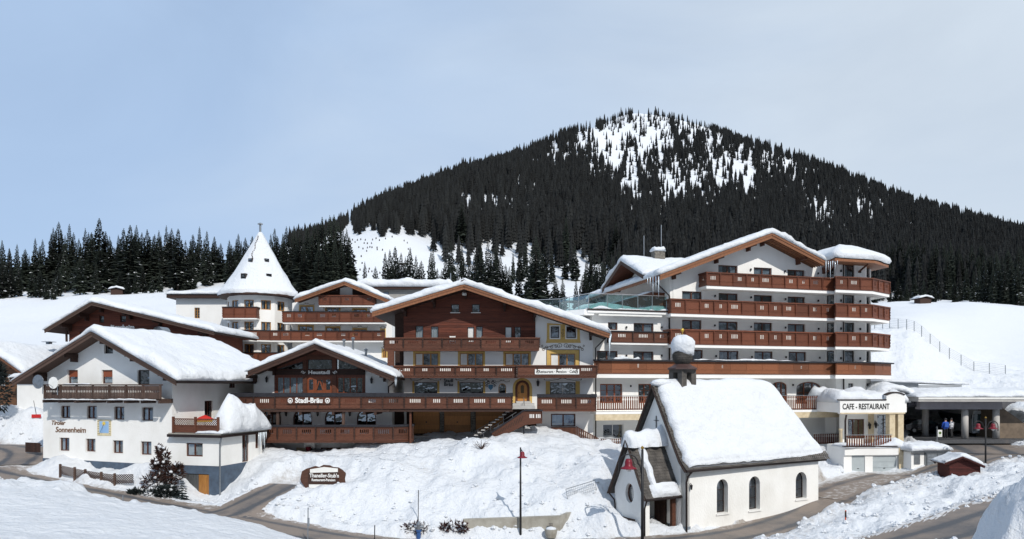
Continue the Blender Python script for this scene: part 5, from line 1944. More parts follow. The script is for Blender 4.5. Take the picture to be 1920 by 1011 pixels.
for (a, b, m_) in ((777, 820, 1), (861.5, 906, 1), (1031.5, 1079, 1)):
    r = g.rect(a, b, 717, 739.5)
    holes_w.append(window(g.root, r, 0, FRAME_DARK, 1, glass=GLASS_DARK, rec=.12, fw=.06))
    x0, x1 = r[0], r[1]
    w_ = .18 if a < 1000 else .38
    for (p0, p1) in ((x0 - w_, x0 - .01), (x1 + .01, x1 + w_)):
        MB().box(p0, p1, -.012, -.001, r[2] - .3, r[3] + .1).build('painted_surround', OCHRE, g.root)
    cornice(g.root, x0 - w_, x1 + w_, r[3] + .16, 0, s=.9)
    if a > 1000:
        MB().lathe([(.03, -.5), (.05, -.2), (.11, -.1), (.09, .02), (.02, .1), (.02, .3)], ((x0 + x1) / 2, .09, (r[2] + r[3]) / 2), 6).build('window_ornament', TRIM_WHITE, g.root)
r = g.rect(934.5, 949, 719, 739.5)
holes_w.append(window(g.root, r, 0, FRAME_OCHRE, 1, arch=True, rec=.1, fw=.07, glass=GLASS_DARK))
cornice(g.root, r[0] - .15, r[1] + .15, r[3] + .1, 0, s=.6)
# front door in its arch
r = g.rect(966, 993, 713, 760)
lp = arch_loop(*r)
holes_w.append(lp)
fr = MB().plate(lp, [shrink(lp, .2)], .1, .22).build('door_frame', WOOD_BROWN, g.root)
lp2 = shrink(lp, .2)
dx0, dx1, dz0, dz1 = min(p[0] for p in lp2), max(p[0] for p in lp2), min(p[1] for p in lp2), max(p[1] for p in lp2)
inner = arch_loop(dx0 + .28, dx1 - .28, dz0 + .85, dz1 - .22)
dl = MB().plate(lp2, [inner], .2, .25).build('front_door', WOOD_DOOR, g.root)
MB().add([(a, .225, b) for a, b in inner], [tuple(range(len(inner)))]).build('pane', mat('amber_glass', (.12, .08, .03), None, 4, .15), dl)
MB().tube([(dx0 + .12, .2, dz0 + .8), (dx0 + .12, .13, dz0 + .8), (dx0 + .12, .13, dz0 + .95)], .02, 5).build('handle', BLACK, dl)
MB().plate(arch_loop(r[0] - .22, r[1] + .22, r[2], r[3] + .2), [arch_loop(r[0], r[1], r[2] + .001, r[3])], -.012, -.001).build('painted_surround', OCHRE, g.root)
cornice(g.root, r[0] - .25, r[1] + .25, r[3] + .2, 0, s=.8)
# lower window right of the stairs
r = g.rect(1033, 1079, 776, 800)
holes_w.append(window(g.root, r, 0, FRAME_BROWN, 2, curtain=(mat('blue_curtain', (.30, .42, .58), (.22, .33, .48), 2, .9, stretch=(14, 1, .4)), 'full'), rec=.1, fw=.1))
MB().box(r[0] + .05, r[1] - .05, .16, .2, r[2] + .05, r[2] + .3).build('cafe_curtain', CURTAIN, g.root)
outer = [(xl, g.p(870, 767)[1]), (g.x(1006), g.p(870, 767)[1]), (g.x(1006), -2), (xr, -2), (xr, zr_(xr)), (xm, zr_(xm)), (xm, zs), (xl, zs)]
facade(g.root, outer, holes_w, 0, .22, PLASTER)
# boarded gable
for (a, b) in ((846, 861), (885, 899.5)):
    holes_d.append(window(g.root, g.rect(a, b, 570.5, 586), 0, FRAME_DARK, 1, curtain=(CURTAIN, 'top'), rec=.1, fw=.06, sill=TRIM_WHITE))
for (a, b, c, d, k) in ((779, 793.5, 611, 640, 'c'), (808, 822, 612, 640, 'c'), (876.5, 888.5, 613, 642, 's'), (892.5, 905, 612, 642, 'c'), (947, 959.5, 613, 643, 's'), (965, 976.5, 613, 643, 'd')):
    holes_d.append(window(g.root, g.rect(a, b, c, d), 0, FRAME_DARK, 1, shutter=(0,) if k == 's' else None, curtain=(CURTAIN, 'full') if k == 'c' else None, rec=.1, fw=.05))
facade(g.root, [(xl, zs + .002), (xm - .002, zs + .002), (xm - .002, zr_(xm)), (rgx, zr_(rgx)), (xl, zr_(xl))], holes_d, -.03, .22, WOOD_WALL, 'gable_wall')
# individual boards on the gable
ztop_ = zr_(rgx)
k = 0
z = zs + .02
while z < ztop_ - .3:
    zb = z + .20
    a = xl if zb < zr_(xl) else float(np.interp(zb, [zr_(xl), ztop_], [xl, rgx]))
    b = xm - .01 if zb < zr_(xm) else float(np.interp(-zb, [-ztop_, -zr_(xm)], [rgx, xm]))
    cuts = [a + .02]
    for h_ in holes_d:
        hx0, hx1 = h_[0][0] - .03, h_[1][0] + .03
        if h_[0][1] - .2 < z < h_[2][1] + .02 and hx0 > a and hx1 < b:
            cuts += [hx0, hx1]
    cuts = sorted(cuts) + [b - .02]
    for q in range(0, len(cuts) - 1, 2):
        if cuts[q + 1] - cuts[q] > .15:
            MB().box(cuts[q], cuts[q + 1], -.055 - .006 * (k % 3), -.0305, z, z + .188).build('plank', WOOD_WALL, g.root)
    z += .205
    k += 1
# side and rear walls
MB().box(xl, xl + .2, .22, 13, 0, zr_(xl) - .02).box(xr - .2, xr, .22, 13, -2, zr_(xr) - .02).box(xl, xr, 12.8, 13, 0, zr_(xr) - .1).build('wall', PLASTER, g.root)
# left recess behind the corner post
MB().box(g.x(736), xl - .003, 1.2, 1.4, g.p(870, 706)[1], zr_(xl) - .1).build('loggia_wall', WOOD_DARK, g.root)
MB().box(g.x(742, 1.19), g.x(755, 1.19), 1.13, 1.199, g.p(748, 686)[1], g.p(748, 662)[1]).build('loggia_door', WOOD_DARK, g.root)
cp = MB()
cp.box(g.x(727, -1.2), g.x(739, -1.2), -1.35, -.95, g.p(730, 686, -1.2)[1], g.p(730, 656, -1.2)[1])
cp.build('corner_post', WOOD_BROWN, g.root)
gable_roof(g, prof, YF, 13.5, WOOD_DARK, T=.28, fascia=WOOD_EAVE, fh=.42, purlins=[xl + .2, g.x(815), rgx, g.x(946), xm - .1, xr - .25], beam=WOOD_DARK, snow=.62, seed=41, snow_kw=dict(edge=.6))
MB().tube([(rgx, YF - .05, prof[1][1] + .05), (rgx, YF + 1, prof[1][1] + .05)], .35, 8).build('ridge_cap', WOOD_DARK, g.root)
q = g.p(871, 551, -.9)
fl = MB().lathe([(.06, .2), (.15, .1), (.2, -.1), (.17, -.16)], (q[0], -1.1, q[1]), 10)
fl.box(q[0] - .05, q[0] + .05, -1.1, -.9, q[1] + .1, q[1] + .5)
fl.build('floodlight', TRIM_WHITE, g.root)
icicles(g.root, [(prof[2][0] - .02 + .05 * k, YF + .1 + .12 * k, prof[2][1] - .05, (1.9, 1.3, 1.6, .8, .5)[k]) for k in range(5)], .08, 6)
icicles(g.root, [(prof[0][0] + 1.4 + .4 * k, 1.6 + .6 * k, prof[0][1] - .05, (1.6, 1.2, 1.9)[k % 3]) for k in range(4)], .09, 7)
MB().tube([(prof[2][0] + .05, YF + .2, prof[2][1] - .16), (prof[2][0] + .05, 13, prof[2][1] - .2)], .07, 6).build('gutter', GUTTER, g.root)
downpipe(g.root, [(prof[2][0] + .0, -.4, prof[2][1] - .2), (g.x(1117, -.12), -.12, prof[2][1] - 1.1), (g.x(1117, -.12), -.12, g.p(1117, 830)[1])], .06)
# balconies
def band(px, py, y):
    return g.p(px, py, y)[1]
yb = -1.25
b1 = balcony(g.root, [(g.x(720, yb), 1.2), (g.x(720, yb), yb), (g.x(1011, yb), yb), (g.x(1008, 0), 0)], band(870, 652, yb), band(870, 635, yb), WOOD_BROWN, slots=(5, 5, 6, 5), wall_y=0, sw=.075, pw=1.75)
yb2 = -1.35
b2 = balcony(g.root, [(g.x(739, yb2), .8), (g.x(739, yb2), yb2), (g.x(969, yb2), yb2)], band(870, 703, yb2), band(870, 687.5, yb2), WOOD_BROWN, slots=(6, 6, 3), wall_y=0, sw=.08, pw=1.72)
b2b = balcony(g.root, [(g.x(969, yb2) + .02, yb2), (g.x(970, yb2 - .35), yb2 - .35), (g.x(1119, yb2 - .35), yb2 - .35), (g.x(1119, yb2), .0)], band(1050, 703, yb2), band(1050, 687, yb2), WOOD_BROWN, slots=(6, 0, 0, 6), wall_y=0, sw=.08, pw=1.72)
xs0, xs1 = g.x(1003, yb2 - .42), g.x(1086, yb2 - .42)
zsn = (band(1050, 692.3, yb2 - .42), band(1050, 702, yb2 - .42))
sg = MB().box(xs0, xs1, yb2 - .42, yb2 - .36, zsn[1], zsn[0]).build('sign', TRIM_WHITE, g.root)
lettering(sg, 'Restaurant · Pension · Cafe', .33, ((xs0 + xs1) / 2, yb2 - .425, (zsn[0] + zsn[1]) / 2), LETTER_BLACK, 'CENTER', bold=.006, ext=.004, sx=.86)
for xx in (xs0 + .24, xs1 - .24):
    lp_ = arch_loop(xx - .12, xx + .12, (zsn[0] + zsn[1]) / 2 - .13, (zsn[0] + zsn[1]) / 2 + .13, rise=.08)
    MB().plate(lp_, [shrink(lp_, .05)], yb2 - .43, yb2 - .421).build('emblem', LETTER_BLACK, sg)
# chairs on the top balcony
def chair_mb():
    mb = MB()
    mb.box(-.25, .25, -.25, .25, .40, .45)
    for sx in (-.23, .23):
        for sy in (-.23, .23):
            mb.box(sx - .02, sx + .02, sy - .02, sy + .02, 0, .40)
        mb.box(sx - .02, sx + .02, .21, .25, .45, .98)
    mb.box(-.23, .23, .21, .24, .55, .96)
    return mb
for i, (px, m_, lab) in enumerate(((849, TRIM_WHITE, 'white chair on the top balcony of the inn'), (908, WOOD_BROWN, 'brown wooden chair on the top balcony of the inn'))):
    o = chair_mb().build('balcony_chair', m_)
    o.location = INN.m @ Vector((g.x(px, -.6), -.6, band(870, 652, yb) - .10))
    o.rotation_euler = (0, 0, R(180))
    o.scale = (1, 1, 1.15)
    tag(o, lab, 'chair')
# terrace deck in front of the first floor, railing continues over the tavern
yd = -5.4
zd1, zd0 = band(870, 744, yd), band(870, 764.5, yd)
xt0, xt1 = g.x(435, yd), g.x(960, yd)
deck = balcony(g.root, [(xt0, -1.2), (xt0, yd), (xt1, yd), (xt1, yd + 1.3)], zd0, zd1, WOOD_BROWN, cap=RAIL_CAP, slots=(5, 6, 4), wall_y=-.002, sw=.075, pw=1.72, name='terrace_balcony', cap_h=.30, floor=False)
MB().box(g.x(730, -2.5), xt1 + .05, yd + .1, -.003, zd0 - .32, zd0 - .11).build('terrace_floor', WOOD_DARK, g.root)
sb = g.rect(538, 621, 745, 757.5, yd - .05)
sgn = MB().box(sb[0], sb[1], yd - .09, yd - .07, sb[2], sb[3]).build('sign', WOOD_BROWN, g.root)
lettering(sgn, 'Stadl-Bräu', .55, ((sb[0] + sb[1]) / 2, yd - .10, (sb[2] + sb[3]) / 2), LETTER_WHITE, 'CENTER', bold=.018, sx=.95)
for xx in (sb[0] + .28, sb[1] - .28):
    e = MB()
    lp_ = [(xx + .2 * math.cos(k * .7854 + .39), (sb[2] + sb[3]) / 2 + .22 * math.sin(k * .7854 + .39)) for k in range(8)]
    e.plate(lp_, [shrink(lp_, .055)], yd - .115, yd - .091)
    e.box(xx - .07, xx + .07, yd - .115, yd - .091, (sb[2] + sb[3]) / 2 - .1, (sb[2] + sb[3]) / 2 + .05)
    e.build('emblem', LETTER_WHITE, sgn)
# right piece of the deck balcony
deck2 = balcony(g.root, [(g.x(1007, yd + 3.4), yd + 3.4), (g.x(1117, yd + 3.4), yd + 3.4), (g.x(1117, yd + 3.4), 0)], band(1060, 766, yd + 3.4), band(1060, 745, yd + 3.4), WOOD_BROWN, cap=RAIL_CAP, slots=(6, 6, 6), wall_y=0, sw=.075, pw=1.7, name='terrace_balcony', cap_h=.26)
x_, z_ = g.p(841, 714)
lettering(g.root, 'Stadl', .42, (x_, -.012, z_), LETTER_BLACK, 'CENTER', bold=.012)
x_, z_ = g.p(841, 721)
lettering(g.root, 'Bräu', .42, (x_, -.012, z_), LETTER_BLACK, 'CENTER', bold=.012)
# painted coat of arms
x_, z_ = g.p(920, 724)
mb = MB()
for s_ in (-1, 1):
    for (dx, dz, rr_) in ((.16, .28, .16), (.34, .18, .15), (.34, -.02, .12), (.2, .42, .1)):
        scroll(mb, spiral(x_ + s_ * dx, z_ + dz, rr_, 1.0, 0 if s_ > 0 else math.pi, s_), .05, 0)
mb.build('painted_crest', LETTER_BLACK, g.root)
MB().plate([(x_ - .2, z_ + .12), (x_ - .2, z_ - .15), (x_, z_ - .38), (x_ + .2, z_ - .15), (x_ + .2, z_ + .12)], [], -.014, -.001).build('painted_shield', mat('shield_blue', (.12, .28, .42), None, 3, .8), g.root)
wall_lamp(g.root, (g.x(1008.5), 0, g.p(1008, 722)[1]), 1.2)
# garages under the deck
zg0, zg1 = -.2, zd0 - .34
gw = g.x(757)
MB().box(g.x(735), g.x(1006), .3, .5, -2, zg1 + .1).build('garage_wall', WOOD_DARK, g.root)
gdm = None
for (a, b) in ((775, 824), (833, 882), (892, 944)):
    x0, x1 = g.x(a, .2), g.x(b, .2)
    zb_, zt_ = band(830, 813, .2), band(830, 772, .2)
    d = MB().box(x0, x1, .2, .28, zb_, zt_).build('garage_door', WOOD_GARAGE, g.root)
    n = 5
    for q in range(n):
        z0_ = zb_ + (zt_ - zb_) * q / n
        MB().box(x0 + .03, x1 - .03, .17, .199, z0_ + .012, z0_ + (zt_ - zb_) / n - .012).build('door_panel', WOOD_GARAGE, d)
    MB().box((x0 + x1) / 2 - .05, (x0 + x1) / 2 + .05, .13, .169, (zb_ + zt_) / 2 - .02, (zb_ + zt_) / 2 + .1).build('handle', BLACK, d)
for (a, b) in ((824.5, 832.5), (882.5, 891.5)):
    x0, x1 = g.x(a, .1), g.x(b, .1)
    pz0, pz1 = band(830, 816, .1), zg1
    pil = MB().box(x0 + .03, x1 - .03, .12, .29, pz0 - 1, pz1).build('pillar', CONCRETE, g.root)
    rr2 = random.Random(int(a))
    zz = pz0 - .2
    while zz < pz1 - .15:
        h_ = rr2.uniform(.14, .26)
        sp = x0 + (x1 - x0) * rr2.uniform(.35, .65)
        for (u0, u1) in ((x0, sp - .012), (sp + .012, x1)):
            j = lambda: rr2.uniform(-.015, .015)
            MB().hexa([(u0 + j(), .06 + j(), zz), (u1 + j(), .06 + j(), zz), (u1, .119, zz), (u0, .119, zz), (u0 + j(), .06 + j(), zz + h_ - .02), (u1 + j(), .06 + j(), zz + h_ - .02), (u1, .119, zz + h_ - .02), (u0, .119, zz + h_ - .02)]).build('stone', STONE, pil)
        zz += h_
MB().box(g.x(745), g.x(1006), -.8, .19, -2, band(830, 816, 0)).build('garage_apron', CONCRETE_LIGHT, g.root)
MB().box(g.x(768, -5.0), g.x(771.5, -5.0), -5.1, -4.8, -1, zd0 - .33).build('deck_post', WOOD_BROWN, g.root)
# stairs up to the door
zl = band(975, 761, -2.8)           # landing height
sx0, sx1 = g.x(961, -3.2), g.x(1003, -3.2)
st = MB().box(sx0, sx1, -4.3, -.003, zl - .22, zl).build('stair_landing', CONCRETE_LIGHT, g.root)
MB().box(sx0, sx1, -2.2, -.004, zl + .002, zl + .17).build('door_step', CONCRETE_LIGHT, st)
MB().box(sx0 + .3, sx1 - .3, -1.3, -.005, zl + .172, zl + .33).build('door_step', CONCRETE_LIGHT, st)
n = 11
xlow, zlow = g.x(888, -5.0), band(890, 822, -5.0)
for k in range(n):
    f0, f1 = k / n, (k + 1) / n
    xa_, xb_ = sx0 + (xlow - sx0) * f1, sx0 + (xlow - sx0) * f0
    zz = zl + (zlow - zl) * (k + 1) / (n + 1)
    MB().box(xa_, xb_ + .03, -4.3, -2.7, zz - .06, zz).build('stair_tread', CONCRETE_LIGHT, st)
# wooden cheek along the front of the stairs
yk = -4.45
top = [g.p(1016, 771, yk), g.p(982, 771, yk), g.p(922, 812, yk)]
bot = [g.p(1015, 794, yk), g.p(985, 797, yk), g.p(925, 826, yk)]
ck = MB().plate([bot[2], bot[1], bot[0], top[0], top[1], top[2]], [], yk, yk + .08).build('stair_parapet', WOOD_BROWN, g.root)
capm = MB()
for a, b in zip(top[:-1], top[1:]):
    capm.bar((a[0], yk + .04, a[1] + .05), (b[0], yk + .04, b[1] + .05), .24, .10)
capm.bar((top[0][0], yk + .04, top[0][1] + .05), (g.x(1007, -2.1), -2.1, top[0][1] + .05), .2, .1)
capm.build('rail', RAIL_CAP, ck)
cut = MB()
for (a, b) in (((top[1][0] * .15 + top[0][0] * .85), None), ((top[1][0] * .5 + top[0][0] * .5), None)):
    for q in range(3):
        cut.box(a - .25 + .14 * q, a - .18 + .14 * q, yk - .012, yk - .001, top[0][1] - .55, top[0][1] - .25)
tag(cut.build('balusters', PLASTER, ck), kind='stuff')
tri = MB()
for k in range(12):
    f = (k + .5) / 12
    xx, zt_, zb_ = top[1][0] + (top[2][0] - top[1][0]) * f, top[1][1] + (top[2][1] - top[1][1]) * f, bot[1][1] + (bot[2][1] - bot[1][1]) * f
    tri.bar((xx - .12, yk - .012, zb_ + .3 * (zt_ - zb_)), (xx + .05, yk - .012, zb_ + .75 * (zt_ - zb_)), .02, .07)
tag(tri.build('carved_slots', WOOD_DARK, ck), kind='stuff')
MB().box(top[0][0] - .06, top[0][0] + .02, yk, -2.1, top[0][1] - 1.0, top[0][1]).build('stair_parapet', WOOD_BROWN, g.root)
hr = MB()
for (pa, pb, yy) in (((950, 775), (890, 809), -2.75), ((968, 773), (900, 815), -3.4), ((980, 774), (926, 804), -4.2)):
    a, b = g.p(*pa, yy), g.p(*pb, yy)
    hr.tube([(a[0], yy, a[1]), (b[0], yy, b[1])], .03, 6)
    for f in (.1, .5, .9):
        xx, zz = a[0] + (b[0] - a[0]) * f, a[1] + (b[1] - a[1]) * f
        hr.tube([(xx, yy, zz), (xx, yy, zz - .9)], .02, 5)
a, b = g.p(982, 745, -2.0), g.p(984, 773, -4.2)
hr.tube([(a[0], -2.0, a[1]), (b[0], -4.2, b[1])], .03, 6)
hr.tube([(a[0], -2.0, a[1]), (a[0], -2.0, a[1] - .9)], .025, 6)
hr.build('handrail', STEEL, g.root)
MB().box(g.x(981, -3.8), g.x(983, -3.8), -3.8, -3.7, -2, bot[1][1] + .3).build('stair_post', BLACK, g.root)
# boarded parapet below the blue-curtained window, and the fence running down to the right
r = g.rect(1033, 1080, 801, 818, -.4)
mp_ = MB().box(r[0], r[1], -.42, -.36, r[2] - .3, r[3]).build('fence', WOOD_BROWN, g.root)
for k in range(16):
    xx = r[0] + (r[1] - r[0]) * k / 16
    MB().box(xx + .008, xx + (r[1] - r[0]) / 16 - .008, -.445, -.421, r[2] - .28, r[3] - .02).build('plank', WOOD_BROWN, mp_)
a, b = g.p(1080, 800, -.4), g.p(1128, 826, -.4)
rl = MB().bar((a[0], -.4, a[1]), (b[0], -.4, b[1]), .07, .09).bar((a[0], -.4, a[1] - .75), (b[0], -.4, b[1] - .75), .07, .09).build('sloping_rail', WOOD_BROWN, mp_)
n = 12
pkm = MB().box(-.06, .06, -.03, .0, 0, .85).mesh('picket', WOOD_BROWN)
for k in range(n):
    f = (k + .5) / n
    put('picket', pkm, mp_, (a[0] + (b[0] - a[0]) * f, -.44, a[1] + (b[1] - a[1]) * f - .88))

# ================================================================== the tavern at left of it
TV = Bld('tavern', 'low tavern with glazed wooden gable front, arched windows and snowy roof', 'tavern', (PX(591, 57), 57, 3.0), 0)
g = TV
YF = -2.2
prof = [g.p(465, 696, YF), g.p(591, 645, YF), g.p(740, 706, YF)]
zr_ = lambda x: zline(prof, x) - .26
xl, xr = g.x(476), g.x(727)
wl_, wr_ = g.x(514.5), g.x(685)
rgx = prof[1][0]
zd = g.p(591, 766)[1]
zf = g.p(591, 745)[1]
ztop_ = zr_(rgx)
# upper storey: white flanks
facade(g.root, [(xl, zd), (wl_, zd), (wl_, zr_(wl_)), (xl, zr_(xl))], [], 0, .2, PLASTER)
facade(g.root, [(wr_, zd), (xr, zd), (xr, zr_(xr)), (wr_, zr_(wr_))], [], 0, .2, PLASTER)
# timber and glass middle
hz = g.p(591, 694)[1]
hz2 = g.p(591, 703)[1]
def tri_clip(x):
    return zr_(x) - .28
holes = []
panes = []
r1_ = g.rect(519, 568.5, 707, 738)
r3_ = g.rect(632, 681, 707, 738)
rd = g.rect(575.5, 623, 706, 740)
up2 = g.rect(577, 622.5, 674, 693)
upl = [(g.x(520), hz + .05), (g.x(568), hz + .05), (g.x(568), tri_clip(g.x(568)) - .1), (g.x(520), max(hz + .1, tri_clip(g.x(520))))]
upr = [(g.x(631), hz + .05), (g.x(680), hz + .05), (g.x(680), max(hz + .1, tri_clip(g.x(680)))), (g.x(631), tri_clip(g.x(631)) - .1)]
for lp in (rect_loop(*r1_), rect_loop(*r3_), rect_loop(*rd), rect_loop(*up2), upl, upr):
    holes.append(lp)
facade(g.root, [(wl_ + .003, zd), (wr_ - .003, zd), (wr_ - .003, zr_(wr_)), (rgx, ztop_), (wl_ + .003, zr_(wl_))], holes, -.02, .2, mat('tavern_timber', (.16, .05, .028), (.10, .03, .018), 3, .6, .01, (6, 6, 1)), 'timber_front')
for lp in (upl, upr, rect_loop(*up2)):
    w = MB().plate(lp, [shrink(lp, .05)], .05, .1).build('window', FRAME_DARK, g.root)
    MB().add([(a, .08, b) for a, b in lp], [tuple(range(len(lp)))]).build('pane', GLASS_DARK, w)
    MB().add([(a, .7, b) for a, b in lp], [tuple(range(len(lp)))]).build('shade_backing', ROOM_SHADE, w)
window(g.root, r1_, 0, FRAME_RED, 4, curtain=(CURTAIN_BLUE, 'full'), rec=.06, fw=.06, glass=GLASS)
window(g.root, r3_, 0, FRAME_RED, 4, rec=.06, fw=.08, glass=GLASS_DARK)
dw = window(g.root, rd, 0, FRAME_RED, 1, rec=.06, fw=.12, glass=GLASS_DARK, name='entrance')
ex0, ex1, ez0, ez1 = rd
MB().box(ex0 + .1, ex0 + .6, .03, .1, ez0, ez1 - .1).box(ex1 - .6, ex1 - .1, .03, .1, ez0, ez1 - .1).build('side_light', FRAME_RED, g.root)
for (a, b) in ((ex0 + .18, ex0 + .5), (ex1 - .5, ex1 - .18)):
    MB().box(a, b, .018, .029, ez0 + .4, ez1 - .25).build('pane', GLASS_DARK, g.root)
dm = (ex0 + ex1) / 2
dl = MB().plate(rect_loop(ex0 + .61, ex1 - .61, ez0, ez1 - .1), [rect_loop(ex0 + .8, ex1 - .8, ez0 + .35, ez1 - .28)], .03, .09).build('front_door', FRAME_RED, g.root)
MB().bar((dm - .28, .04, ez0 + .35), (dm - .02, .04, ez1 - .3), .05, .1).bar((dm + .28, .04, ez0 + .35), (dm + .02, .04, ez1 - .3), .05, .1).build('door_brace', FRAME_RED, dl)
MB().box(wl_, wr_, -.14, -.022, hz2, hz - .0).build('lintel', WOOD_DARK, g.root)
x_, z_ = g.p(599.5, 698.6)
sg = MB().box(g.x(564), g.x(635), -.19, -.142, hz2 + .03, hz - .03).build('sign', WOOD_DARK, g.root)
lettering(sg, 'Heustadl', .40, (x_, -.20, z_), LETTER_WHITE, 'CENTER', bold=.014, sx=1.25)
mb = MB()
for s_ in (-1, 1):
    scroll(mb, spiral(x_ + s_ * 1.33, z_, .13, 1.1, 0 if s_ > 0 else math.pi, s_), .05, -.2)
    scroll(mb, [(x_ + s_ * 1.12, z_ + .04), (x_ + s_ * 1.25, z_ - .1), (x_ + s_ * 1.4, z_ - .02)], .05, -.2)
mb.build('flourish', LETTER_WHITE, sg)
for px in (572, 627):
    MB().box(g.x(px) - .16, g.x(px) + .16, -.1, -.021, zd, g.p(px, 676)[1]).build('timber_post', WOOD_BROWN, g.root)
bb_ = g.p(600, 667)
MB().box(g.x(575), g.x(626), -.1, -.021, g.p(600, 673.5)[1], g.p(600, 667)[1]).build('timber_beam', WOOD_BROWN, g.root)
wall_lamp(g.root, (g.x(501.5), 0, g.p(501, 715)[1]), 1.1)
wall_lamp(g.root, (g.x(697.5), 0, g.p(697, 717)[1]), 1.1)
# lower storey with arches
holes = []
zl0 = g.p(591, 812)[1]
for (a, b) in ((491.5, 527), (549.5, 585), (609, 644.5), (669, 705)):
    r = g.rect(a, b, 767.5, 812)
    holes.append(window(g.root, r, 0, FRAME_BROWN, 2, arch=True, rise=(r[1] - r[0]) * .42, rec=.14, fw=.09, glass=GLASS_DARK))
facade(g.root, [(xl, zl0 - 1.2), (g.x(735), zl0 - 1.2), (g.x(735), zd - .002), (xl, zd - .002)], holes, 0, .2, PLASTER)
MB().box(xl, xl + .2, .2, 9, -1, zr_(xl) - .02).box(xr - .2, xr, .2, 9, -1, zr_(xr) - .02).build('wall', PLASTER, g.root)
for px in (538, 597, 657):
    wall_lamp(g.root, (g.x(px), 0, g.p(px, 778)[1]), 1.15)
MB().box(xl, g.x(740), -2.45, -.003, zd - .20, zd - .02).build('terrace_floor', WOOD_DARK, g.root)
for px in (521, 644):
    MB().box(g.x(px, -2.2) - .1, g.x(px, -2.2) + .1, -2.3, -2.1, g.p(px, 800, -2.2)[1], zd - .2).build('porch_post', WOOD_WEATHERED, g.root)
for px in (516, 573, 633, 690, 710):
    MB().box(g.x(px, -1) - .1, g.x(px, -1) + .1, -2.44, -.003, zd - .42, zd - .202).build('beam', WOOD_DARK, g.root)
gable_roof(g, prof, YF, 9.8, WOOD_DARK, T=.26, fascia=WOOD_DARK, fh=.45, purlins=[xl + .2, wl_ + .1, wr_ - .1, xr - .2], beam=WOOD_DARK, snow=.42, seed=51,
           snow_kw=dict(lump=.25, drift=lambda s, t: 1 - .35 * np.exp(-((s - .82) / .12) ** 2 - ((t - .6) / .3) ** 2)))
icicles(g.root, [(prof[2][0] + .02, YF + .1 + .16 * k, prof[2][1] - .05, (.7, .45, .8, .35)[k % 4]) for k in range(6)], .06, 9)
downpipe(g.root, [(prof[2][0], -.3, prof[2][1] - .2), (xr + .08, -.1, prof[2][1] - .8), (xr + .08, -.1, zd)], .06)
for (px, py, h_) in ((511, 664, .8), (645, 646, .5), (662, 645, 1.0), (686, 656, .45)):
    q = g.p(px, py, 5.0)
    zz = zline(prof, q[0])
    MB().lathe([(.1, -.3), (.1, h_), (.18, h_ + .02), (.18, h_ + .12), (.05, h_ + .2)], (q[0], 5.0, zz + .4), 8).build('roof_vent', ZINC, g.root)
# lower balcony with chamfered end
yl = -2.5
zb1, zb0 = g.p(600, 800, yl)[1], g.p(600, 827, yl)[1]
balcony(g.root, [(g.x(484, yl), -.05), (g.x(484, yl), yl), (g.x(737, yl), yl), (g.x(774, yl + .9), yl + .9), (g.x(776, -.1), -.1)], zb0 + .12, zb1 - .02, WOOD_BROWN, cap=RAIL_CAP, slots=(5, 5, 6), wall_y=-.003, sw=.075, pw=1.45, cap_h=.16)
# ground floor under it
gz1 = zb0 - .2
MB().box(xl, g.x(735), .3, .5, -2, gz1).build('basement_wall', PLASTER, g.root)
for (a, b, m_) in ((489, 520, WOOD_DARK), (556, 573, CREAM), (602, 638, WOOD_BROWN), (575, 585, WOOD_DARK)):
    x0, x1 = g.x(a, .25), g.x(b, .25)
    d = MB().box(x0, x1, .22, .29, -2, gz1 - .15).build('basement_door', m_, g.root)
    for q in range(3):
        MB().box(x0 + .06, x1 - .06, .19, .219, gz1 - .75 - .62 * q, gz1 - .22 - .62 * q).build('door_panel', m_, d)
# basketball hoop by the basement door
hp = thing('basketball_hoop', 'small red and white basketball hoop below the tavern balcony', 'hoop', tuple(TV.m @ Vector((g.x(580, -.6), -.6, 0))), 0)
zz = g.p(580, 838, -.6)[1]
MB().box(-.42, .42, -.03, .03, zz - .1, zz + .5).build('backboard', TRIM_WHITE, hp)
rg = MB()
rg.tube([(.23 * math.cos(k * .5236), -.28 + .23 * math.sin(k * .5236), zz) for k in range(13)], .025, 5, False)
rg.build('rim', RED_PAINT, hp)
MB().lathe([(.23, 0), (.15, -.3), (.17, -.42)], (0, -.28, zz), 10).build('net', RED_PAINT, hp)
MB().tube([(0, .05, -1), (0, .05, zz + .2)], .05, 6).build('pole', BLACK, hp)

# ================================================================== the big hotel at right
HT = Bld('hotel', 'large white hotel with four long reddish wooden balconies and corner tower', 'hotel', (PX(1256, 63.0), 63.0, 2.0), R(15))
g = HT
xr = g.x(1547)
YF = -1.7
prof = [g.p(1237, 515, YF), g.p(1447, 437, YF), g.p(1546, 489, YF)]
zr_ = lambda x: zline(prof, x) - .30
rgx = prof[1][0]
zb = -.5
WR = [[(1347, 1383, 497.5, 512), (1413.5, 1447, 502, 514), (1476.5, 1509, 506, 518)],
      [(1279, 1316, 546.5, 562), (1347.5, 1383.5, 550, 564), (1413.5, 1448, 553.5, 567), (1477, 1509.5, 556.5, 570)],
      [(1279, 1315.5, 600, 619), (1347.5, 1383.5, 603, 621), (1413.5, 1448, 605, 622), (1477, 1510, 607.5, 624)],
      [(1281, 1318, 656, 678), (1348.5, 1385, 658, 679), (1414.7, 1449, 659, 679), (1478.7, 1512, 660, 680)]]
holes = []
for i, row in enumerate(WR):
    for j, (a, b, c, d) in enumerate(row):
        r = g.rect(a, b, c, d + 6)
        holes.append(window(g.root, r, 0, FRAME_BROWN, 2, curtain=(CURTAIN_BLUE, ('sides', 'full', 'right', 'left')[(i + j) % 4]), rec=.14, fw=.10))
        if j < len(row):
            q = g.p(b + 24, (c + d) / 2 + 1)
            if q[0] < xr - .3:
                spot(g.root, (q[0], 0, q[1]))
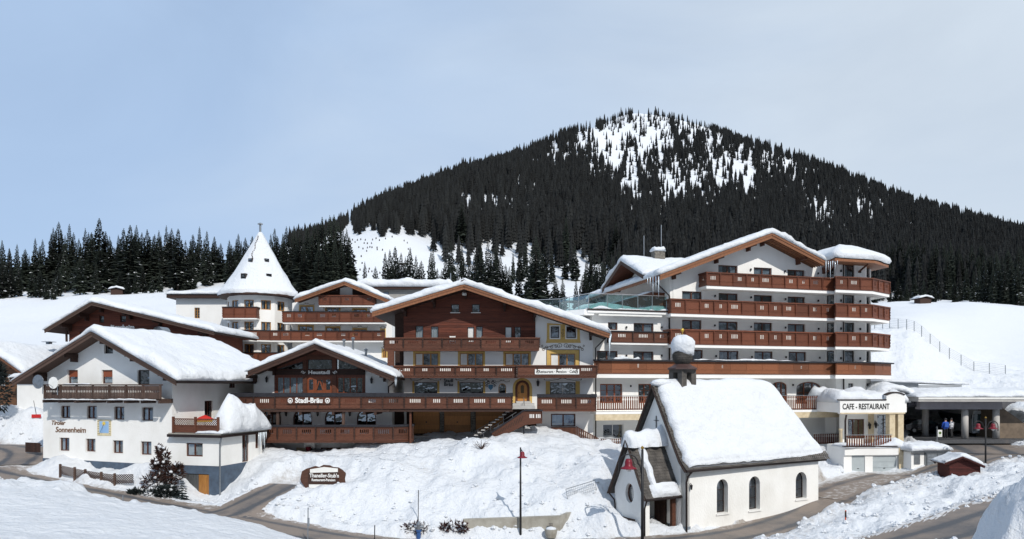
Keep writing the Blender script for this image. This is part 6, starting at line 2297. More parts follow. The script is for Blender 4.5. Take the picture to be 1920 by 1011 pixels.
# cafe floor: arched windows
for (a, b) in ((1330, 1378), (1392, 1432), (1447, 1476), (1493, 1540)):
    r = g.rect(a, b, 716, 757)
    holes.append(window(g.root, r, 0, FRAME_RED, 3, arch=True, rise=(r[1] - r[0]) * .22, rec=.14, fw=.09, glass=GLASS_DARK, bars=1))
for px in (1486, 1553):
    q = g.p(px, 722)
    if q[0] < xr:
        spot(g.root, (q[0], 0, q[1]))
outer = [(0, zb), (xr, zb), (xr, zr_(xr)), (rgx, zr_(rgx)), (0, zr_(0))]
facade(g.root, outer, holes, 0, .22, PLASTER)
HD = 15.0
zlw = zr_(0)
MB().box(0, .2, .22, HD, zb, zlw - .02).box(0, xr + 5, HD - .2, HD, zb, zlw).build('wall', PLASTER, g.root)
MB().box(.3, .5, -.05, -.003, g.p(1262, 600)[1], zr_(.4) - .2).build('wall_pilaster', PLASTER, g.root)
roof = gable_roof(g, prof, YF, HD + .6, WOOD_EAVE, T=.3, fascia=WOOD_EAVE, fh=.5, purlins=[.25, g.x(1340), g.x(1400), rgx, g.x(1493), xr - .25], beam=WOOD_BROWN, snow=.55, seed=61, rafters=5, snow_kw=dict(edge=.65, lump=.1))
# cross gable to the left
cy, hw, ovx = 6.2, 4.9, -2.0
zrg = zline(prof, 0) + 1.9
crof = [(cy - hw, zline(prof, 0) - .25), (cy, zrg), (cy + hw, zline(prof, 0) - .25)]
def to_x(mb):
    mb.v = [(v[1], v[0], v[2]) for v in mb.v]
    return mb
mb = MB()
mb.prism_y(crof + [(y, z - .28) for y, z in crof[::-1]], ovx, 5.0)
to_x(mb).build('cross_roof', WOOD_BROWN, g.root)
for a, b in zip(crof[:-1], crof[1:]):
    f = MB().prism_y([(a[0], a[1] + .03), (b[0], b[1] + .03), (b[0], b[1] - .4), (a[0], a[1] - .4)], ovx - .06, ovx - .003)
    to_x(f).build('verge_board', WOOD_WEATHERED, g.root)
o = snow_sheet(g.root, crof, ovx, 5.5, .55, seed=66, edge=.6)
me = o.data
co = np.empty(len(me.vertices) * 3)
me.vertices.foreach_get('co', co)
co = co.reshape(-1, 3)[:, [1, 0, 2]]
me.vertices.foreach_set('co', co.ravel())
me.flip_normals()
me.update()
mb = MB().plate([(cy - hw + .9, zlw - 1), (cy + hw - .9, zlw - 1), (cy + hw - .9, zlw - .1), (cy, zrg - .45), (cy - hw + .9, zlw - .1)], [], -.002, .2)
to_x(mb).build('wall', PLASTER, g.root)
# chimney and mast on the roof
q = g.p(1234, 474, 6)
c = MB().box(q[0] - .55, q[0] + .55, 5.6, 6.4, q[1] - 1.2, q[1] + .1).build('chimney', STONE, g.root)
snow_sheet(c, [(q[0] - .6, q[1] + .1), (q[0] + .6, q[1] + .1)], 5.55, 6.45, .45, ov=.03, step=.12, r=.3)
for (px, py, y_) in ((1240, 422, 7), (1207.5, 442, 7)):
    q = g.p(px, py, y_)
    MB().tube([(q[0], y_, zlw), (q[0], y_, q[1])], .035, 5).build('antenna_mast', STEEL, g.root)
# side balcony on the left wall
sz0, sz1 = g.p(1220, 552, 2)[1] - .2, 0
sz0 = zlw - 2.7
balcony(g.root, [(-1.3, 10.5), (-1.3, 1.0), (0, 1.0)], sz0, sz0 + 1.0, WOOD_RED, slab=PLASTER, slots=(0,), pw=1.3, floor=False, posts=False)
MB().box(-1.28, -.003, 1.03, 10.5, sz0 - .28, sz0 - .102).build('slab', PLASTER, g.root)
snow_sheet(g.root, [(-1.45, sz0 + 1.09), (-1.15, sz0 + 1.09)], 1.1, 10.3, .16, ov=.02, step=.15, r=.1)
r_ = (4.6, 5.9, sz0, sz0 + 1.9)
# tower at the right corner
ta = xr
tx1, tx2, tx3 = g.x(1568, -.9), g.x(1622, -.9), g.x(1636, .4)
tw = [(ta, -.002), (tx1, -.9), (tx2, -.9), (tx3, .6), (tx3, 6)]
tzt = g.p(1590, 494, -.9)[1] + .1
rows_t = [(497, 516), (553, 571), (605, 624), (658, 682)]
def zrow(k, px, y):
    return g.p(px, rows_t[k][1] + 4, y)[1], g.p(px, rows_t[k][0], y)[1]
L1 = math.hypot(tw[1][0] - tw[0][0], tw[1][1] - tw[0][1])
kwT = dict(frame=FRAME_DARK, split=1, glass=GLASS, rec=.12, fw=.08, curtain=(CURTAIN_BLUE, 'left'))
cz = g.p(1590, 738, -.9)[1], g.p(1590, 719, -.9)[1]
face_wall(g, tw[0], tw[1], zb, tzt, [(L1 * .14, L1 * .8, *zrow(k, 1556, -.4)) for k in range(4)], PLASTER, **kwT)
u0 = g.x(1584, -.9) - tx1
u1 = g.x(1602, -.9) - tx1
face_wall(g, tw[1], tw[2], zb, tzt, [(u0, u1, *zrow(k, 1590, -.9)) for k in range(4)] + [(u0 + .4, u1 - .1, *cz)], PLASTER, **kwT)
L3 = math.hypot(tw[3][0] - tw[2][0], tw[3][1] - tw[2][1])
face_wall(g, tw[2], tw[3], zb, tzt, [(L3 * .25, L3 * .8, *zrow(k, 1625, -.4)) for k in range(4)] + [(L3 * .25, L3 * .8, *cz)], PLASTER, **kwT)
face_wall(g, tw[3], tw[4], zb, tzt, [], PLASTER, **kwT)
for k in range(4):
    z0_, z1_ = zrow(k, 1576, -.9)
    wall = MB().box(g.x(1576, -.9) - .05, g.x(1576, -.9) + .05, -1.05, -.903, (z0_ + z1_) / 2 - .1, (z0_ + z1_) / 2 + .12)
    wall.build('wall_lantern', BLACK, g.root)
    MB().box(g.x(1612, -.9) - .05, g.x(1612, -.9) + .05, -1.05, -.903, (z0_ + z1_) / 2 - .1, (z0_ + z1_) / 2 + .12).build('wall_lantern', BLACK, g.root)
downpipe(g.root, [(g.x(1582, -1), -1.0, tzt - .1), (g.x(1582, -1), -1.0, g.p(1582, 745, -1)[1])], .06)
# tower roof
zte = g.p(1590, 491, -2.4)[1]
ctr = ((tx1 + tx3) / 2, 2.2)
base = [(ta - .3, .5), (g.x(1566, -2.5), -2.5), (g.x(1640, -2.5), -2.5), (g.x(1666, -.8), -.8), (g.x(1666, -.8), 6.5), (ta - .3, 6.5)]
apex = g.p(1583, 459, 2.2)
mb = MB()
nb = len(base)
mb.v = [(x, y, zte) for x, y in base] + [(x, y, zte + .25) for x, y in base] + [(apex[0], 2.2, apex[1] - .6), (apex[0], 4.5, apex[1] - .6)]
mb.f = [tuple(range(nb))[::-1]] + [(i, (i + 1) % nb, (i + 1) % nb + nb, i + nb) for i in range(nb)] + [(nb + i, nb + (i + 1) % nb, 2 * nb) for i in range(nb)]
tr_ = mb.build('tower_roof', WOOD_EAVE, g.root)
# its snow: rings from the eave polygon to the apex
def ring(base, t, grow):
    out = []
    bx_ = [Vector((x, y)) for x, y in base]
    c_ = Vector((apex[0], 2.6))
    for i in range(len(bx_)):
        a, b = bx_[i], bx_[(i + 1) % len(bx_)]
        for q in range(5):
            p_ = a.lerp(b, q / 5)
            d = (p_ - c_)
            out.append(c_ + d * (1 - t) + d.normalized() * grow * (1 - t))
    return out
sn = MB()
lev = [(0, .10, .26), (0, .28, .45), (.04, .30, .80), (.12, .22, 1.05), (.28, .1, 1.38), (.48, 0, 1.72), (.7, 0, 2.02), (.88, 0, 2.2), (.97, 0, 2.26)]
hh = apex[1] - zte
for i, (t, gr_, dz) in enumerate(lev):
    for j, p_ in enumerate(ring(base, t, gr_)):
        sn.v.append((p_.x, p_.y, zte + dz * hh / 2.26 + .06 * float(smooth_noise(j * .6, i * .9, 5))))
nr = len(base) * 5
for i in range(len(lev) - 1):
    for j in range(nr):
        sn.f.append((i * nr + j, i * nr + (j + 1) % nr, (i + 1) * nr + (j + 1) % nr, (i + 1) * nr + j))
sn.f.append(tuple(range((len(lev) - 1) * nr, len(lev) * nr)))
sn.build('roof_snow', SNOW, g.root, smooth=True)
for x in (base[1][0] + .6, base[2][0] - .4):
    MB().bar((x, -.6, zte - .75), (x, -2.1, zte - .06), .1, .14).build('roof_brace', WOOD_BROWN, tr_)
icicles(g.root, [(prof[2][0] + .15 * k, -1.9 - .12 * k, prof[2][1] - .1, (1.3, .8, 1.7, .6, 1.0, .5)[k]) for k in range(6)], .05, 12)
icicles(g.root, [(prof[0][0] - .05 - .12 * k, -1.6 + .3 * k, prof[0][1] - .1, (1.9, 1.2, 1.6, .8, .6)[k]) for k in range(5)], .06, 13)
downpipe(g.root, [(prof[0][0] + .1, -.5, prof[0][1] - .4), (-.1, -.1, prof[0][1] - 1.6), (-.1, -.1, g.p(1256, 680)[1])], .07)
# balconies
yb, yt = -1.4, -2.3
tower_tail = [(xr - .1, yb), (g.x(1567, yt), yt), (g.x(1636, yt), yt), (g.x(1668, -.7), -.7), (g.x(1668, -.7), 1.8)]
BLV = [((1325, 511, 536), (1600, 518, 542)), ((1258, 561, 588), (1600, 570, 592)), ((1258, 618, 646), (1600, 622, 646))]
for (px0, a, b), _ in BLV:
    x0 = g.x(px0, yb)
    z1 = g.p(px0, a, yb)[1]
    z0 = g.p(px0, b, yb)[1] + .12
    balcony(g.root, [(x0, -.03), (x0, yb)] + tower_tail, z0, z1 - .06, WOOD_RED, slab=PLASTER, slots=(2, 4, 0, 3, 2, 5, 0, 3), wall_y=.0, sw=.07, pw=1.42, cap_h=.12, slab_t=.26)
# lowest long balcony, runs on over the link
z1 = g.p(1330, 679, yb)[1]
z0 = g.p(1330, 700, yb)[1]
lx = g.x(1114, yb)
tl4 = [(xr + .2, yb - .3), (g.x(1567, yt), yt), (g.x(1641, yt), yt), (g.x(1671, -.7), -.7), (g.x(1671, -.7), 1.8)]
WOOD_OR = mat('larch_wood_orange', (0.25, 0.09, 0.038), (0.15, 0.052, 0.023), 3.0, 0.55, 0.008, (1.2, 1.2, 14))
balcony(g.root, [(lx, yb)] + tl4, z0, z1, WOOD_OR, slab=PLASTER, cap=RAIL_CAP, slots=(0, 0, 2, 0, 0), wall_y=.0, sw=.04, pw=1.7, cap_h=.13, posts=False, slab_t=.35, cap_w=.5)
snow_sheet(g.root, [(g.x(1300, yb), z1 + .13), (g.x(1530, yb), z1 + .13)], yb - .2, yb + .05, .10, ov=.02, step=.2, r=.12, lump=.9)
snow_sheet(g.root, [(g.x(1150, yb), z1 + .13), (g.x(1200, yb), z1 + .13)], yb - .2, yb + .25, .22, ov=.02, step=.2, r=.2, lump=.9)
# link building to the left
lx0 = g.x(1110)
zt = g.p(1180, 590)[1]
holes = []
for (a, b, c, d, s_) in ((1140, 1158, 604.5, 619, 1), (1188, 1225.5, 606, 624, 2), (1119, 1158, 658, 680, 2), (1187.5, 1225.5, 659, 680, 2), (1125, 1167, 720, 756, 3), (1197, 1232, 720, 756, 3)):
    holes.append(window(g.root, g.rect(a, b, c, d), 0, FRAME_RED if s_ == 3 else FRAME_BROWN, s_, curtain=(CURTAIN_BLUE, 'right') if s_ < 3 else None, rec=.14, fw=.1, bars=2 if s_ == 3 else 0, glass=GLASS_DARK if s_ == 3 else GLASS))
holes.append(window(g.root, g.rect(1131, 1169, 796, 832), 0, TRIM_WHITE, 2, glass=GLASS_DARK, rec=.2, fw=.05))
facade(g.root, [(lx0, -3), (-.003, -3), (-.003, zt), (lx0, zt)], holes, .0, .2, PLASTER)
MB().box(lx0, lx0 + .2, .2, 9, -3, zt).build('wall', PLASTER, g.root)
for (px, py) in ((1174, 614), (1240, 614), (1174, 667), (1240, 667), (1182, 724)):
    q = g.p(px, py)
    spot(g.root, (q[0], 0, q[1]))
tf = MB().box(g.x(1102, -.8), -.02, -.8, 9, zt + .002, zt + .3).build('terrace_roof', PLASTER, g.root)
MB().box(g.x(1102, -.8) - .05, -.02, -.86, -.803, zt + .2, zt + .34).build('roof_edge', FRAME_DARK, tf)
MB().box(g.x(1122, -.55), g.x(1240, -.55), -.7, -.4, zt - .22, zt - .02).build('awning_box', TRIM_WHITE, tf)
snow_sheet(g.root, [(g.x(1102, -.8), zt + .3), (-.1, zt + .3)], -.6, 8.5, .55, seed=71, edge=.2, r=1.5, lump=.35)
# glass railing: single panes between posts
gx = [g.x(px, -.7) for px in (1104, 1139, 1167, 1196, 1223, 1250)]
gz0, gz1 = zt + .34, g.p(1180, 553, -.7)[1]
rl = MB().tube([(gx[0], -.7, gz1), (gx[-1], -.7, gz1)], .03, 6).tube([(gx[0], -.7, gz1), (gx[0] - 1.2, 3.5, gz1), (gx[0] - 5.2, 6.5, gz1)], .03, 6).build('glass_railing', STEEL, g.root)
for x in gx:
    MB().tube([(x, -.7, gz0 - .1), (x, -.7, gz1)], .035, 6).build('post', STEEL, rl)
for a, b in zip(gx[:-1], gx[1:]):
    MB().box(a + .04, b - .04, -.71, -.69, gz0 - .25, gz1 - .05).build('glass_pane', GLASS_RAIL, rl)
side = [(gx[0], -.7), (gx[0] - .4, .7), (gx[0] - .8, 2.1), (gx[0] - 1.2, 3.5), (gx[0] - 3.2, 5.0), (gx[0] - 5.2, 6.5)]
for (a, b) in zip(side[:-1], side[1:]):
    p0, p1 = Vector((*a, 0)), Vector((*b, 0))
    MB().bar(p0.lerp(p1, .03) + Vector((0, 0, (gz0 + gz1) / 2 - .05)), p0.lerp(p1, .97) + Vector((0, 0, (gz0 + gz1) / 2 - .05)), .02, gz1 - gz0 - .1).build('glass_pane', GLASS_RAIL, rl)
    MB().tube([(b[0], b[1], gz0 - .3), (b[0], b[1], gz1)], .035, 6).build('post', STEEL, rl)
MB().prism_z([(gx[0] - .4, -.7), (gx[0] + .5, -.7), (gx[0] + 1, 8), (gx[0] - 5.6, 8), (gx[0] - 5.4, 6.3)], zt - .2, zt + .28).build('terrace_slab', PLASTER, g.root)
# link balcony of the middle storey
zl1, zl0 = g.p(1200, 623, -1.0)[1], g.p(1200, 641, -1.0)[1]
balcony(g.root, [(g.x(1146, -1.0), -.03), (g.x(1146, -1.0), -1.0), (-.03, -1.0)], zl0, zl1, WOOD_BROWN, slab=PLASTER, slots=(6, 5, 6), wall_y=0, sw=.075, pw=1.8, cap=RAIL_CAP)
# slatted railings at cafe level and below
def slat_rail(name, path, z0, z1, wood, step=.2, w=.12, slab=True, arch=None):
    b = MB()
    ribbon(b, path, -.05, .03, z0 + .02, z0 + .12)
    part = b.build(name, wood, g.root)
    c = MB()
    ribbon(c, path, -.06, .06, z1 - .05, z1)
    c.build('rail', STEEL, part)
    hh = z1 - z0 - .08
    sm = MB().box(-w / 2, w / 2, -.03, 0, 0, hh * .72).box(-w / 4, w / 4, -.03, 0, hh * .72, hh * .86).box(-w / 2, w / 2, -.03, 0, hh * .86, hh).mesh('slat', wood)
    for i in range(len(path) - 1):
        A, B_ = Vector((*path[i], 0)), Vector((*path[i + 1], 0))
        L = (B_ - A).length
        n = max(1, int(L / step))
        ang = math.atan2(B_.y - A.y, B_.x - A.x)
        for j in range(n):
            q = A.lerp(B_, (j + .5) / n)
            put('slat', sm, part, (q.x, q.y, z0), ang)
    return part
yc = -2.2
cz1, cz0 = g.p(1170, 742, yc)[1], g.p(1170, 769, yc)[1]
slat_rail('slatted_balcony', [(g.x(1119, yc), yc), (g.x(1240, yc), yc)], cz0, cz1, WOOD_RED)
cz1, cz0 = g.p(1530, 741, yc)[1], g.p(1530, 768, yc)[1]
slat_rail('slatted_balcony', [(g.x(1240, yc) + .05, yc), (g.x(1576, yc), yc)], cz0, cz1, WOOD_RED)
MB().box(g.x(1117, yc), g.x(1576, yc), yc - .05, -.003, cz0 - .22, cz0 - .02).build('balcony_floor', PLASTER, g.root)
MB().box(g.x(1117, yc), g.x(1576, yc), yc - .03, yc + .25, cz0 - .75, cz0 - .222).build('fascia_beam', CREAM, g.root)
for px in (1199, 1300, 1400):
    MB().lathe([(.16, 0), (.12, .1), (.115, 2.3), (.18, 2.45)], (g.x(px, yc + .3), yc + .3, cz0 - 3.2), 12).build('column', CREAM, g.root, smooth=True)
dz1, dz0 = g.p(1150, 821, yc)[1], g.p(1150, 842, yc)[1]
slat_rail('slatted_railing', [(g.x(1126, yc), yc), (g.x(1215, yc), yc)], dz0, dz1, WOOD_BROWN, step=.19)
MB().box(g.x(1118, yc), g.x(1240, yc), yc, -.003, dz0 - .3, dz0 - .02).build('lower_floor', CONCRETE, g.root)
dz1, dz0 = g.p(1560, 812, yc)[1], g.p(1560, 832, yc)[1]
slat_rail('slatted_railing', [(g.x(1525, yc), yc), (g.x(1578, yc), yc)], dz0, dz1, WOOD_RED, step=.2)
MB().box(g.x(1500, yc), g.x(1585, yc), yc, -.003, dz0 - .25, dz0 - .02).build('lower_floor', PLASTER, g.root)
for (a, b, s_) in ((1541, 1555, 1), (1561, 1577, 1)):
    r = g.rect(a, b, 841, 863 if a < 1550 else 870, -.1)
    MB().plate(rect_loop(*r), [shrink(rect_loop(*r), .08)], -.12, -.04).build('window', FRAME_BROWN, g.root)
    MB().box(r[0] + .05, r[1] - .05, -.06, -.003, r[2] + .05, r[3] - .05).build('pane', GLASS_DARK, g.root)

# ================================================================== cafe portal and garages
CP_ = Bld('cafe_portal', 'white cafe entrance with sign wall, columns and garages in front of the hotel', 'entrance', (PX(1640, 61), 61, 2.0), R(6))
g = CP_
x0, x1 = g.x(1575), g.x(1697)
zlo, zhi = g.p(1630, 776)[1], g.p(1630, 751)[1]
xh0, xh1 = g.x(1662), g.x(1696)
zh = g.p(1680, 739)[1]
top = [(x1, zhi)] + [(xh1 - (xh1 - xh0) * k / 8, zh - .12 + .22 * math.sin(math.pi * k / 8)) for k in range(9)] + [(xh0, zhi), (x0, zhi)]
MB().plate([(x0, zlo), (x1, zlo)] + top, [], 0, .35).build('sign_wall', PLASTER, g.root)
e = MB().box(x0 - .05, xh0 - .01, -.06, .4, zhi + .002, zhi + .1)
for k in range(8):
    a = (xh1 - (xh1 - xh0) * k / 8, zh - .06 + .22 * math.sin(math.pi * k / 8))
    b = (xh1 - (xh1 - xh0) * (k + 1) / 8, zh - .06 + .22 * math.sin(math.pi * (k + 1) / 8))
    e.bar((a[0], .17, a[1]), (b[0], .17, b[1]), .5, .1)
e.build('coping', FRAME_DARK, g.root)
x_, z_ = g.p(1579.5, 763)
lettering(g.root, 'CAFE - RESTAURANT', .70, (x_, -.015, z_), LETTER_BLACK, bold=.010, sx=.665)
MB().box(x0, x1, -.03, -.002, zlo - .02, zlo + .1).build('moulding', CREAM, g.root)
MB().box(x0, x1 + .4, .352, 5.5, zlo + .1, zhi - .2).build('portal_roof', PLASTER, g.root)
snow_sheet(g.root, [(x0 + .1, zhi - .2), (x1 + .6, zhi - .2)], .4, 5.6, 1.0, seed=81, lump=.35, edge=.4, r=.8)
zfl = g.p(1630, 836)[1]
zrf = zlo
for px, w_ in ((1579, .0), (1674, 1), (1690, 1)):
    if w_:
        MB().box(g.x(px) - .26, g.x(px) + .26, .05, .6, zfl, zlo - .002).build('pilaster', CREAM, g.root)
    else:
        MB().lathe([(.2, 0), (.15, .15), (.14, 3.3), (.22, 3.5)], (g.x(px), .2, zfl - 2.0), 12).build('column', CREAM, g.root, smooth=True)
downpipe(g.root, [(g.x(1586), -.08, zlo - .1), (g.x(1583.5), -.12, zlo - .6), (g.x(1583.5), -.12, zfl - 2.4)], .08)
# entrance back wall
yb_ = 2.6
holes = []
r = g.rect(1590, 1621, 786, 822, yb_)
holes.append(window(g.root, r, yb_, FRAME_BROWN, 3, glass=GLASS_DARK, rec=.1, fw=.08))
r = g.rect(1645, 1685, 778, 826, yb_)
holes.append(window(g.root, r, yb_, FRAME_DARK, 3, glass=GLASS_DARK, rec=.15, fw=.05, name='entrance_glazing'))
facade(g.root, [(g.x(1576, yb_), zfl), (x1 + .6, zfl), (x1 + .6, zlo + .08), (g.x(1576, yb_), zlo + .08)], holes, yb_, .2, PLASTER)
MB().box(g.x(1632, yb_) - .22, g.x(1632, yb_) + .22, yb_ - .2, yb_ - .002, zfl, zlo + .05).build('pilaster', CREAM, g.root)
wall_lamp(g.root, (g.x(1627.5, yb_), yb_, g.p(1627, 802, yb_)[1]), 1.3)
wall_lamp(g.root, (g.x(1639, yb_), yb_, g.p(1638, 800, yb_)[1]), 1.3)
MB().box(g.x(1583), x1, -2.6, yb_ - .003, zfl - .25, zfl).build('terrace_floor', PLASTER, g.root)
ys = -2.4
dz1, dz0 = g.p(1620, 815, ys)[1], zfl
slat_rail('slatted_railing', [(g.x(1586, ys), ys), (g.x(1672, ys), ys)], dz0, dz1, WOOD_RED, step=.21)
# garages
yg = -2.7
gz0 = g.p(1640, 895, yg)[1] - .6
gz1 = g.p(1640, 838, yg)[1]
xg0, xg1 = g.x(1584, yg), g.x(1698, yg)
holes = []
for (a, b, c, n_) in ((1599, 1624, 854, 1), (1638.5, 1683, 856, 4)):
    r = g.rect(a, b, c, 891, yg)
    r = (r[0], r[1], gz0 + .4, r[3])
    holes.append(rect_loop(*r))
    d = MB().box(r[0] - .02, r[1] + .02, yg + .25, yg + .32, r[2], r[3] + .02).build('garage_door', GARAGE_GREY, g.root)
    for q in range(n_):
        za_, zb_ = r[2] + (r[3] - r[2]) * q / n_, r[2] + (r[3] - r[2]) * (q + 1) / n_
        MB().box(r[0] + .01, r[1] - .01, yg + .22, yg + .249, za_ + .01, zb_ - .01).build('door_panel', GARAGE_GREY, d)
    MB().box((r[0] + r[1]) / 2 - .08, (r[0] + r[1]) / 2 + .08, yg + .18, yg + .219, r[2] + .9, r[2] + .94).build('handle', BLACK, d)
zov = g.p(1640, 853.5, yg)[1]
MB().plate([(xg0, gz0), (xg1, gz0), (xg1, zov), (xg0, zov)], holes if False else [[(p[0], min(p[1], zov - .01)) for p in h] for h in holes], yg + .15, yg + .35).build('wall', PLASTER, g.root)
MB().box(xg0, xg1, yg, yg + .35, zov + .002, gz1).build('parapet', PLASTER, g.root)
MB().box(xg0, xg1 + .05, yg - .06, yg + .4, gz1 + .002, gz1 + .08).build('coping', FRAME_DARK, g.root)
MB().box(xg1 - .25, xg1, yg + .36, -.003, gz0, gz1).box(xg0, xg0 + .2, yg + .36, -.003, gz0, gz1).build('wall', PLASTER, g.root)
MB().box(xg1 - .62, xg1 - .02, yg - .05, yg - .003, gz0, gz1 - .02).build('pilaster', CREAM, g.root)
snow_sheet(g.root, [(xg0 + .2, gz1 - .1), (xg1 + .3, gz1 - .1)], yg + .1, -.2, .55, seed=83, lump=.5, edge=.3, r=.8, drift=lambda s, t: .45 + .9 * sstep(.45, .85, s))

# metal utility cabinet with snow
UC = Bld('utility_cabinet', 'grey metal cabinet with louvred doors under a cap of snow', 'cabinet', (PX(1742, 57.6), 57.6, 2.5), R(10))
g = UC
x0, x1 = g.x(1711), g.x(1777)
xm = g.x(1736)
zt = g.p(1740, 848)[1]
MB().box(x0, xm - .01, .15, 2.2, -.6, zt).build('side_bay', PLASTER, g.root)
MB().box(g.x(1716), g.x(1727), .1, .149, zt - 1.0, zt - .15).build('window', ZINC, g.root)
c = MB().box(xm, x1, 0, 2.2, -.6, zt).build('body', ZINC, g.root)
n = 2
for k in range(n):
    a = xm + .04 + (x1 - xm - .04) * k / n
    b = a + (x1 - xm - .04) / n - .05
    d = MB().box(a, b, -.04, -.003, -.3, zt - .1).build('louvre_door', ZINC, g.root)
    for q in range(9):
        zz = zt - .25 - q * .13
        MB().hexa([(a + .06, -.075, zz - .05), (b - .06, -.075, zz - .05), (b - .06, -.041, zz - .05), (a + .06, -.041, zz - .05), (a + .06, -.05, zz + .03), (b - .06, -.05, zz + .03), (b - .06, -.041, zz + .03), (a + .06, -.041, zz + .03)]).build('slat', ZINC, d)
    MB().box(b - .3, b - .12, -.085, -.076, zt - .95, zt - .75).build('warning_plate', BLACK, d)
MB().box(x0 - .1, x1 + .12, -.15, 2.3, zt + .002, zt + .12).build('roof', ZINC, g.root)
snow_sheet(g.root, [(x0 - .1, zt + .12), (x1 + .12, zt + .12)], -.12, 2.3, .55, seed=85, lump=.3, step=.2)

# ================================================================== carport with the bus
PC = Bld('carport', 'long flat roofed bus carport on round columns under deep snow', 'carport', (PX(1800, 65), 65, 2.0), 0)
g = PC
zf = g.p(1800, 821, 0)[1] - .05
zrb = g.p(1800, 752.5, 0)[1]
zfa, zfb = g.p(1800, 752, -1.6)[1], g.p(1800, 744, -1.6)[1]
x0, x1 = g.x(1722, -1.6), g.x(2080, -1.6)
MB().box(x0, x1, -1.6, 22, zrb, zfb - .05).build('roof', CONCRETE_LIGHT, g.root)
MB().box(x0 - .02, x1, -1.68, -1.602, zfa + .15, zfb).build('fascia', TRIM_WHITE, g.root)
MB().box(g.x(1722), g.x(1875), -.3, .5, zrb - .75, zrb - .002).build('front_beam', mat('grey_beam', (.33, .32, .35), None, 2, .8), g.root)
snow_sheet(g.root, [(x0, zfb - .05), (x1, zfb - .05)], -1.55, 22, .75, seed=91, lump=.25, edge=.25, r=3.0, step=.45)
for px in (1809, 1867.5):
    MB().lathe([(.30, 0), (.29, zrb - zf - .75)], (g.x(px, .1), .1, zf), 14).build('column', CONCRETE_LIGHT, g.root, smooth=True)
for (px, y_) in ((1736, 9), (1832, 11), (1735, 3.5)):
    MB().lathe([(.3, 0), (.29, zrb - zf - .01)], (g.x(px, y_), y_, zf), 12).build('column', CONCRETE_LIGHT, g.root, smooth=True)
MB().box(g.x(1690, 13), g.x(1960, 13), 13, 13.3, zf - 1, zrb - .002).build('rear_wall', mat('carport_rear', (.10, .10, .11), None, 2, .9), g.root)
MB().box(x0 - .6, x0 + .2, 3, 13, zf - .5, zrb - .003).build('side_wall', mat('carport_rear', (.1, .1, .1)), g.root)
MB().box(g.x(1700, 3), g.x(2020, 3), -1.6, 13, zf - .35, zf - .03).build('carport_floor', ASPHALT, g.root)
MB().box(g.x(1702, .3), g.x(1740, .3), .3, .36, g.p(1720, 763, .3)[1], g.p(1720, 752.6, .3)[1]).build('sign_board', mat('dark_sign', (.035, .037, .045), None, 3, .6), g.root)
lettering(g.root, 'BRAUEREI', .45, (g.x(1704, .3), .29, g.p(1720, 757.5, .3)[1]), mat('dim_letters', (.09, .09, .11), None, 3, .6), bold=.02)
# sloping retaining wall at the right
mb = MB()
pts = [(g.x(1868, .6), zf - .6), (g.x(1960, .6), zf - .6), (g.x(1960, .6), g.p(1925, 812, .6)[1]), (g.x(1918, .6), g.p(1918, 792, .6)[1]), (g.x(1873, .6), g.p(1873, 760, .6)[1])]
mb.plate(pts, [], .6, 3.5)
mb.build('wing_wall', mat('earth_wall', (.22, .17, .125), (.14, .11, .085), 1.5, .95, .03), g.root)
# snow and low garage roof above
q0 = g.p(1652, 716, 8)
MB().box(g.x(1676, 6), g.x(1722, 6), 6, 9, zrb - .3, g.p(1700, 716, 6)[1]).build('roof_light', ZINC, g.root)
snow_sheet(g.root, [(g.x(1660, 6) - .2, g.p(1700, 716, 6)[1]), (g.x(1806, 6) + .2, g.p(1700, 722, 6)[1])], 5.8, 9.3, .35, seed=95, edge=.7)
MB().box(g.x(1722, 6) + .01, g.x(1806, 6), 6.2, 9, zrb - .3, g.p(1700, 722, 6)[1] - .01).build('roof_light_wall', PLASTER, g.root)
MB().prism_y([(g.x(1640, 2.4), zrb + .0), (x0 + .8, zrb + .0), (x0 + .8, zrb + .5), (g.x(1640, 2.4), zrb + .5)], 1.0, 14).build('connecting_roof', WOOD_DARK, g.root)
snow_sheet(g.root, [(g.x(1638, 1), zrb + .5), (g.x(1660, 1), zrb + 1.0), (g.x(1690, 1), zrb + .9), (x0 + .9, zrb + .2)], .2, 14, .8, seed=97, lump=.3, edge=.4, r=1.2)

# the bus
bx, by_ = PX(1846, 68), 68.0
BUS = thing('bus', 'white touring coach parked under the carport, its front towards the drive', 'bus', (bx, by_, zf + 2.0), R(-14))
BUS.scale = (.86, .86, .80)
bw, bl, bh = 1.25, 11.0, 3.1
body = MB()
sec = [(-bw, .35), (bw, .35), (bw + .02, 1.2), (bw - .02, 2.6), (bw - .16, bh), (-bw + .16, bh), (-bw + .02, 2.6), (-bw - .02, 1.2)]
body.prism_y(sec, 0, bl)
BW = mat('bus_white', (.72, .73, .74), (.66, .67, .68), 2, .3, coat=.3)
BG = mat('bus_glass', (.05, .09, .10), None, 2, .06, spec=.6)
body.build('body', BW, BUS)
MB().prism_y([(-bw + .06, 1.15), (bw - .06, 1.15), (bw - .12, 2.7), (-bw + .12, 2.7)], -.06, -.003).build('windscreen', BG, BUS)
MB().prism_y([(-bw + .1, 2.75), (bw - .1, 2.75), (bw - .2, 3.0), (-bw + .2, 3.0)], -.05, -.004).build('destination_board', mat('bus_roofline', (.55, .62, .66), None, 2, .4), BUS)
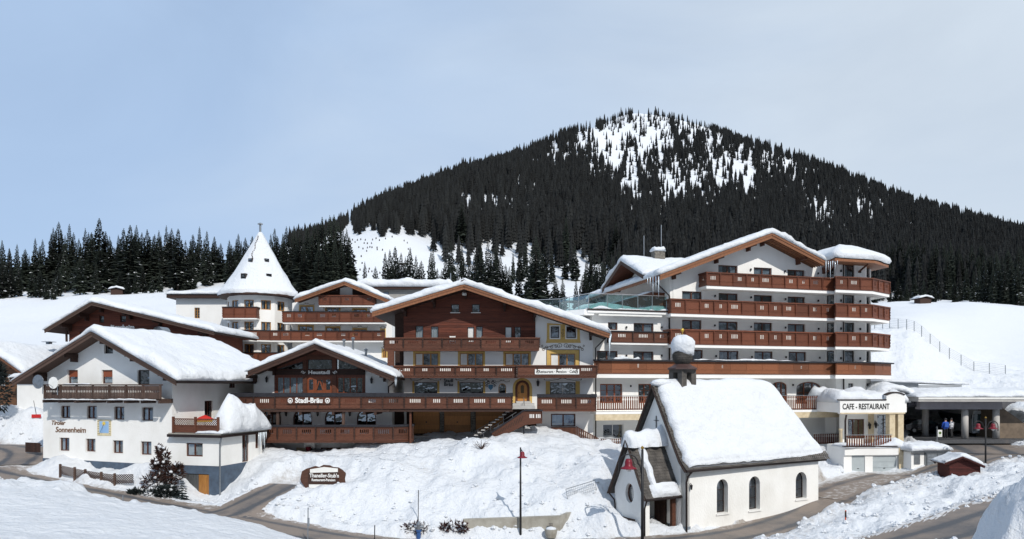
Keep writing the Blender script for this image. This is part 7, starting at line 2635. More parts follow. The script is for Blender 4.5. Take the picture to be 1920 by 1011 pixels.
for s_ in (-1, 1):
    for k in range(5):
        a = .9 + k * 2.0
        MB().box(s_ * (bw + .005) - (.03 if s_ < 0 else 0), s_ * (bw + .005) + (.03 if s_ > 0 else 0), a, a + 1.9, 1.35, 2.55).build('side_window', BG, BUS)
    for yy in (2.3, 8.2):
        t = MB().lathe([(.5, -.15), (.52, 0), (.5, .15)], (0, 0, 0), 16)
        t.v = [(v[2] + s_ * (bw - .1), v[0] + yy, v[1] + .5) for v in t.v]
        wh = t.build('wheel', BLACK, BUS)
        t = MB().lathe([(.28, 0), (.26, .03)], (0, 0, 0), 12)
        t.v = [(s_ * (v[2] + .06) + s_ * (bw - .0), v[0] + yy, v[1] + .5) for v in t.v]
        t.build('rim', STEEL, wh)
    h_ = MB().lathe([(.16, 0), (.12, .03)], (0, 0, 0), 10)
    h_.v = [(v[0] * 1.5 + s_ * .85, -.01 - v[2], v[1] + .72) for v in h_.v]
    h_.build('headlight', STEEL, BUS)
    MB().tube([(s_ * bw, -.02, 2.6), (s_ * (bw + .2), -.35, 2.5), (s_ * (bw + .22), -.4, 2.1)], .04, 5).build('mirror', BLACK, BUS)
MB().box(-.2, bw - .08, -.035, -.004, .45, 1.05).build('advert_panel', mat('bus_blue', (.08, .22, .45), (.2, .4, .6), 1.5, .4), BUS)
MB().box(-bw + .1, -.25, -.035, -.004, .5, 1.05).build('advert_panel', mat('bus_grey', (.5, .55, .58), (.15, .2, .22), 3, .4, lo=.4, hi=.5), BUS)
MB().box(-.9, .9, -.03, -.002, .37, .44).build('bumper', BLACK, BUS)
# dark parked car
CAR = thing('parked_car', 'dark blue car parked in the shade of the carport', 'car', (PX(1730, 72.5), 72.5, zf + 2.0), R(0))
cs = [(-2.2, .35), (2.2, .35), (2.25, .7), (2.1, .88), (1.1, .98), (.45, 1.42), (-1.1, 1.46), (-1.9, .98), (-2.25, .9)]
cb = MB().prism_y(cs, -.85, .85)
cb.build('body', mat('car_paint', (.012, .018, .035), None, 2, .2, coat=.6), CAR)
MB().prism_y([(1.0, .98), (.42, 1.36), (-1.05, 1.40), (-1.75, .98)], -.862, -.853).build('side_window', BG, CAR)
for xx in (-1.4, 1.35):
    for s_ in (-1, 1):
        t = MB().lathe([(.32, -.1), (.33, 0), (.32, .1)], (0, 0, 0), 14)
        t.v = [(v[0] + xx, v[2] + s_ * .8, v[1] + .33) for v in t.v]
        w = t.build('wheel', BLACK, CAR)
        t = MB().lathe([(.2, 0), (.18, .02)], (0, 0, 0), 10)
        t.v = [(v[0] + xx, s_ * (v[2] + .905), v[1] + .33) for v in t.v]
        t.build('rim', STEEL, w)
for s_ in (-.6, .6):
    MB().box(2.18, 2.27, s_ - .2, s_ + .2, .66, .8).build('headlight', STEEL, CAR)

# ================================================================== the chapel
CH = Bld('chapel', 'small white chapel with steep snowy roof, shingled porch and onion topped bell turret', 'chapel', (PX(1285, 43.0), 43.0, 0.74), math.atan2(.49, .87))
g = CH
L, W = 12.6, 5.3
hw = W / 2
ze = g.p(1300, 879)[1]
zr = 9.35
holes = []
for (a, b, c, d) in ((1344, 1365, 899.5, 961), (1404.5, 1425, 894, 955), (1492, 1512.5, 886, 934)):
    x0, z1 = g.p(a, c)
    x1, z0 = g.p(b, d)
    r = (x0, x1, z0, z1)
    holes.append(window(g.root, r, 0, FRAME_DARK, 1, arch=True, rec=.34, fw=.06, glass=GLASS_DARK, bars=2))
    MB().box(x0 - .08, x1 + .08, -.07, .33, z0 - .11, z0 - .002).build('window_sill', PLASTER_CHAPEL, g.root)
facade(g.root, [(0, -.6), (L, -.6), (L, ze), (0, ze)], holes, 0, .4, PLASTER_CHAPEL)
# roof section in (y, z): flared at the eaves, steep above
sec = [(-.42, ze - .02), (.10, ze + .55), (.55, ze + 1.35), (hw, zr), (W - .55, ze + 1.35), (W - .10, ze + .55), (W + .42, ze - .02)]
gab = [(0, -.6), (W, -.6), (W, ze + .3), (W - .35, ze + .75), (hw, zr - .45), (.35, ze + .75), (0, ze + .3)]
mb = MB().plate(gab, [], 0, .35)
mb.v = [(v[1], v[0], v[2]) for v in mb.v]
mb.build('gable_wall', PLASTER_CHAPEL, g.root)
MB().prism_z([(L, .0), (L + .35, .8), (L + .5, hw), (L + .35, W - .8), (L, W), (L - .3, W), (L - .3, 0.02)], -.6, ze).build('apse', PLASTER_CHAPEL, g.root)
MB().box(.36, L - .31, W - .3, W, -.6, ze).build('wall', PLASTER_CHAPEL, g.root)
zpl = .55
MB().box(-.03, .4, -.04, -.003, -.6, zpl).box(-.04, -.003, -.04, W, -.6, zpl).build('plinth', mat('chapel_plinth', (.22, .26, .29), (.17, .2, .23), 2, .85, .01), g.root)
# roof: swept section with a hipped end
def xend(z):
    return L + .75 - 2.5 * max(0, min(1, (z - ze) / (zr - ze))) ** 1.0
def sweep(sec_, x0, th, extra=0.0):
    n = len(sec_)
    mb_ = MB()
    for (y, z) in sec_:
        mb_.v += [(x0, y, z), (xend(z) + extra, hw + (y - hw) * .86, z), (x0, y, z - th), (xend(z) + extra, hw + (y - hw) * .86, z - th)]
    for i in range(n - 1):
        a, b = 4 * i, 4 * i + 4
        mb_.f += [(a, a + 1, b + 1, b), (a + 2, b + 2, b + 3, a + 3), (a, b, b + 2, a + 2), (a + 1, a + 3, b + 3, b + 1)]
    e = 4 * (n - 1)
    mb_.f += [(0, 2, 3, 1), (e, e + 1, e + 3, e + 2)]
    ends = [4 * i + 1 for i in range(n)]
    mb_.f.append(tuple(ends))
    return mb_
rf = sweep(sec, -.32, .14).build('roof', SHINGLE, g.root)
# shingle courses along the verge and the eave, each a small board
vg = MB()
for i in range(3):
    (y0, z0), (y1, z1) = sec[i], sec[i + 1]
    n = max(2, int(math.hypot(y1 - y0, z1 - z0) / .17))
    for k in range(n):
        f0, f1 = k / n, (k + 1.25) / n
        ya, za, yb_, zb_ = y0 + (y1 - y0) * f0, z0 + (z1 - z0) * f0, y0 + (y1 - y0) * f1, z0 + (z1 - z0) * f1
        for q in range(3):
            xa = -.36 + .19 * q + .03 * math.sin(k * 3.1 + q)
            vg.add([(xa, ya - .05, za + .04), (xa + .17, ya - .05, za + .04), (xa + .17, yb_ - .01, zb_ + .02), (xa, yb_ - .01, zb_ + .02),
                    (xa, ya - .03, za - .0), (xa + .17, ya - .03, za - .0)], [(0, 1, 2, 3), (0, 4, 5, 1)])
n = int((L + 1) / .2)
for k in range(n):
    xa = -.3 + k * .2
    for q in range(2):
        vg.add([(xa + .1 * q, -.46 + .2 * q, ze + .02 + .22 * q), (xa + .18 + .1 * q, -.46 + .2 * q, ze + .02 + .22 * q + .01 * math.sin(k * 2.3)), (xa + .18 + .1 * q, -.2 + .2 * q, ze + .32 + .22 * q), (xa + .1 * q, -.2 + .2 * q, ze + .32 + .22 * q)], [(0, 1, 2, 3)])
tag(vg.build('shingles', SHINGLE, rf), kind='stuff')
bd = MB()
for sgn in (0, 1):
    pts = sec[:4] if not sgn else sec[3:]
    for (a, b) in zip(pts[:-1], pts[1:]):
        bd.bar((-.36, a[0], a[1] - .1), (-.36, b[0], b[1] - .1), .07, .2, up=(1, 0, 0))
bd.build('verge_board', FRAME_DARK, rf)
MB().tube([(-.35, -.47, ze - .06), (L + .6, -.47 + .3, ze - .06)], .085, 8).build('gutter', GUTTER, g.root)
downpipe(g.root, [(.15, -.45, ze - .1), (.02, -.2, ze - .45), (.02, -.09, ze - .8), (.02, -.09, -.4)], .06)
# thick snow on the roof
nu, nv = 84, 64
SP = np.array([(-.36, ze + .10), (.10, ze + .58), (.55, ze + 1.37), (hw, zr), (W - .55, ze + 1.37), (W - .10, ze + .58), (W + .36, ze + .10)])
sl = np.r_[0, np.cumsum(np.hypot(np.diff(SP[:, 0]), np.diff(SP[:, 1])))]
ss = np.linspace(0, sl[-1], nv + 1)
by_, bz_ = np.interp(ss, sl, SP[:, 0]), np.interp(ss, sl, SP[:, 1])
ty, tz_ = by_.copy(), bz_.copy()
for _ in range(6):
    ty[1:-1] = (ty[:-2] + 2 * ty[1:-1] + ty[2:]) / 4
    tz_[1:-1] = (tz_[:-2] + 2 * tz_[1:-1] + tz_[2:]) / 4
# outward normals of the section
dy, dz = np.gradient(ty), np.gradient(tz_)
ln = np.hypot(dy, dz)
ny, nz_ = -dz / ln, dy / ln
V, F = [], []
cache = []
for i in range(nu + 1):
    u = i / nu
    for j in range(nv + 1):
        xe = L + .80 - 2.7 * max(0, min(1, (bz_[j] - ze) / (zr - ze)))
        xs_ = -.10 + .10 * float(fbm(j * .35, 3.3, 3, 4))
        x = xs_ + (xe - xs_) * u
        d1 = min(u, 1 - u) * (xe - xs_)
        e1 = math.sqrt(max(0, 1 - (1 - min(1, d1 / .9)) ** 2))
        sv = ss[j]
        d2 = min(sv, sl[-1] - sv)
        e2 = .35 + .65 * math.sqrt(max(0, 1 - (1 - min(1, d2 / 1.0)) ** 2))
        cache.append((x, e1, e2, d1, j))
cx_ = np.array([c[0] for c in cache]); cj = np.array([c[4] for c in cache]); cs_ = ss[cj]
nzv = fbm(cx_ * .55, cs_ * .55, 4, 44)
nz2 = fbm(cx_ * 2.2, cs_ * 2.2, 3, 45)
gully = np.exp(-((cx_ - 1.5) / .5) ** 2) * (cs_ < sl[3]) * .5
for (x, e1, e2, d1, j), n1_, n2_, gu in zip(cache, nzv, nz2, gully):
    th = .62 * (.25 + .75 * e1) * e2 * (1 + .16 * n1_) + .035 * n2_ * (1.6 if ss[j] < 1.6 else .6) - gu * .28 * e2
    th = max(.03, th)
    shr = .86 + .14 * (1 - min(1, max(0, (x - L * .55) / (L * .5))))
    V.append((x, hw + (ty[j] + ny[j] * th * .75 - hw) * shr, tz_[j] + nz_[j] * th * .75 + th * .3))
NV = len(V)
for i in range(nu + 1):
    for j in range(nv + 1):
        x = cache[i * (nv + 1) + j][0]
        shr = .86 + .14 * (1 - min(1, max(0, (x - L * .55) / (L * .5))))
        V.append((x, hw + (by_[j] - hw) * shr, bz_[j] + .015))
idx = lambda i, j: i * (nv + 1) + j
for i in range(nu):
    for j in range(nv):
        F.append((idx(i, j), idx(i + 1, j), idx(i + 1, j + 1), idx(i, j + 1)))
for i in range(nu):
    for j in (0, nv):
        F.append((idx(i, j), idx(i + 1, j), idx(i + 1, j) + NV, idx(i, j) + NV))
for j in range(nv):
    for i in (0, nu):
        F.append((idx(i, j), idx(i, j + 1), idx(i, j + 1) + NV, idx(i, j) + NV))
mb = MB(); mb.v, mb.f = V, F
mb.build('roof_snow', SNOW, g.root, smooth=True)
# cornice of snow on the gable peak
mb = MB()
mb.lathe([(.1, -.25), (.5, -.1), (.62, .12), (.45, .38), (.1, .5)], (0, 0, 0), 14)
mb.v = [(v[0] * 1.5 + .45, v[1] * .8 + hw, v[2] * .75 + zr + .05) for v in mb.v]
mb.build('snow_cornice', SNOW, g.root, smooth=True)
# iron cross on the gable
q = (-.05, hw, zr - 2.6)
MB().bar((-.04, hw, zr - 3.1), (-.04, hw, zr - 2.0), .03, .05, up=(1, 0, 0)).bar((-.04, hw - .22, zr - 2.3), (-.04, hw + .22, zr - 2.3), .05, .03).build('cross', BLACK, g.root)
# bell turret
tx, ty_ = 2.25, hw
tz0 = zr - 1.4
tw_ = .62
tu = MB()
tu.box(tx - tw_, tx + tw_, ty_ - tw_, ty_ + tw_, tz0 - .8, tz0 + 1.25)
tur = tu.build('bell_turret', SHINGLE, g.root)
zo = tz0 + 1.25
for sx in (-1, 1):
    for sy in (-1, 1):
        MB().box(tx + sx * (tw_ - .2) - .21, tx + sx * (tw_ - .2) + .21, ty_ + sy * (tw_ - .2) - .21, ty_ + sy * (tw_ - .2) + .21, zo + .002, zo + 1.0).build('post', SHINGLE, tur)
MB().box(tx - tw_, tx + tw_, ty_ - tw_, ty_ + tw_, zo + 1.002, zo + 1.3).build('belfry_lintel', SHINGLE, tur)
MB().lathe([(.05, .55), (.12, .5), (.2, .2), (.28, .05), (.3, 0)], (tx, ty_, zo + .3), 12).build('bell', mat('bronze', (.18, .12, .06), None, 4, .4, metal=.8), tur)
sk = MB()
for k in range(7):
    zz = tz0 - .6 + .26 * k
    for q in range(5):
        for (fx, fy, vert) in ((-1, 0, 0), (0, -1, 1)):
            o_ = -tw_ + q * (2 * tw_ / 5) + (.06 if k % 2 else 0)
            if vert:
                sk.add([(tx + o_, ty_ - tw_ - .04, zz), (tx + o_ + .22, ty_ - tw_ - .04, zz), (tx + o_ + .22, ty_ - tw_ - .005, zz + .3), (tx + o_, ty_ - tw_ - .005, zz + .3)], [(0, 1, 2, 3)])
            else:
                sk.add([(tx - tw_ - .04, ty_ + o_, zz), (tx - tw_ - .04, ty_ + o_ + .22, zz), (tx - tw_ - .005, ty_ + o_ + .22, zz + .3), (tx - tw_ - .005, ty_ + o_, zz + .3)], [(0, 1, 2, 3)])
tag(sk.build('shingles', SHINGLE, tur), kind='stuff')
zc = zo + 1.3
MB().lathe([(tw_ * 1.05, 0), (tw_ + .42, -.10), (tw_ + .40, .0), (.72, .14), (.55, .26)], (tx, ty_, zc), 8, math.pi / 8).build('skirt_roof', mat('copper_dark', (.07, .04, .035), None, 3, .5), tur)
R0 = .66
on = [(.42, .2)] + [(R0 * math.sin(math.pi * (.2 + .66 * k / 9)), .78 - R0 * math.cos(math.pi * (.2 + .66 * k / 9))) for k in range(10)] + [(.2, 1.42)]
DARK_SH = mat('dark_shingle', (.085, .078, .07), (.025, .023, .021), 3.0, .9, .01, detail=8, lo=.3, hi=.7)
MB().lathe(on, (tx, ty_, zc), 20).build('onion_dome', DARK_SH, tur, smooth=True)
osh = MB()
for k in range(8):
    a_ = math.pi * (.24 + .6 * k / 8)
    rr_ = R0 * math.sin(a_) + .012
    zz = .78 - R0 * math.cos(a_)
    a2 = math.pi * (.24 + .6 * (k + 1.1) / 8)
    r2 = R0 * math.sin(a2) + .005
    z2 = .78 - R0 * math.cos(a2)
    m_ = 22
    for q in range(m_):
        t0, t1 = 2 * math.pi * (q + .5 * (k % 2)) / m_, 2 * math.pi * (q + .85 + .5 * (k % 2)) / m_
        osh.add([(tx + (rr_ + .02) * math.cos(t0), ty_ + (rr_ + .02) * math.sin(t0), zc + zz), (tx + (rr_ + .02) * math.cos(t1), ty_ + (rr_ + .02) * math.sin(t1), zc + zz),
                 (tx + r2 * math.cos(t1), ty_ + r2 * math.sin(t1), zc + z2), (tx + r2 * math.cos(t0), ty_ + r2 * math.sin(t0), zc + z2)], [(0, 1, 2, 3)])
tag(osh.build('shingles', DARK_SH, tur), kind='stuff')
cap = MB()
n = 20
pr = [(.58, .95), (.70, .98), (.73, 1.2), (.80, 1.45), (.78, 1.75), (.62, 2.02), (.3, 2.18), (.03, 2.22)]
for i, (r_, z_) in enumerate(pr):
    for k in range(n):
        a_ = 2 * math.pi * k / n
        rr_ = r_ * (1 + .13 * float(smooth_noise(k * .7, i * .8, 3)))
        cap.v.append((tx + rr_ * math.cos(a_), ty_ + rr_ * math.sin(a_), zc + z_ + (.16 * math.sin(a_ * 2 + 1) if i < 2 else .03 * math.sin(a_ * 3 + i))))
for i in range(len(pr) - 1):
    for k in range(n):
        cap.f.append((i * n + k, i * n + (k + 1) % n, (i + 1) * n + (k + 1) % n, (i + 1) * n + k))
cap.f.append(tuple(range((len(pr) - 1) * n, len(pr) * n)))
cap.build('snow_cap', SNOW, tur, smooth=True)
MB().tube([(tx, ty_, zc + 1.4), (tx, ty_, zc + 2.45)], .03, 6).lathe([(.02, 0), (.1, .05), (.12, .12), (.1, .2), (.02, .25)], (tx, ty_, zc + 2.42), 10).build('gilt_knob', mat('gilt', (.75, .5, .1), None, 3, .3, metal=.9), tur)
sb_ = MB().lathe([(.28, 0), (.34, .12), (.2, .28), (.05, .32)], (tx - .1, ty_ - .25, zo + .002), 10)
sb_.build('belfry_snow', SNOW, tur, smooth=True)
# porch
px0, py0, py1 = -2.6, .7, 3.7
pyc = (py0 + py1) / 2
zpe, zpr = 2.55, 6.0
pg = [(py0, -.6), (py1, -.6), (py1, zpe + .2), (pyc, zpr - .35), (py0, zpe + .2)]
cw = g.inv @ Vector((PX(1180, 41.8), 41.8, PZ(936, 41.8)))
circ = [(pyc + .42 * math.cos(2 * math.pi * k / 16), 2.55 + .62 * math.sin(2 * math.pi * k / 16)) for k in range(16)]
mb = MB().plate(pg, [circ], px0, px0 + .3)
mb.v = [(v[1], v[0], v[2]) for v in mb.v]
mb.build('porch_wall', PLASTER_CHAPEL, g.root)
wn_ = MB().plate(circ, [[(pyc + (a - pyc) * .86, 2.55 + (b - 2.55) * .86) for a, b in circ]], px0 + .2, px0 + .28)
wn_.v = [(v[1], v[0], v[2]) for v in wn_.v]
wn_ = wn_.build('round_window', FRAME_BROWN, g.root)
MB().add([(px0 + .24, a, b) for a, b in circ], [tuple(range(16))]).build('pane', GLASS_DARK, wn_)
MB().add([(px0 + .55, pyc + (a - pyc) * 1.3, 2.55 + (b - 2.55) * 1.3) for a, b in circ], [tuple(range(16))]).build('shade_backing', ROOM_SHADE, wn_)
MB().box(px0 + .31, -.003, py1 - .3, py1, -.6, zpe + .1).build('porch_side_wall', PLASTER_CHAPEL, g.root)
MB().box(px0, px0 + .32, py0 - .02, py0 + .3, -.6, zpe).build('porch_post', PLASTER_CHAPEL, g.root)
MB().box(-.42, -.12, py0 + .02, py0 + .22, -.6, zpe).build('porch_post', WOOD_BROWN, g.root)
MB().box(px0 + .31, -.05, py0 + .1, py1 - .3, -.55, -.15).build('porch_floor', CONCRETE, g.root)
MB().box(px0 - .04, px0 - .003, py0 - .02, py1, -.6, .35).build('plinth', mat('chapel_plinth', (.22, .26, .29)), g.root)
# entrance door into the chapel
dr = MB().box(-.09, -.04, pyc - .55, pyc + .55, -.15, 2.1).build('chapel_door', WOOD_DARK, g.root)
for k in range(4):
    MB().box(-.12, -.091, pyc - .53 + .27 * k, pyc - .53 + .25 + .27 * k, -.1, 2.05).build('plank', WOOD_DARK, dr)
psec = [(py0 - .35, zpe - .12), (py0 + .12, zpe + .75), (pyc, zpr), (py1 - .12, zpe + .75), (py1 + .35, zpe - .12)]
mb = MB()
mb.prism_y(psec + [(y, z - .14) for y, z in psec[::-1]], px0 - .25, .02)
mb.v = [(v[1], v[0], v[2]) for v in mb.v]
prf = mb.build('porch_roof', SHINGLE, g.root)
sh = MB()
rr2 = random.Random(3)
for side in (0, 1):
    pts = psec[:3] if side == 0 else psec[:1:-1]
    ls = [0]
    for a, b in zip(pts[:-1], pts[1:]):
        ls.append(ls[-1] + math.hypot(b[0] - a[0], b[1] - a[1]))
    s_ = 0
    row = 0
    sg_ = -1 if side == 0 else 1
    while s_ < ls[-1] - .05:
        y0_, z0_ = np.interp(s_, ls, [p[0] for p in pts]), np.interp(s_, ls, [p[1] for p in pts])
        s2 = min(s_ + .26, ls[-1])
        y1_, z1_ = np.interp(s2, ls, [p[0] for p in pts]), np.interp(s2, ls, [p[1] for p in pts])
        x = px0 - .27 + (.09 if row % 2 else 0)
        while x < 0:
            w_ = rr2.uniform(.13, .18)
            o_ = rr2.uniform(.02, .05)
            sh.add([(x, y0_ + sg_ * o_, z0_ + .03), (x + w_, y0_ + sg_ * o_, z0_ + .03 + rr2.uniform(-.01, .01)), (x + w_, y1_ + sg_ * .01, z1_ + .015), (x, y1_ + sg_ * .01, z1_ + .015), (x, y0_, z0_ - .01), (x + w_, y0_, z0_ - .01)],
                   [(0, 1, 2, 3), (0, 4, 5, 1)])
            x += w_ + .012
        s_ += .19
        row += 1
tag(sh.build('shingles', SHINGLE, prf), kind='stuff')
bd = MB()
for (a, b) in zip(psec[:-1], psec[1:]):
    bd.bar((px0 - .28, a[0], a[1] - .1), (px0 - .28, b[0], b[1] - .1), .06, .2, up=(1, 0, 0))
bd.build('verge_board', FRAME_DARK, prf)
MB().tube([(px0 - .3, py0 - .40, zpe - .17), (0, py0 - .40, zpe - .17)], .06, 6).tube([(px0 - .3, py1 + .40, zpe - .17), (0, py1 + .40, zpe - .17)], .06, 6).build('gutter', GUTTER, g.root)
downpipe(g.root, [(px0 - .2, py1 + .38, zpe - .2), (px0 - .08, py1 - .05, zpe - .6), (px0 - .08, py1 - .12, zpe - .9), (px0 - .08, py1 - .12, -.4)], .05)
downpipe(g.root, [(px0 - .2, py0 - .36, zpe - .25), (px0 - .1, py0 - .05, .6 + 1.2), (px0 - .1, py0 - .05, -.4)], .05)
# snow left on the porch roof: saddle on the ridge, a strip down the near slope, a lip at the eave
sd = MB()
n1_, n2_ = 16, 14
for i in range(n1_ + 1):
    for j in range(n2_ + 1):
        x = px0 - .35 + (-px0 + .45) * i / n1_
        a_ = math.pi * j / n2_
        w_ = (.62 + .12 * math.sin(i * 1.3)) * (1 if 0 < i < n1_ else .7)
        hgt = .55 + .35 * (i / n1_) ** 3 + .08 * math.sin(i * .9)
        sd.v.append((x + .05 * math.sin(j), pyc - w_ * math.cos(a_), zpr - .45 * abs(math.cos(a_)) ** 1.0 - .10 + hgt * math.sin(a_)))
for i in range(n1_):
    for j in range(n2_):
        a_ = i * (n2_ + 1) + j
        sd.f.append((a_, a_ + n2_ + 1, a_ + n2_ + 2, a_ + 1))
sd.f.append(tuple(range(n2_ + 1)))
sd.f.append(tuple(range(n1_ * (n2_ + 1), (n1_ + 1) * (n2_ + 1)))[::-1])
sd.build('porch_snow', SNOW, g.root, smooth=True)
def slope_snow(x0f, x1f, s0, s1, T, seed, name='porch_snow'):
    pts = psec[:3]
    ls = [0]
    for a, b in zip(pts[:-1], pts[1:]):
        ls.append(ls[-1] + math.hypot(b[0] - a[0], b[1] - a[1]))
    mb_ = MB()
    n, m = 18, 10
    for i in range(n + 1):
        s_ = s0 + (s1 - s0) * i / n
        y_, z_ = np.interp(s_, ls, [p[0] for p in pts]), np.interp(s_, ls, [p[1] for p in pts])
        xa, xb = x0f(i / n), x1f(i / n)
        for j in range(m + 1):
            t = j / m
            e_ = math.sqrt(max(0, 1 - (2 * t - 1) ** 4)) * math.sqrt(max(0, 1 - (2 * i / n - 1) ** 6))
            x = xa + (xb - xa) * t
            th = T * e_ * (1 + .25 * float(smooth_noise(x * 3, s_ * 3, seed)))
            mb_.v.append((x, y_ - .55 * th - .02, z_ + .8 * th + .02))
    for i in range(n):
        for j in range(m):
            a_ = i * (m + 1) + j
            mb_.f.append((a_, a_ + 1, a_ + m + 2, a_ + m + 1))
    mb_.build(name, SNOW, g.root, smooth=True)
tot = math.hypot(psec[1][0] - psec[0][0], psec[1][1] - psec[0][1]) + math.hypot(psec[2][0] - psec[1][0], psec[2][1] - psec[1][1])
wob = lambda f, k: .12 * float(smooth_noise(f * 7, k, 8))
slope_snow(lambda f: px0 + .35 + wob(f, 1), lambda f: px0 + .95 + wob(f, 2) - .1 * f, .3, tot - .2, .26, 5)
slope_snow(lambda f: px0 + .3, lambda f: .0 - .02 + wob(f, 4), .02, .85, .30, 6)
# flowerpot at the entrance
fp = thing('flower_pot', 'orange flower pot with dark plant beside the chapel entrance', 'pot', tuple(CH.m @ Vector((-.65, py0 + .25, -.15))), 0)
MB().lathe([(.14, 0), (.2, .3), (.22, .34), (.18, .34)], (0, 0, 0), 10).build('pot', mat('terracotta', (.42, .12, .05), None, 3, .8), fp)
pl = MB()
for k in range(16):
    a_ = k * 2.4
    pl.add([(0, 0, .3), (.16 * math.cos(a_), .16 * math.sin(a_), .55 + .1 * (k % 3)), (.1 * math.cos(a_ + .4), .1 * math.sin(a_ + .4), .7 + .08 * (k % 4))], [(0, 1, 2)])
tag(pl.build('foliage', NEEDLE, fp), kind='stuff')
wall_lamp(g.root, (.35, -.0, ze - 1.2), .8)
# bench in front of the porch
BN = thing('bench', 'dark brown slatted bench against the chapel porch', 'bench', tuple(CH.m @ Vector((px0 - .35, pyc + .25, .0))), CH.root.rotation_euler[2] + R(90))
for k in range(3):
    MB().box(-1.0, 1.0, .0 + .14 * k - .1, .12 + .14 * k - .1, .52, .56).build('seat_slat', WOOD_DARK, BN)
for k in range(3):
    MB().box(-1.0, 1.0, -.18, -.15, .66 + .13 * k, .77 + .13 * k).build('back_slat', WOOD_DARK, BN)
for xx in (-.8, .8):
    MB().box(xx - .03, xx + .03, -.14, .3, -.3, .519).box(xx - .03, xx + .03, -.149, -.11, .521, 1.02).build('leg', BLACK, BN)
BN.rotation_euler[2] = CH.root.rotation_euler[2] + R(90)

# ================================================================== street furniture and small things
def gz(x, y):
    return float(ground_h(np.array([x]), np.array([y]))[0])


def bell_shade(mb, c, s):
    mb.lathe([(.04 * s, .42 * s), (.12 * s, .40 * s), (.17 * s, .28 * s), (.17 * s, .12 * s), (.22 * s, .06 * s), (.36 * s, .0), (.37 * s, -.03 * s), (.2 * s, -.02 * s)], c, 16)


def bell_lamp(px, ptop, pbase, Y, label, arm=-1, s=1.0, double=False):
    x = PX(px, Y)
    z0 = min(PZ(pbase, Y), gz(x, Y)) - .3
    z1 = PZ(ptop, Y)
    o = thing('street_lamp', label, 'street lamp', (x, Y, z0), 0)
    h = z1 - z0
    MB().tube([(0, 0, 0), (0, 0, h)], [.075 * s, .055 * s], 8).build('pole', BLACK, o, smooth=True)
    MB().lathe([(.02, 0), (.07 * s, .04 * s), (.08 * s, .1 * s), (.02, .16 * s)], (0, 0, h), 8).build('finial', mat('brass', (.35, .22, .05), None, 3, .4, metal=.6), o)
    for a_ in ((-1, 1) if double else (arm,)):
        dx = a_ * .62 * s
        zz = h - 1.25 * s
        pts = [(0, 0, zz), (a_ * .12 * s, 0, zz + .55 * s)] + [(dx - a_ * .42 * s * math.cos(math.pi * k / 8), 0, zz + .62 * s + .42 * s * math.sin(math.pi * k / 8)) for k in range(9)] + [(dx + a_ * .42 * s, 0, zz + .2 * s)]
        arm_o = MB().tube(pts, .035 * s, 6).build('arm', BLACK, o, smooth=True)
        sh = MB()
        bell_shade(sh, (dx, 0, zz + .42 * s), s)
        sh = sh.build('lamp_shade', RED_PAINT, o, smooth=True)
        MB().lathe([(.1 * s, -.02), (.13 * s, -.08 * s), (.08 * s, -.16 * s)], (dx, 0, zz + .42 * s), 10).build('bulb', mat('lamp_glass', (.8, .8, .78), None, 3, .2), sh)
    return o


bell_lamp(1204.5, 843, 1030, 40.4, 'black post with red bell lamp on a curved arm before the chapel porch', -1, 1.3)
# lamp on the mound: seen edge-on, small red bell
x, Y = PX(976, 42.4), 42.4
z0, z1 = PZ(997, Y), PZ(839, Y)
o = thing('street_lamp', 'tall slim lamp post with small red bell lamp in front of the snow mound', 'street lamp', (x, Y, z0 - .2))
MB().tube([(0, 0, 0), (0, 0, z1 - z0 + .2)], [.075, .045], 8).build('pole', BLACK, o, smooth=True)
sh = MB()
bell_shade(sh, (.1, -.3, z1 - z0 - .38), .85)
sh.build('lamp_shade', RED_PAINT, o, smooth=True)
MB().tube([(0, 0, z1 - z0 - .1), (.05, -.2, z1 - z0 + .08), (.1, -.3, z1 - z0 - .02)], .03, 5).build('arm', BLACK, o)
bell_lamp(1848, 785, 885, 55.2, 'black post with a pair of red bell lamps in front of the bus', 1, .95, True)

# roadside marker posts
def marker(px, ptop, pbase, Y, m, label, cat, r=.045, name='marker_post', band=None):
    x = PX(px, Y)
    zb = min(PZ(pbase, Y), gz(x, Y)) - .2
    z1 = PZ(ptop, Y)
    o = thing(name, label, cat, (x, Y, zb))
    MB().tube([(0, 0, 0), (.02, 0, z1 - zb)], r, 7).build('post', m, o)
    if band:
        MB().tube([(.012, 0, (z1 - zb) * .72), (.016, 0, (z1 - zb) * .96)], r * 1.15, 7).build('reflector_band', band, o)
    return o


ORANGE = mat('marker_orange', (.55, .09, .03), None, 3, .6)
marker(1585, 957, 996, 40.2, ORANGE, 'orange snow marker pole on the bank in front of the yard', 'post', .04, band=WOOD_DARK)
o = marker(577, 952, 1008, 39.0, ZINC, 'thin grey marker post with narrow plate at the roadside below the mound', 'post', .03)
MB().box(-.02, .10, -.02, .01, 1.15, 1.62).build('plate', ZINC, o)
marker(702, 985, 1006, 40.0, BLACK, 'short dark marker post in the snow left of the hydrant', 'post', .03)
marker(230, 929, 951, 41.2, ZINC, 'short grey marker post beside the road near the shrub', 'post', .03)
marker(784, 919, 960, 43.4, BLACK, 'dark stake standing above the hydrant', 'post', .025)

# hydrant
HY_ = thing('hydrant', 'blue and grey hydrant half buried in snow below the mound', 'hydrant', (PX(785, 42.2), 42.2, PZ(1008, 42.2) - .2))
MB().lathe([(.13, 0), (.13, .55), (.17, .56), (.17, .66), (.12, .68)], (0, 0, 0), 10).build('base', mat('hydrant_blue', (.03, .09, .25), None, 3, .4), HY_)
MB().lathe([(.12, .68), (.13, 1.0), (.08, 1.15), (.03, 1.2)], (0, 0, 0), 10).build('head', ZINC, HY_)
MB().tube([(-.28, 0, .85), (.28, 0, .85)], .07, 8).build('outlet', ZINC, HY_)

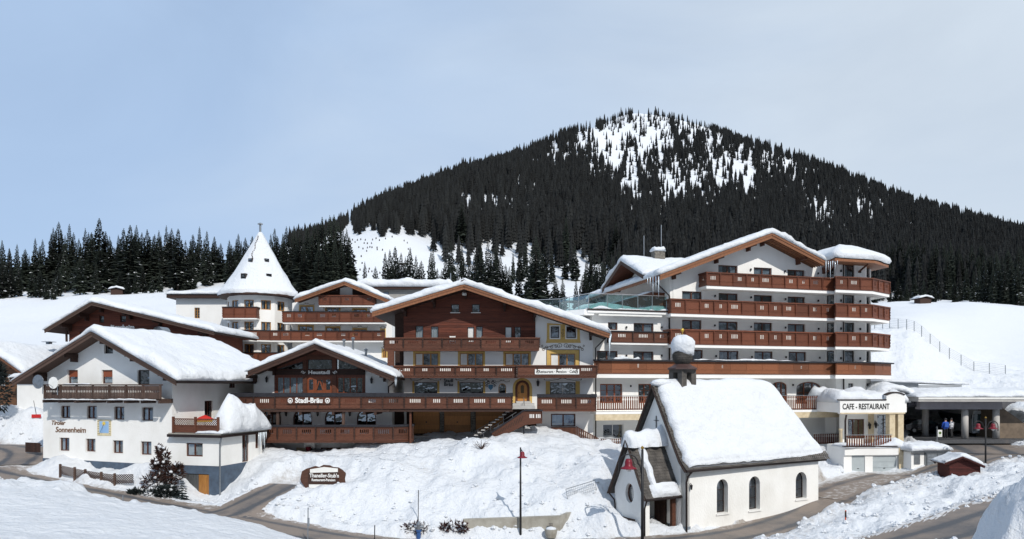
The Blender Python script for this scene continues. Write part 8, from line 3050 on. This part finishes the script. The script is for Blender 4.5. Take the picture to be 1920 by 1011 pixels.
# retaining wall below the mound
RWALL = thing('retaining_wall', 'low concrete retaining wall at the foot of the snow mound', 'wall', (PX(980, 42.7), 42.7, 0))
ox, oy = PX(980, 42.7), 42.7
p0, p1, p2 = (PX(868, 42.9), 42.9), (PX(1050, 42.6), 42.6), (PX(1084, 44.6), 44.6)
mb = MB()
zt0, zt1 = PZ(975, 42.8), PZ(968, 42.6)
mb.hexa([(p0[0] - ox, p0[1] - oy, -.5), (p1[0] - ox, p1[1] - oy, -.5), (p1[0] - ox, p1[1] - oy + .35, -.5), (p0[0] - ox, p0[1] - oy + .35, -.5),
         (p0[0] - ox, p0[1] - oy, zt0), (p1[0] - ox, p1[1] - oy, zt1), (p1[0] - ox, p1[1] - oy + .35, zt1), (p0[0] - ox, p0[1] - oy + .35, zt0)])
mb.build('wall', CONCRETE, RWALL)
mb = MB()
mb.hexa([(p1[0] - ox + .003, p1[1] - oy, -.5), (p2[0] - ox, p2[1] - oy, -.5), (p2[0] - ox - .2, p2[1] - oy + .35, -.5), (p1[0] - ox + .003, p1[1] - oy + .35, -.5),
         (p1[0] - ox + .003, p1[1] - oy, zt1), (p2[0] - ox, p2[1] - oy, PZ(955, 44.6)), (p2[0] - ox - .2, p2[1] - oy + .35, PZ(955, 44.6)), (p1[0] - ox + .003, p1[1] - oy + .35, zt1)])
mb.build('wall', CONCRETE, RWALL)
TR = thing('stone_trough', 'round stone trough with small fountain spout at the end of the retaining wall', 'trough', (PX(1033, 42.1), 42.1, PZ(1003, 42.1) - .15))
TR.scale = (.6, .6, .6)
MB().lathe([(.5, 0), (.62, .5), (.66, .85), (.56, .85), (.5, .6)], (0, 0, 0), 14).build('basin', CONCRETE, TR)
MB().lathe([(.55, .8), (.5, .95), (.2, 1.05), (.03, 1.08)], (0, 0, 0), 12).build('snow', SNOW, TR, smooth=True)
MB().box(-.18, .2, .2, .5, .9, 1.35).build('spout_block', STONE, TR)

# building site fence panel leaning in the snow
FP = thing('mesh_fence', 'grey wire mesh fence panel leaning at the right end of the mound', 'fence', (PX(1067, 44.4), 44.4, PZ(952, 44.4)), R(38))
fr = MB()
w_, h_ = 2.6, 1.15
fr.tube([(0, 0, 0), (w_, 0, .35), (w_, .3, .35 + h_), (0, .3, h_), (0, 0, 0)], .025, 6)
fr.build('frame', ZINC, FP)
ms = MB()
for k in range(1, 16):
    f = k / 16
    ms.tube([(w_ * f, 0, .35 * f), (w_ * f, .3, .35 * f + h_)], .008, 4, False)
for k in range(1, 8):
    f = k / 8
    ms.tube([(0, .3 * f, h_ * f), (w_, .3 * f, .35 + h_ * f)], .008, 4, False)
tag(ms.build('mesh', ZINC, FP), kind='stuff')

# signboard in the snow
SB = Bld('signboard', 'dark brown carved wooden restaurant signboard standing in the snow heap', 'sign', (PX(606, 47.2), 47.2, PZ(925, 47.2)), R(-4))
g = SB
out = []
for (px, py) in ((564, 893), (566, 884), (574, 879), (581, 877), (590, 874), (598, 876), (606, 872), (618, 873), (624, 876), (634, 877), (641, 881), (648, 888), (646, 898), (647, 905), (640, 909), (634, 911), (576, 913), (574, 917), (569, 910), (565, 905), (563, 899)):
    out.append(g.p(px, py))
SBW = mat('sign_wood', (.10, .045, .028), (.055, .024, .016), 3, .7, .01, (1, 1, 8))
MB().plate(out[::-1], [], 0, .12).build('board', SBW, g.root)
r = g.rect(578, 635, 886, 911)
MB().box(r[0], r[1], -.04, -.003, r[2], r[3]).build('inner_board', WOOD_DARK, g.root)
w0 = [g.p(582, 886.5), g.p(634, 885), g.p(634, 878.5), g.p(608, 875.5), g.p(582, 880)]
MB().plate(w0, [], -.075, -.043).build('white_panel', TRIM_WHITE, g.root)
r2 = g.rect(580, 634, 908.5, 915)
MB().box(r2[0], r2[1], -.075, -.043, r2[2], r2[3]).build('white_panel', TRIM_WHITE, g.root)
q = g.p(608.5, 892)
lettering(g.root, 'Thaneller-Stub\'n', .36, (q[0], -.055, q[1]), LETTER_WHITE, 'CENTER', bold=.008, sx=.86)
q = g.p(607, 900)
lettering(g.root, 'Restaurant-Pension', .245, (q[0], -.055, q[1]), LETTER_WHITE, 'CENTER', bold=.006, sx=.86)
for px in (580, 632):
    MB().box(g.x(px) - .06, g.x(px) + .06, .13, .25, -1.2, g.p(px, 882)[1]).build('post', SBW, g.root)

# red shed
SH = Bld('shed', 'small dark red wooden shed with snowy gable roof on the roadside bank', 'shed', (PX(1806, 49.0), 49.0, PZ(905, 49.0) - .5), R(-10))
g = SH
xl, xr = g.x(1780), g.x(1838)
prof = [g.p(1771, 869, -.25), g.p(1804, 857, -.25), g.p(1846, 875, -.25)]
zr_ = lambda x: zline(prof, x) - .08
rgx = prof[1][0]
facade(g.root, [(xl, -.3), (xr, -.3), (xr, zr_(xr)), (rgx, zr_(rgx)), (xl, zr_(xl))], [], 0, .06, RED_WOOD)
k = 0
z = .0
while z < zr_(rgx) - .1:
    a = xl if z + .12 < zr_(xl) else float(np.interp(z + .12, [zr_(xl), zr_(rgx)], [xl, rgx]))
    b = xr if z + .12 < zr_(xr) else float(np.interp(-(z + .12), [-zr_(rgx), -zr_(xr)], [rgx, xr]))
    if b - a > .1:
        MB().box(a, b, -.028, -.002, z, z + .115).build('plank', RED_WOOD, g.root)
    z += .125
MB().box(xl, xl + .06, .06, 1.9, -.3, zr_(xl) - .01).box(xr - .06, xr, .06, 1.9, -.3, zr_(xr) - .01).box(xl, xr, 1.9, 1.96, -.3, zr_(xr) - .01).build('wall', RED_WOOD, g.root)
gable_roof(g, prof, -.25, 2.1, RED_WOOD, T=.08, fascia=RED_WOOD, fh=.12, snow=.32, seed=3, snow_kw=dict(step=.12, ov=.05, r=.4, edge=.5, drift=lambda s, t: .35 + .9 * sstep(.3, .7, s)))

# trellis fence in front of the guesthouse
TF = thing('trellis_fence', 'low weathered diamond trellis fence below the white guesthouse', 'fence', (PX(180, 48.6), 48.6, 0))
ox, oy = PX(180, 48.6), 48.6
path = [(113, 49.6), (140, 49.0), (160, 48.9), (190, 48.5), (215, 48.2), (250, 48.0)]
P_ = [(PX(a, b), b, PZ({113: 889, 140: 895, 160: 899, 190: 904, 215: 907, 250: 906}[a], b)) for a, b in path]
for i in range(len(P_) - 1):
    A, B_ = Vector(P_[i]), Vector(P_[i + 1])
    A -= Vector((ox, oy, 0)); B_ -= Vector((ox, oy, 0))
    Lh = Vector((B_.x - A.x, B_.y - A.y, 0)).length
    n = max(3, int(Lh / .16))
    h_ = .62
    lat = MB()
    for s_ in (1, -1):
        for k in range(-3, n + 1):
            f0, f1 = k / n, (k + 4) / n
            z0_, z1_ = (0, h_)
            if f0 < 0:
                z0_ = h_ * (-f0) / (f1 - f0); f0 = 0
            if f1 > 1:
                z1_ = h_ * (1 - k / n) / (4 / n); f1 = 1
            if f1 - f0 < .02:
                continue
            if s_ < 0:
                f0, f1 = 1 - f0, 1 - f1
            a_ = A.lerp(B_, f0) + Vector((0, -.012 * s_, z0_)); b_ = A.lerp(B_, f1) + Vector((0, -.012 * s_, z1_))
            lat.bar(a_, b_, .018, .05)
    tag(lat.build('lattice', WOOD_WEATHERED, TF), kind='stuff')
    MB().box(A.x - .06, A.x + .06, A.y - .06, A.y + .06, A.z - .5, A.z + h_ + .1).build('post', WOOD_WEATHERED, TF)

# plank fence beside the side street
PF = thing('plank_fence', 'short dark plank fence beside the left corner of the guesthouse', 'fence', (PX(62, 54.5), 54.5, PZ(848, 54.5)), R(-20))
for k in range(8):
    MB().box(-.85 + .21 * k, -.66 + .21 * k, -.02, .02, .0, .75).build('plank', WOOD_DARK, PF)
MB().box(-.9, .9, .021, .06, .5, .6).build('rail', WOOD_DARK, PF)
# red snow shovel leaning in the snow
SV = thing('snow_shovel', 'red snow shovel standing in the snow beyond the left side street', 'shovel', (PX(68, 60.5), 60.5, gz(PX(68, 60.5), 60.5) + .1), R(20))
MB().box(-.35, .35, -.03, .03, 0, .3).build('blade', mat('shovel_red', (.5, .02, .02), None, 3, .5), SV)
MB().tube([(0, 0, .25), (-.25, .2, 1.5)], .02, 6).build('handle', WOOD_DARK, SV)

# shrubs in front of the annex
def leafy(name, label, loc, blobs, n, m, size, seed, stems=None, snow=0, cat='shrub', flat=False):
    rr = random.Random(seed)
    o = thing(name, label, cat, loc)
    mb = MB(); sn = MB()
    for _ in range(n):
        c, r = rr.choice(blobs)
        v = Vector((rr.gauss(0, 1), rr.gauss(0, 1), rr.gauss(0, 1))).normalized() * rr.random() ** .35
        p = Vector((c[0] + v.x * r[0], c[1] + v.y * r[1], max(.02, c[2] + v.z * r[2])))
        d = Vector((v.x, v.y, v.z + rr.uniform(-.2, .5))).normalized()
        t = d.cross(Vector((rr.gauss(0, 1), rr.gauss(0, 1), rr.gauss(0, 1)))).normalized()
        s = size * rr.uniform(.6, 1.5)
        a = p - t * s * .35
        b = p + t * s * .35
        e = p + d * s * 1.5
        mb.add([a, b, e], [(0, 1, 2)])
        if snow and v.z > .2 and rr.random() < snow:
            q = p + Vector((0, 0, .04))
            sn.lathe([(size * .7, -.05), (size * 1.0, .02), (size * .7, .10), (.02, .13)], q, 6)
    tag(mb.build('foliage', m, o), kind='stuff')
    if snow:
        tag(sn.build('snow_clumps', SNOW, o, smooth=True), kind='stuff')
    if stems:
        st = MB()
        for a, b, r in stems:
            st.tube([a, b], [r, r * .4], 5)
        st.build('stem', BARK, o)
    return o


YEW = mat('rusty_foliage', (.055, .023, .016), (.024, .011, .009), 2.5, .85)
JUN = mat('juniper', (.014, .022, .020), (.007, .011, .012), 2.0, .85)
Ysh = 47.9
zsh = PZ(930, Ysh)
leafy('russet_shrub', 'russet brown shrub dusted with snow in front of the white guesthouse', (PX(302, Ysh), Ysh, zsh),
      [((0, 0, .8), (1.1, .8, .8)), ((.0, 0, 1.8), (.7, .5, .8)), ((.2, 0, 2.6), (.35, .3, .7)), ((-.6, 0, .9), (.8, .6, .7)), ((.75, .1, 1.5), (.75, .5, .6)), ((-.1, 0, 3.1), (.18, .18, .4)), ((1.15, 0, 1.95), (.3, .3, .3)), ((-.3, 0, 2.2), (.3, .3, .35))], 2800, YEW, .13, 3,
      [((0, 0, -.2), (0, 0, 2.8), .09), ((0, 0, .3), (1.0, 0, 1.9), .05), ((0, 0, .3), (-.8, 0, 1.3), .05)], .05)
leafy('juniper_shrub', 'low blackish green juniper at the foot of the russet shrub', (PX(284, Ysh - .7), Ysh - .7, PZ(940, Ysh - .7)),
      [((0, 0, .4), (1.3, .7, .45)), ((-1.0, 0, .45), (.6, .5, .35)), ((1.0, 0, .5), (.8, .6, .55))], 2400, JUN, .15, 4, None, .02)
Y_ = 46.9
o = thing('young_spruce', 'small dark young spruce before the garage door of the guesthouse', 'tree', (PX(341, Y_), Y_, PZ(945, Y_) - .15))
o.scale = (2.1, 2.1, 2.0)
V, F = spruce_crown(1.0, .36, 13, 10, 901, base=.02)
mb = MB(); mb.v, mb.f = V, F
mb.build('crown', JUN, o)
put('trunk', TRUNKM, o)
# dark evergreen at the left picture edge
leafy('evergreen_shrub', 'dark evergreen bush at the left picture edge', (PX(-8, 60), 60, PZ(770, 60)), [((0, 0, 1.6), (1.2, 1, 1.8)), ((0, 0, 3.2), (.7, .6, 1.0))], 1300, JUN, .2, 8, None, .02)
# bare bush poking out of the mound
rr = random.Random(9)
Yb = 51.2
BB_ = thing('bare_bush', 'leafless bush poking out of the snow mound below the stairs', 'bush', (PX(903, Yb), Yb, gz(PX(903, Yb), Yb) - .1))
tw_ = MB()
for k in range(26):
    a = rr.uniform(0, 6.28); l = rr.uniform(.5, 1.25); e = rr.uniform(.25, 1.3)
    p1 = Vector((math.cos(a) * l * .5 * math.cos(e), math.sin(a) * l * .4 * math.cos(e), l * .6 * math.sin(e)))
    p2 = p1 + Vector((math.cos(a + .4) * l * .5, math.sin(a) * l * .3, rr.uniform(-.05, .4)))
    tw_.tube([(0, 0, 0), p1, p2], [.018, .012, .005], 4, False)
tag(tw_.build('twigs', WOOD_DARK, BB_), kind='stuff')
# dark red hedge stubs at the foot of the mound
for (px, py, Y, sx, lab) in ((778, 995, 42.6, .75, 'dark red barberry stub around the hydrant'), (851, 992, 42.5, .65, 'dark red hedge stub left of the retaining wall')):
    leafy('barberry_bush', lab, (PX(px, Y), Y, PZ(py + 6, Y) - .05), [((0, 0, .35), (sx, .35, .4)), ((-.5, 0, .3), (.35, .3, .3)), ((.5, 0, .35), (.35, .3, .3))], 420, mat('barberry', (.05, .016, .014), (.03, .01, .01), 3, .85), .12, int(px), None, .03)

# two people and the notice board at the carport
PB = thing('notice_board', 'white notice board with round green emblem by the carport entrance', 'sign', (PX(1757, 62.5), 62.5, PZ(828, 62.5)), 0)
MB().tube([(0, 0, -.6), (0, 0, 1.35)], .04, 6).build('post', ZINC, PB)
MB().box(.06, .44, -.03, .03, .42, 1.05).build('panel', TRIM_WHITE, PB)
e = MB().lathe([(.12, 0), (.12, .02)], (0, 0, 0), 14)
e.v = [(v[0] + .25, -.032 - v[2], v[1] + .78) for v in e.v]
e.build('emblem', mat('emblem_green', (.10, .16, .03), None, 3, .6), PB)
MB().box(.13, .37, -.036, -.031, .52, .56).build('text_bar', mat('pale_green', (.45, .55, .35), None, 3, .7), PB)


def person(label, loc, rz, jacket, trousers, hat, bag=None):
    SK = [(0, 0, .92), (0, 0, 1.12), (0, .01, 1.36), (0, .0, 1.49), (0, -.02, 1.60), (0, -.02, 1.72),
          (-.20, .01, 1.40), (-.27, .0, 1.12), (-.24, -.12, .90), (.20, .01, 1.40), (.27, .02, 1.12), (.25, -.10, .90),
          (-.10, 0, .88), (-.11, -.04, .48), (-.11, .03, .08), (-.11, -.14, .04), (.10, 0, .88), (.12, .05, .48), (.12, .10, .08), (.12, -.07, .04)]
    ED = [(0, 1), (1, 2), (2, 3), (3, 4), (4, 5), (2, 6), (6, 7), (7, 8), (2, 9), (9, 10), (10, 11), (0, 12), (12, 13), (13, 14), (14, 15), (0, 16), (16, 17), (17, 18), (18, 19)]
    RD = [.17, .16, .17, .07, .10, .085, .09, .07, .05, .09, .07, .05, .12, .08, .06, .05, .12, .08, .06, .05]
    me = bpy.data.meshes.new('person')
    me.from_pydata(SK, ED, [])
    o = bpy.data.objects.new('person', me)
    COL.objects.link(o)
    md_ = o.modifiers.new('skin', 'SKIN')
    for v, r_ in zip(me.skin_vertices[0].data, RD):
        v.radius = (r_, r_ * .85)
    me.skin_vertices[0].data[0].use_root = True
    o.modifiers.new('sub', 'SUBSURF').levels = 1
    bpy.context.view_layer.update()
    dg = bpy.context.evaluated_depsgraph_get()
    m2 = bpy.data.meshes.new_from_object(o.evaluated_get(dg))
    bpy.data.objects.remove(o)
    m2.name = 'person'
    m2.materials.clear()
    for m_ in (jacket, trousers, mat('skin', (.5, .3, .22), None, 3, .6), BLACK):
        m2.materials.append(m_)
    for p in m2.polygons:
        c = p.center
        p.material_index = 2 if c.z > 1.50 or (abs(c.x) > .18 and c.z < .93) else 3 if c.z < .12 else 1 if c.z < .86 else 0
        p.use_smooth = True
    o = put('person', m2, None, loc, rz)
    tag(o, label, 'person')
    MB().lathe([(.11, 0), (.125, .05), (.11, .12), (.04, .18)], (0, -.02, 1.66), 10).build('hat', hat, o, smooth=True)
    if bag:
        MB().hexa([(-.16, .12, 1.0), (.16, .12, 1.0), (.16, .26, 1.02), (-.16, .26, 1.02), (-.14, .12, 1.42), (.14, .12, 1.42), (.13, .24, 1.38), (-.13, .24, 1.38)]).build('backpack', bag, o)
    return o


zc_ = PZ(822, 63.0)
person('person in bright blue jacket walking towards the carport, seen from behind', (PX(1773, 63.2), 63.2, zc_), R(170), mat('jacket_blue', (.02, .08, .42), None, 3, .7), LETTER_BLACK, BLACK, mat('pack_blue', (.03, .10, .40), None, 3, .7))
person('person in white and dark jacket beside the blue jacket', (PX(1784, 63.6), 63.6, zc_), R(200), mat('jacket_white', (.6, .6, .62), (.1, .1, .12), 4, .7, lo=.45, hi=.5), LETTER_BLACK, BLACK)

# fence across the snow slope at right
SF = thing('slope_fence', 'thin wire mesh fence with steel posts across the snow slope above the carport', 'fence', (PX(1750, 96), 96, 0))
ox, oy = PX(1750, 96), 96
pp = []
for (px, Y) in ((1640, 98), (1655, 98), (1668, 98), (1684, 97), (1700, 97), (1714, 96), (1728, 96), (1744, 95), (1762, 95), (1780, 95), (1802, 95), (1826, 95), (1855, 95), (1885, 95)):
    x_ = PX(px, Y)
    pp.append((x_ - ox, Y - oy, float(ground_h(np.array([x_]), np.array([Y]))[0])))
msh = MB()
for i, p_ in enumerate(pp):
    MB().tube([(p_[0], p_[1], p_[2] - .4), (p_[0], p_[1], p_[2] + 1.5)], .05, 6).build('post', ZINC, SF)
    if i:
        q_ = pp[i - 1]
        for k in range(6):
            msh.tube([(q_[0], q_[1], q_[2] + .3 + .24 * k), (p_[0], p_[1], p_[2] + .3 + .24 * k)], .012, 3, False)
tag(msh.build('wire_mesh', ZINC, SF), kind='stuff')

# huts on the meadows
def hut(px, py, Y, w, label):
    o = thing('hay_hut', label, 'hut', (PX(px, Y), Y, float(ground_h(np.array([PX(px, Y)]), np.array([float(Y)]), False)[0]) - .4), R(8))
    MB().box(-w / 2, w / 2, -1.5, 1.5, 0, 2.0).build('wall', WOOD_DARK, o)
    rp = [(-w / 2 - .5, 2.0), (0, 2.6), (w / 2 + .5, 2.0)]
    MB().prism_y(rp + [(x, z - .15) for x, z in rp[::-1]], -2, 2).build('roof', WOOD_DARK, o)
    snow_sheet(o, rp, -2, 2, .7, step=.5)
    return o


hut(1730, 557, 250, 4.4, 'small dark hay hut with snowy roof on the meadow at right')
hut(222, 527, 248, 4.0, 'small hut with snowy roof at the foot of the left tree line')
# felled logs and stumps on the clearing
LG = random.Random(12)
for (px, Y, l, a, lab) in ((1035, 285, 9, .1, 'long felled log lying on the clearing right of the tall spruce'), (838, 300, 12, .15, 'felled log on the clearing above the inn ridge'), (752, 350, 8, -.2, 'dark log at the forest edge left of the inn'),
                           (1072, 260, 6, .05, 'short felled log below the forest edge near the hotel'), (966, 275, 5, .3, 'short log below the trees left of the tall spruce')):
    x_ = PX(px, Y)
    o = MB().tube([(-l / 2, 0, 0), (l / 2, 0, .3)], [.55, .4], 8).build('log', BARK, None, loc=(x_, Y, float(ground_h(np.array([x_]), np.array([float(Y)]), False)[0]) + .35), rz=a)
    tag(o, lab, 'log')
st = MB()
for k in range(70):
    px = LG.uniform(650, 770); Y = LG.uniform(300, 410)
    x_ = PX(px, Y)
    z_ = float(ground_h(np.array([x_]), np.array([Y]), False)[0])
    st.lathe([(.35, -.3), (.3, LG.uniform(.3, .9)), (.1, 1.0)], (x_, Y, z_), 5)
tag(st.build('tree_stumps', BARK), 'scattered dark tree stumps on the cleared slope left of the forest', 'stumps', kind='stuff')

# broken lumps thrown up by the plough along the banks
CL = random.Random(33)
cl = MB()


def clod(c, r):
    vs_, fs = [], []
    n, m = 6, 3
    for i in range(m):
        t = math.pi * (i + .6) / (m + .2)
        for k in range(n):
            a = 2 * math.pi * (k + .5 * i) / n
            q = r * CL.uniform(.7, 1.2)
            vs_.append((c[0] + q * math.sin(t) * math.cos(a), c[1] + q * math.sin(t) * math.sin(a), c[2] + q * .75 * math.cos(t)))
    vs_.append((c[0], c[1], c[2] + r * .7))
    for i in range(m - 1):
        for k in range(n):
            fs.append((i * n + k, (i + 1) * n + k, (i + 1) * n + (k + 1) % n, i * n + (k + 1) % n))
    for k in range(n):
        fs.append((k, (k + 1) % n, n * m))
    cl.add(vs_, fs)


spots = []
for k_, (W_, hw_) in ROADW.items():
    if k_ == 'carport_drive':
        continue
    for i in range(0, len(W_) - 1):
        t = W_[i + 1] - W_[i]
        t = t / max(1e-6, math.hypot(t[0], t[1]))
        for s_ in (-1, 1):
            for _ in range(2):
                if CL.random() < .5:
                    d = (hw_ + CL.uniform(.35, 1.9)) * s_
                    spots.append((W_[i][0] + t[1] * d, W_[i][1] - t[0] * d, CL.uniform(.05, .2) ** 1.0))
for _ in range(420):      # the heap below the inn and the bank by the yard
    if CL.random() < .6:
        px, Y = CL.uniform(540, 1150), CL.uniform(43.5, 53)
    else:
        px, Y = CL.uniform(1420, 1920), CL.uniform(37, 50)
    spots.append((PX(px, Y), Y, .05 + .16 * CL.random() ** 2))
SX, SY = np.array([s[0] for s in spots]), np.array([s[1] for s in spots])
SZ = ground_h(SX, SY)
DD, _ = road_field(SX, SY)
for (x, y, r), z, d in zip(spots, SZ.tolist(), DD.tolist()):
    pxx_ = x / y * FPX + CX
    if d > .25 and not (pxx_ < 760 and y < 43.5) and not (1150 < pxx_ < 1560 and y > 42.5) and not (60 < pxx_ < 420 and y > 48):
        clod((x, y, z + r * .25), r)
tag(cl.build('snow_clods', SNOW, None), 'loose broken snow lumps along the ploughed banks', 'snow', kind='stuff')
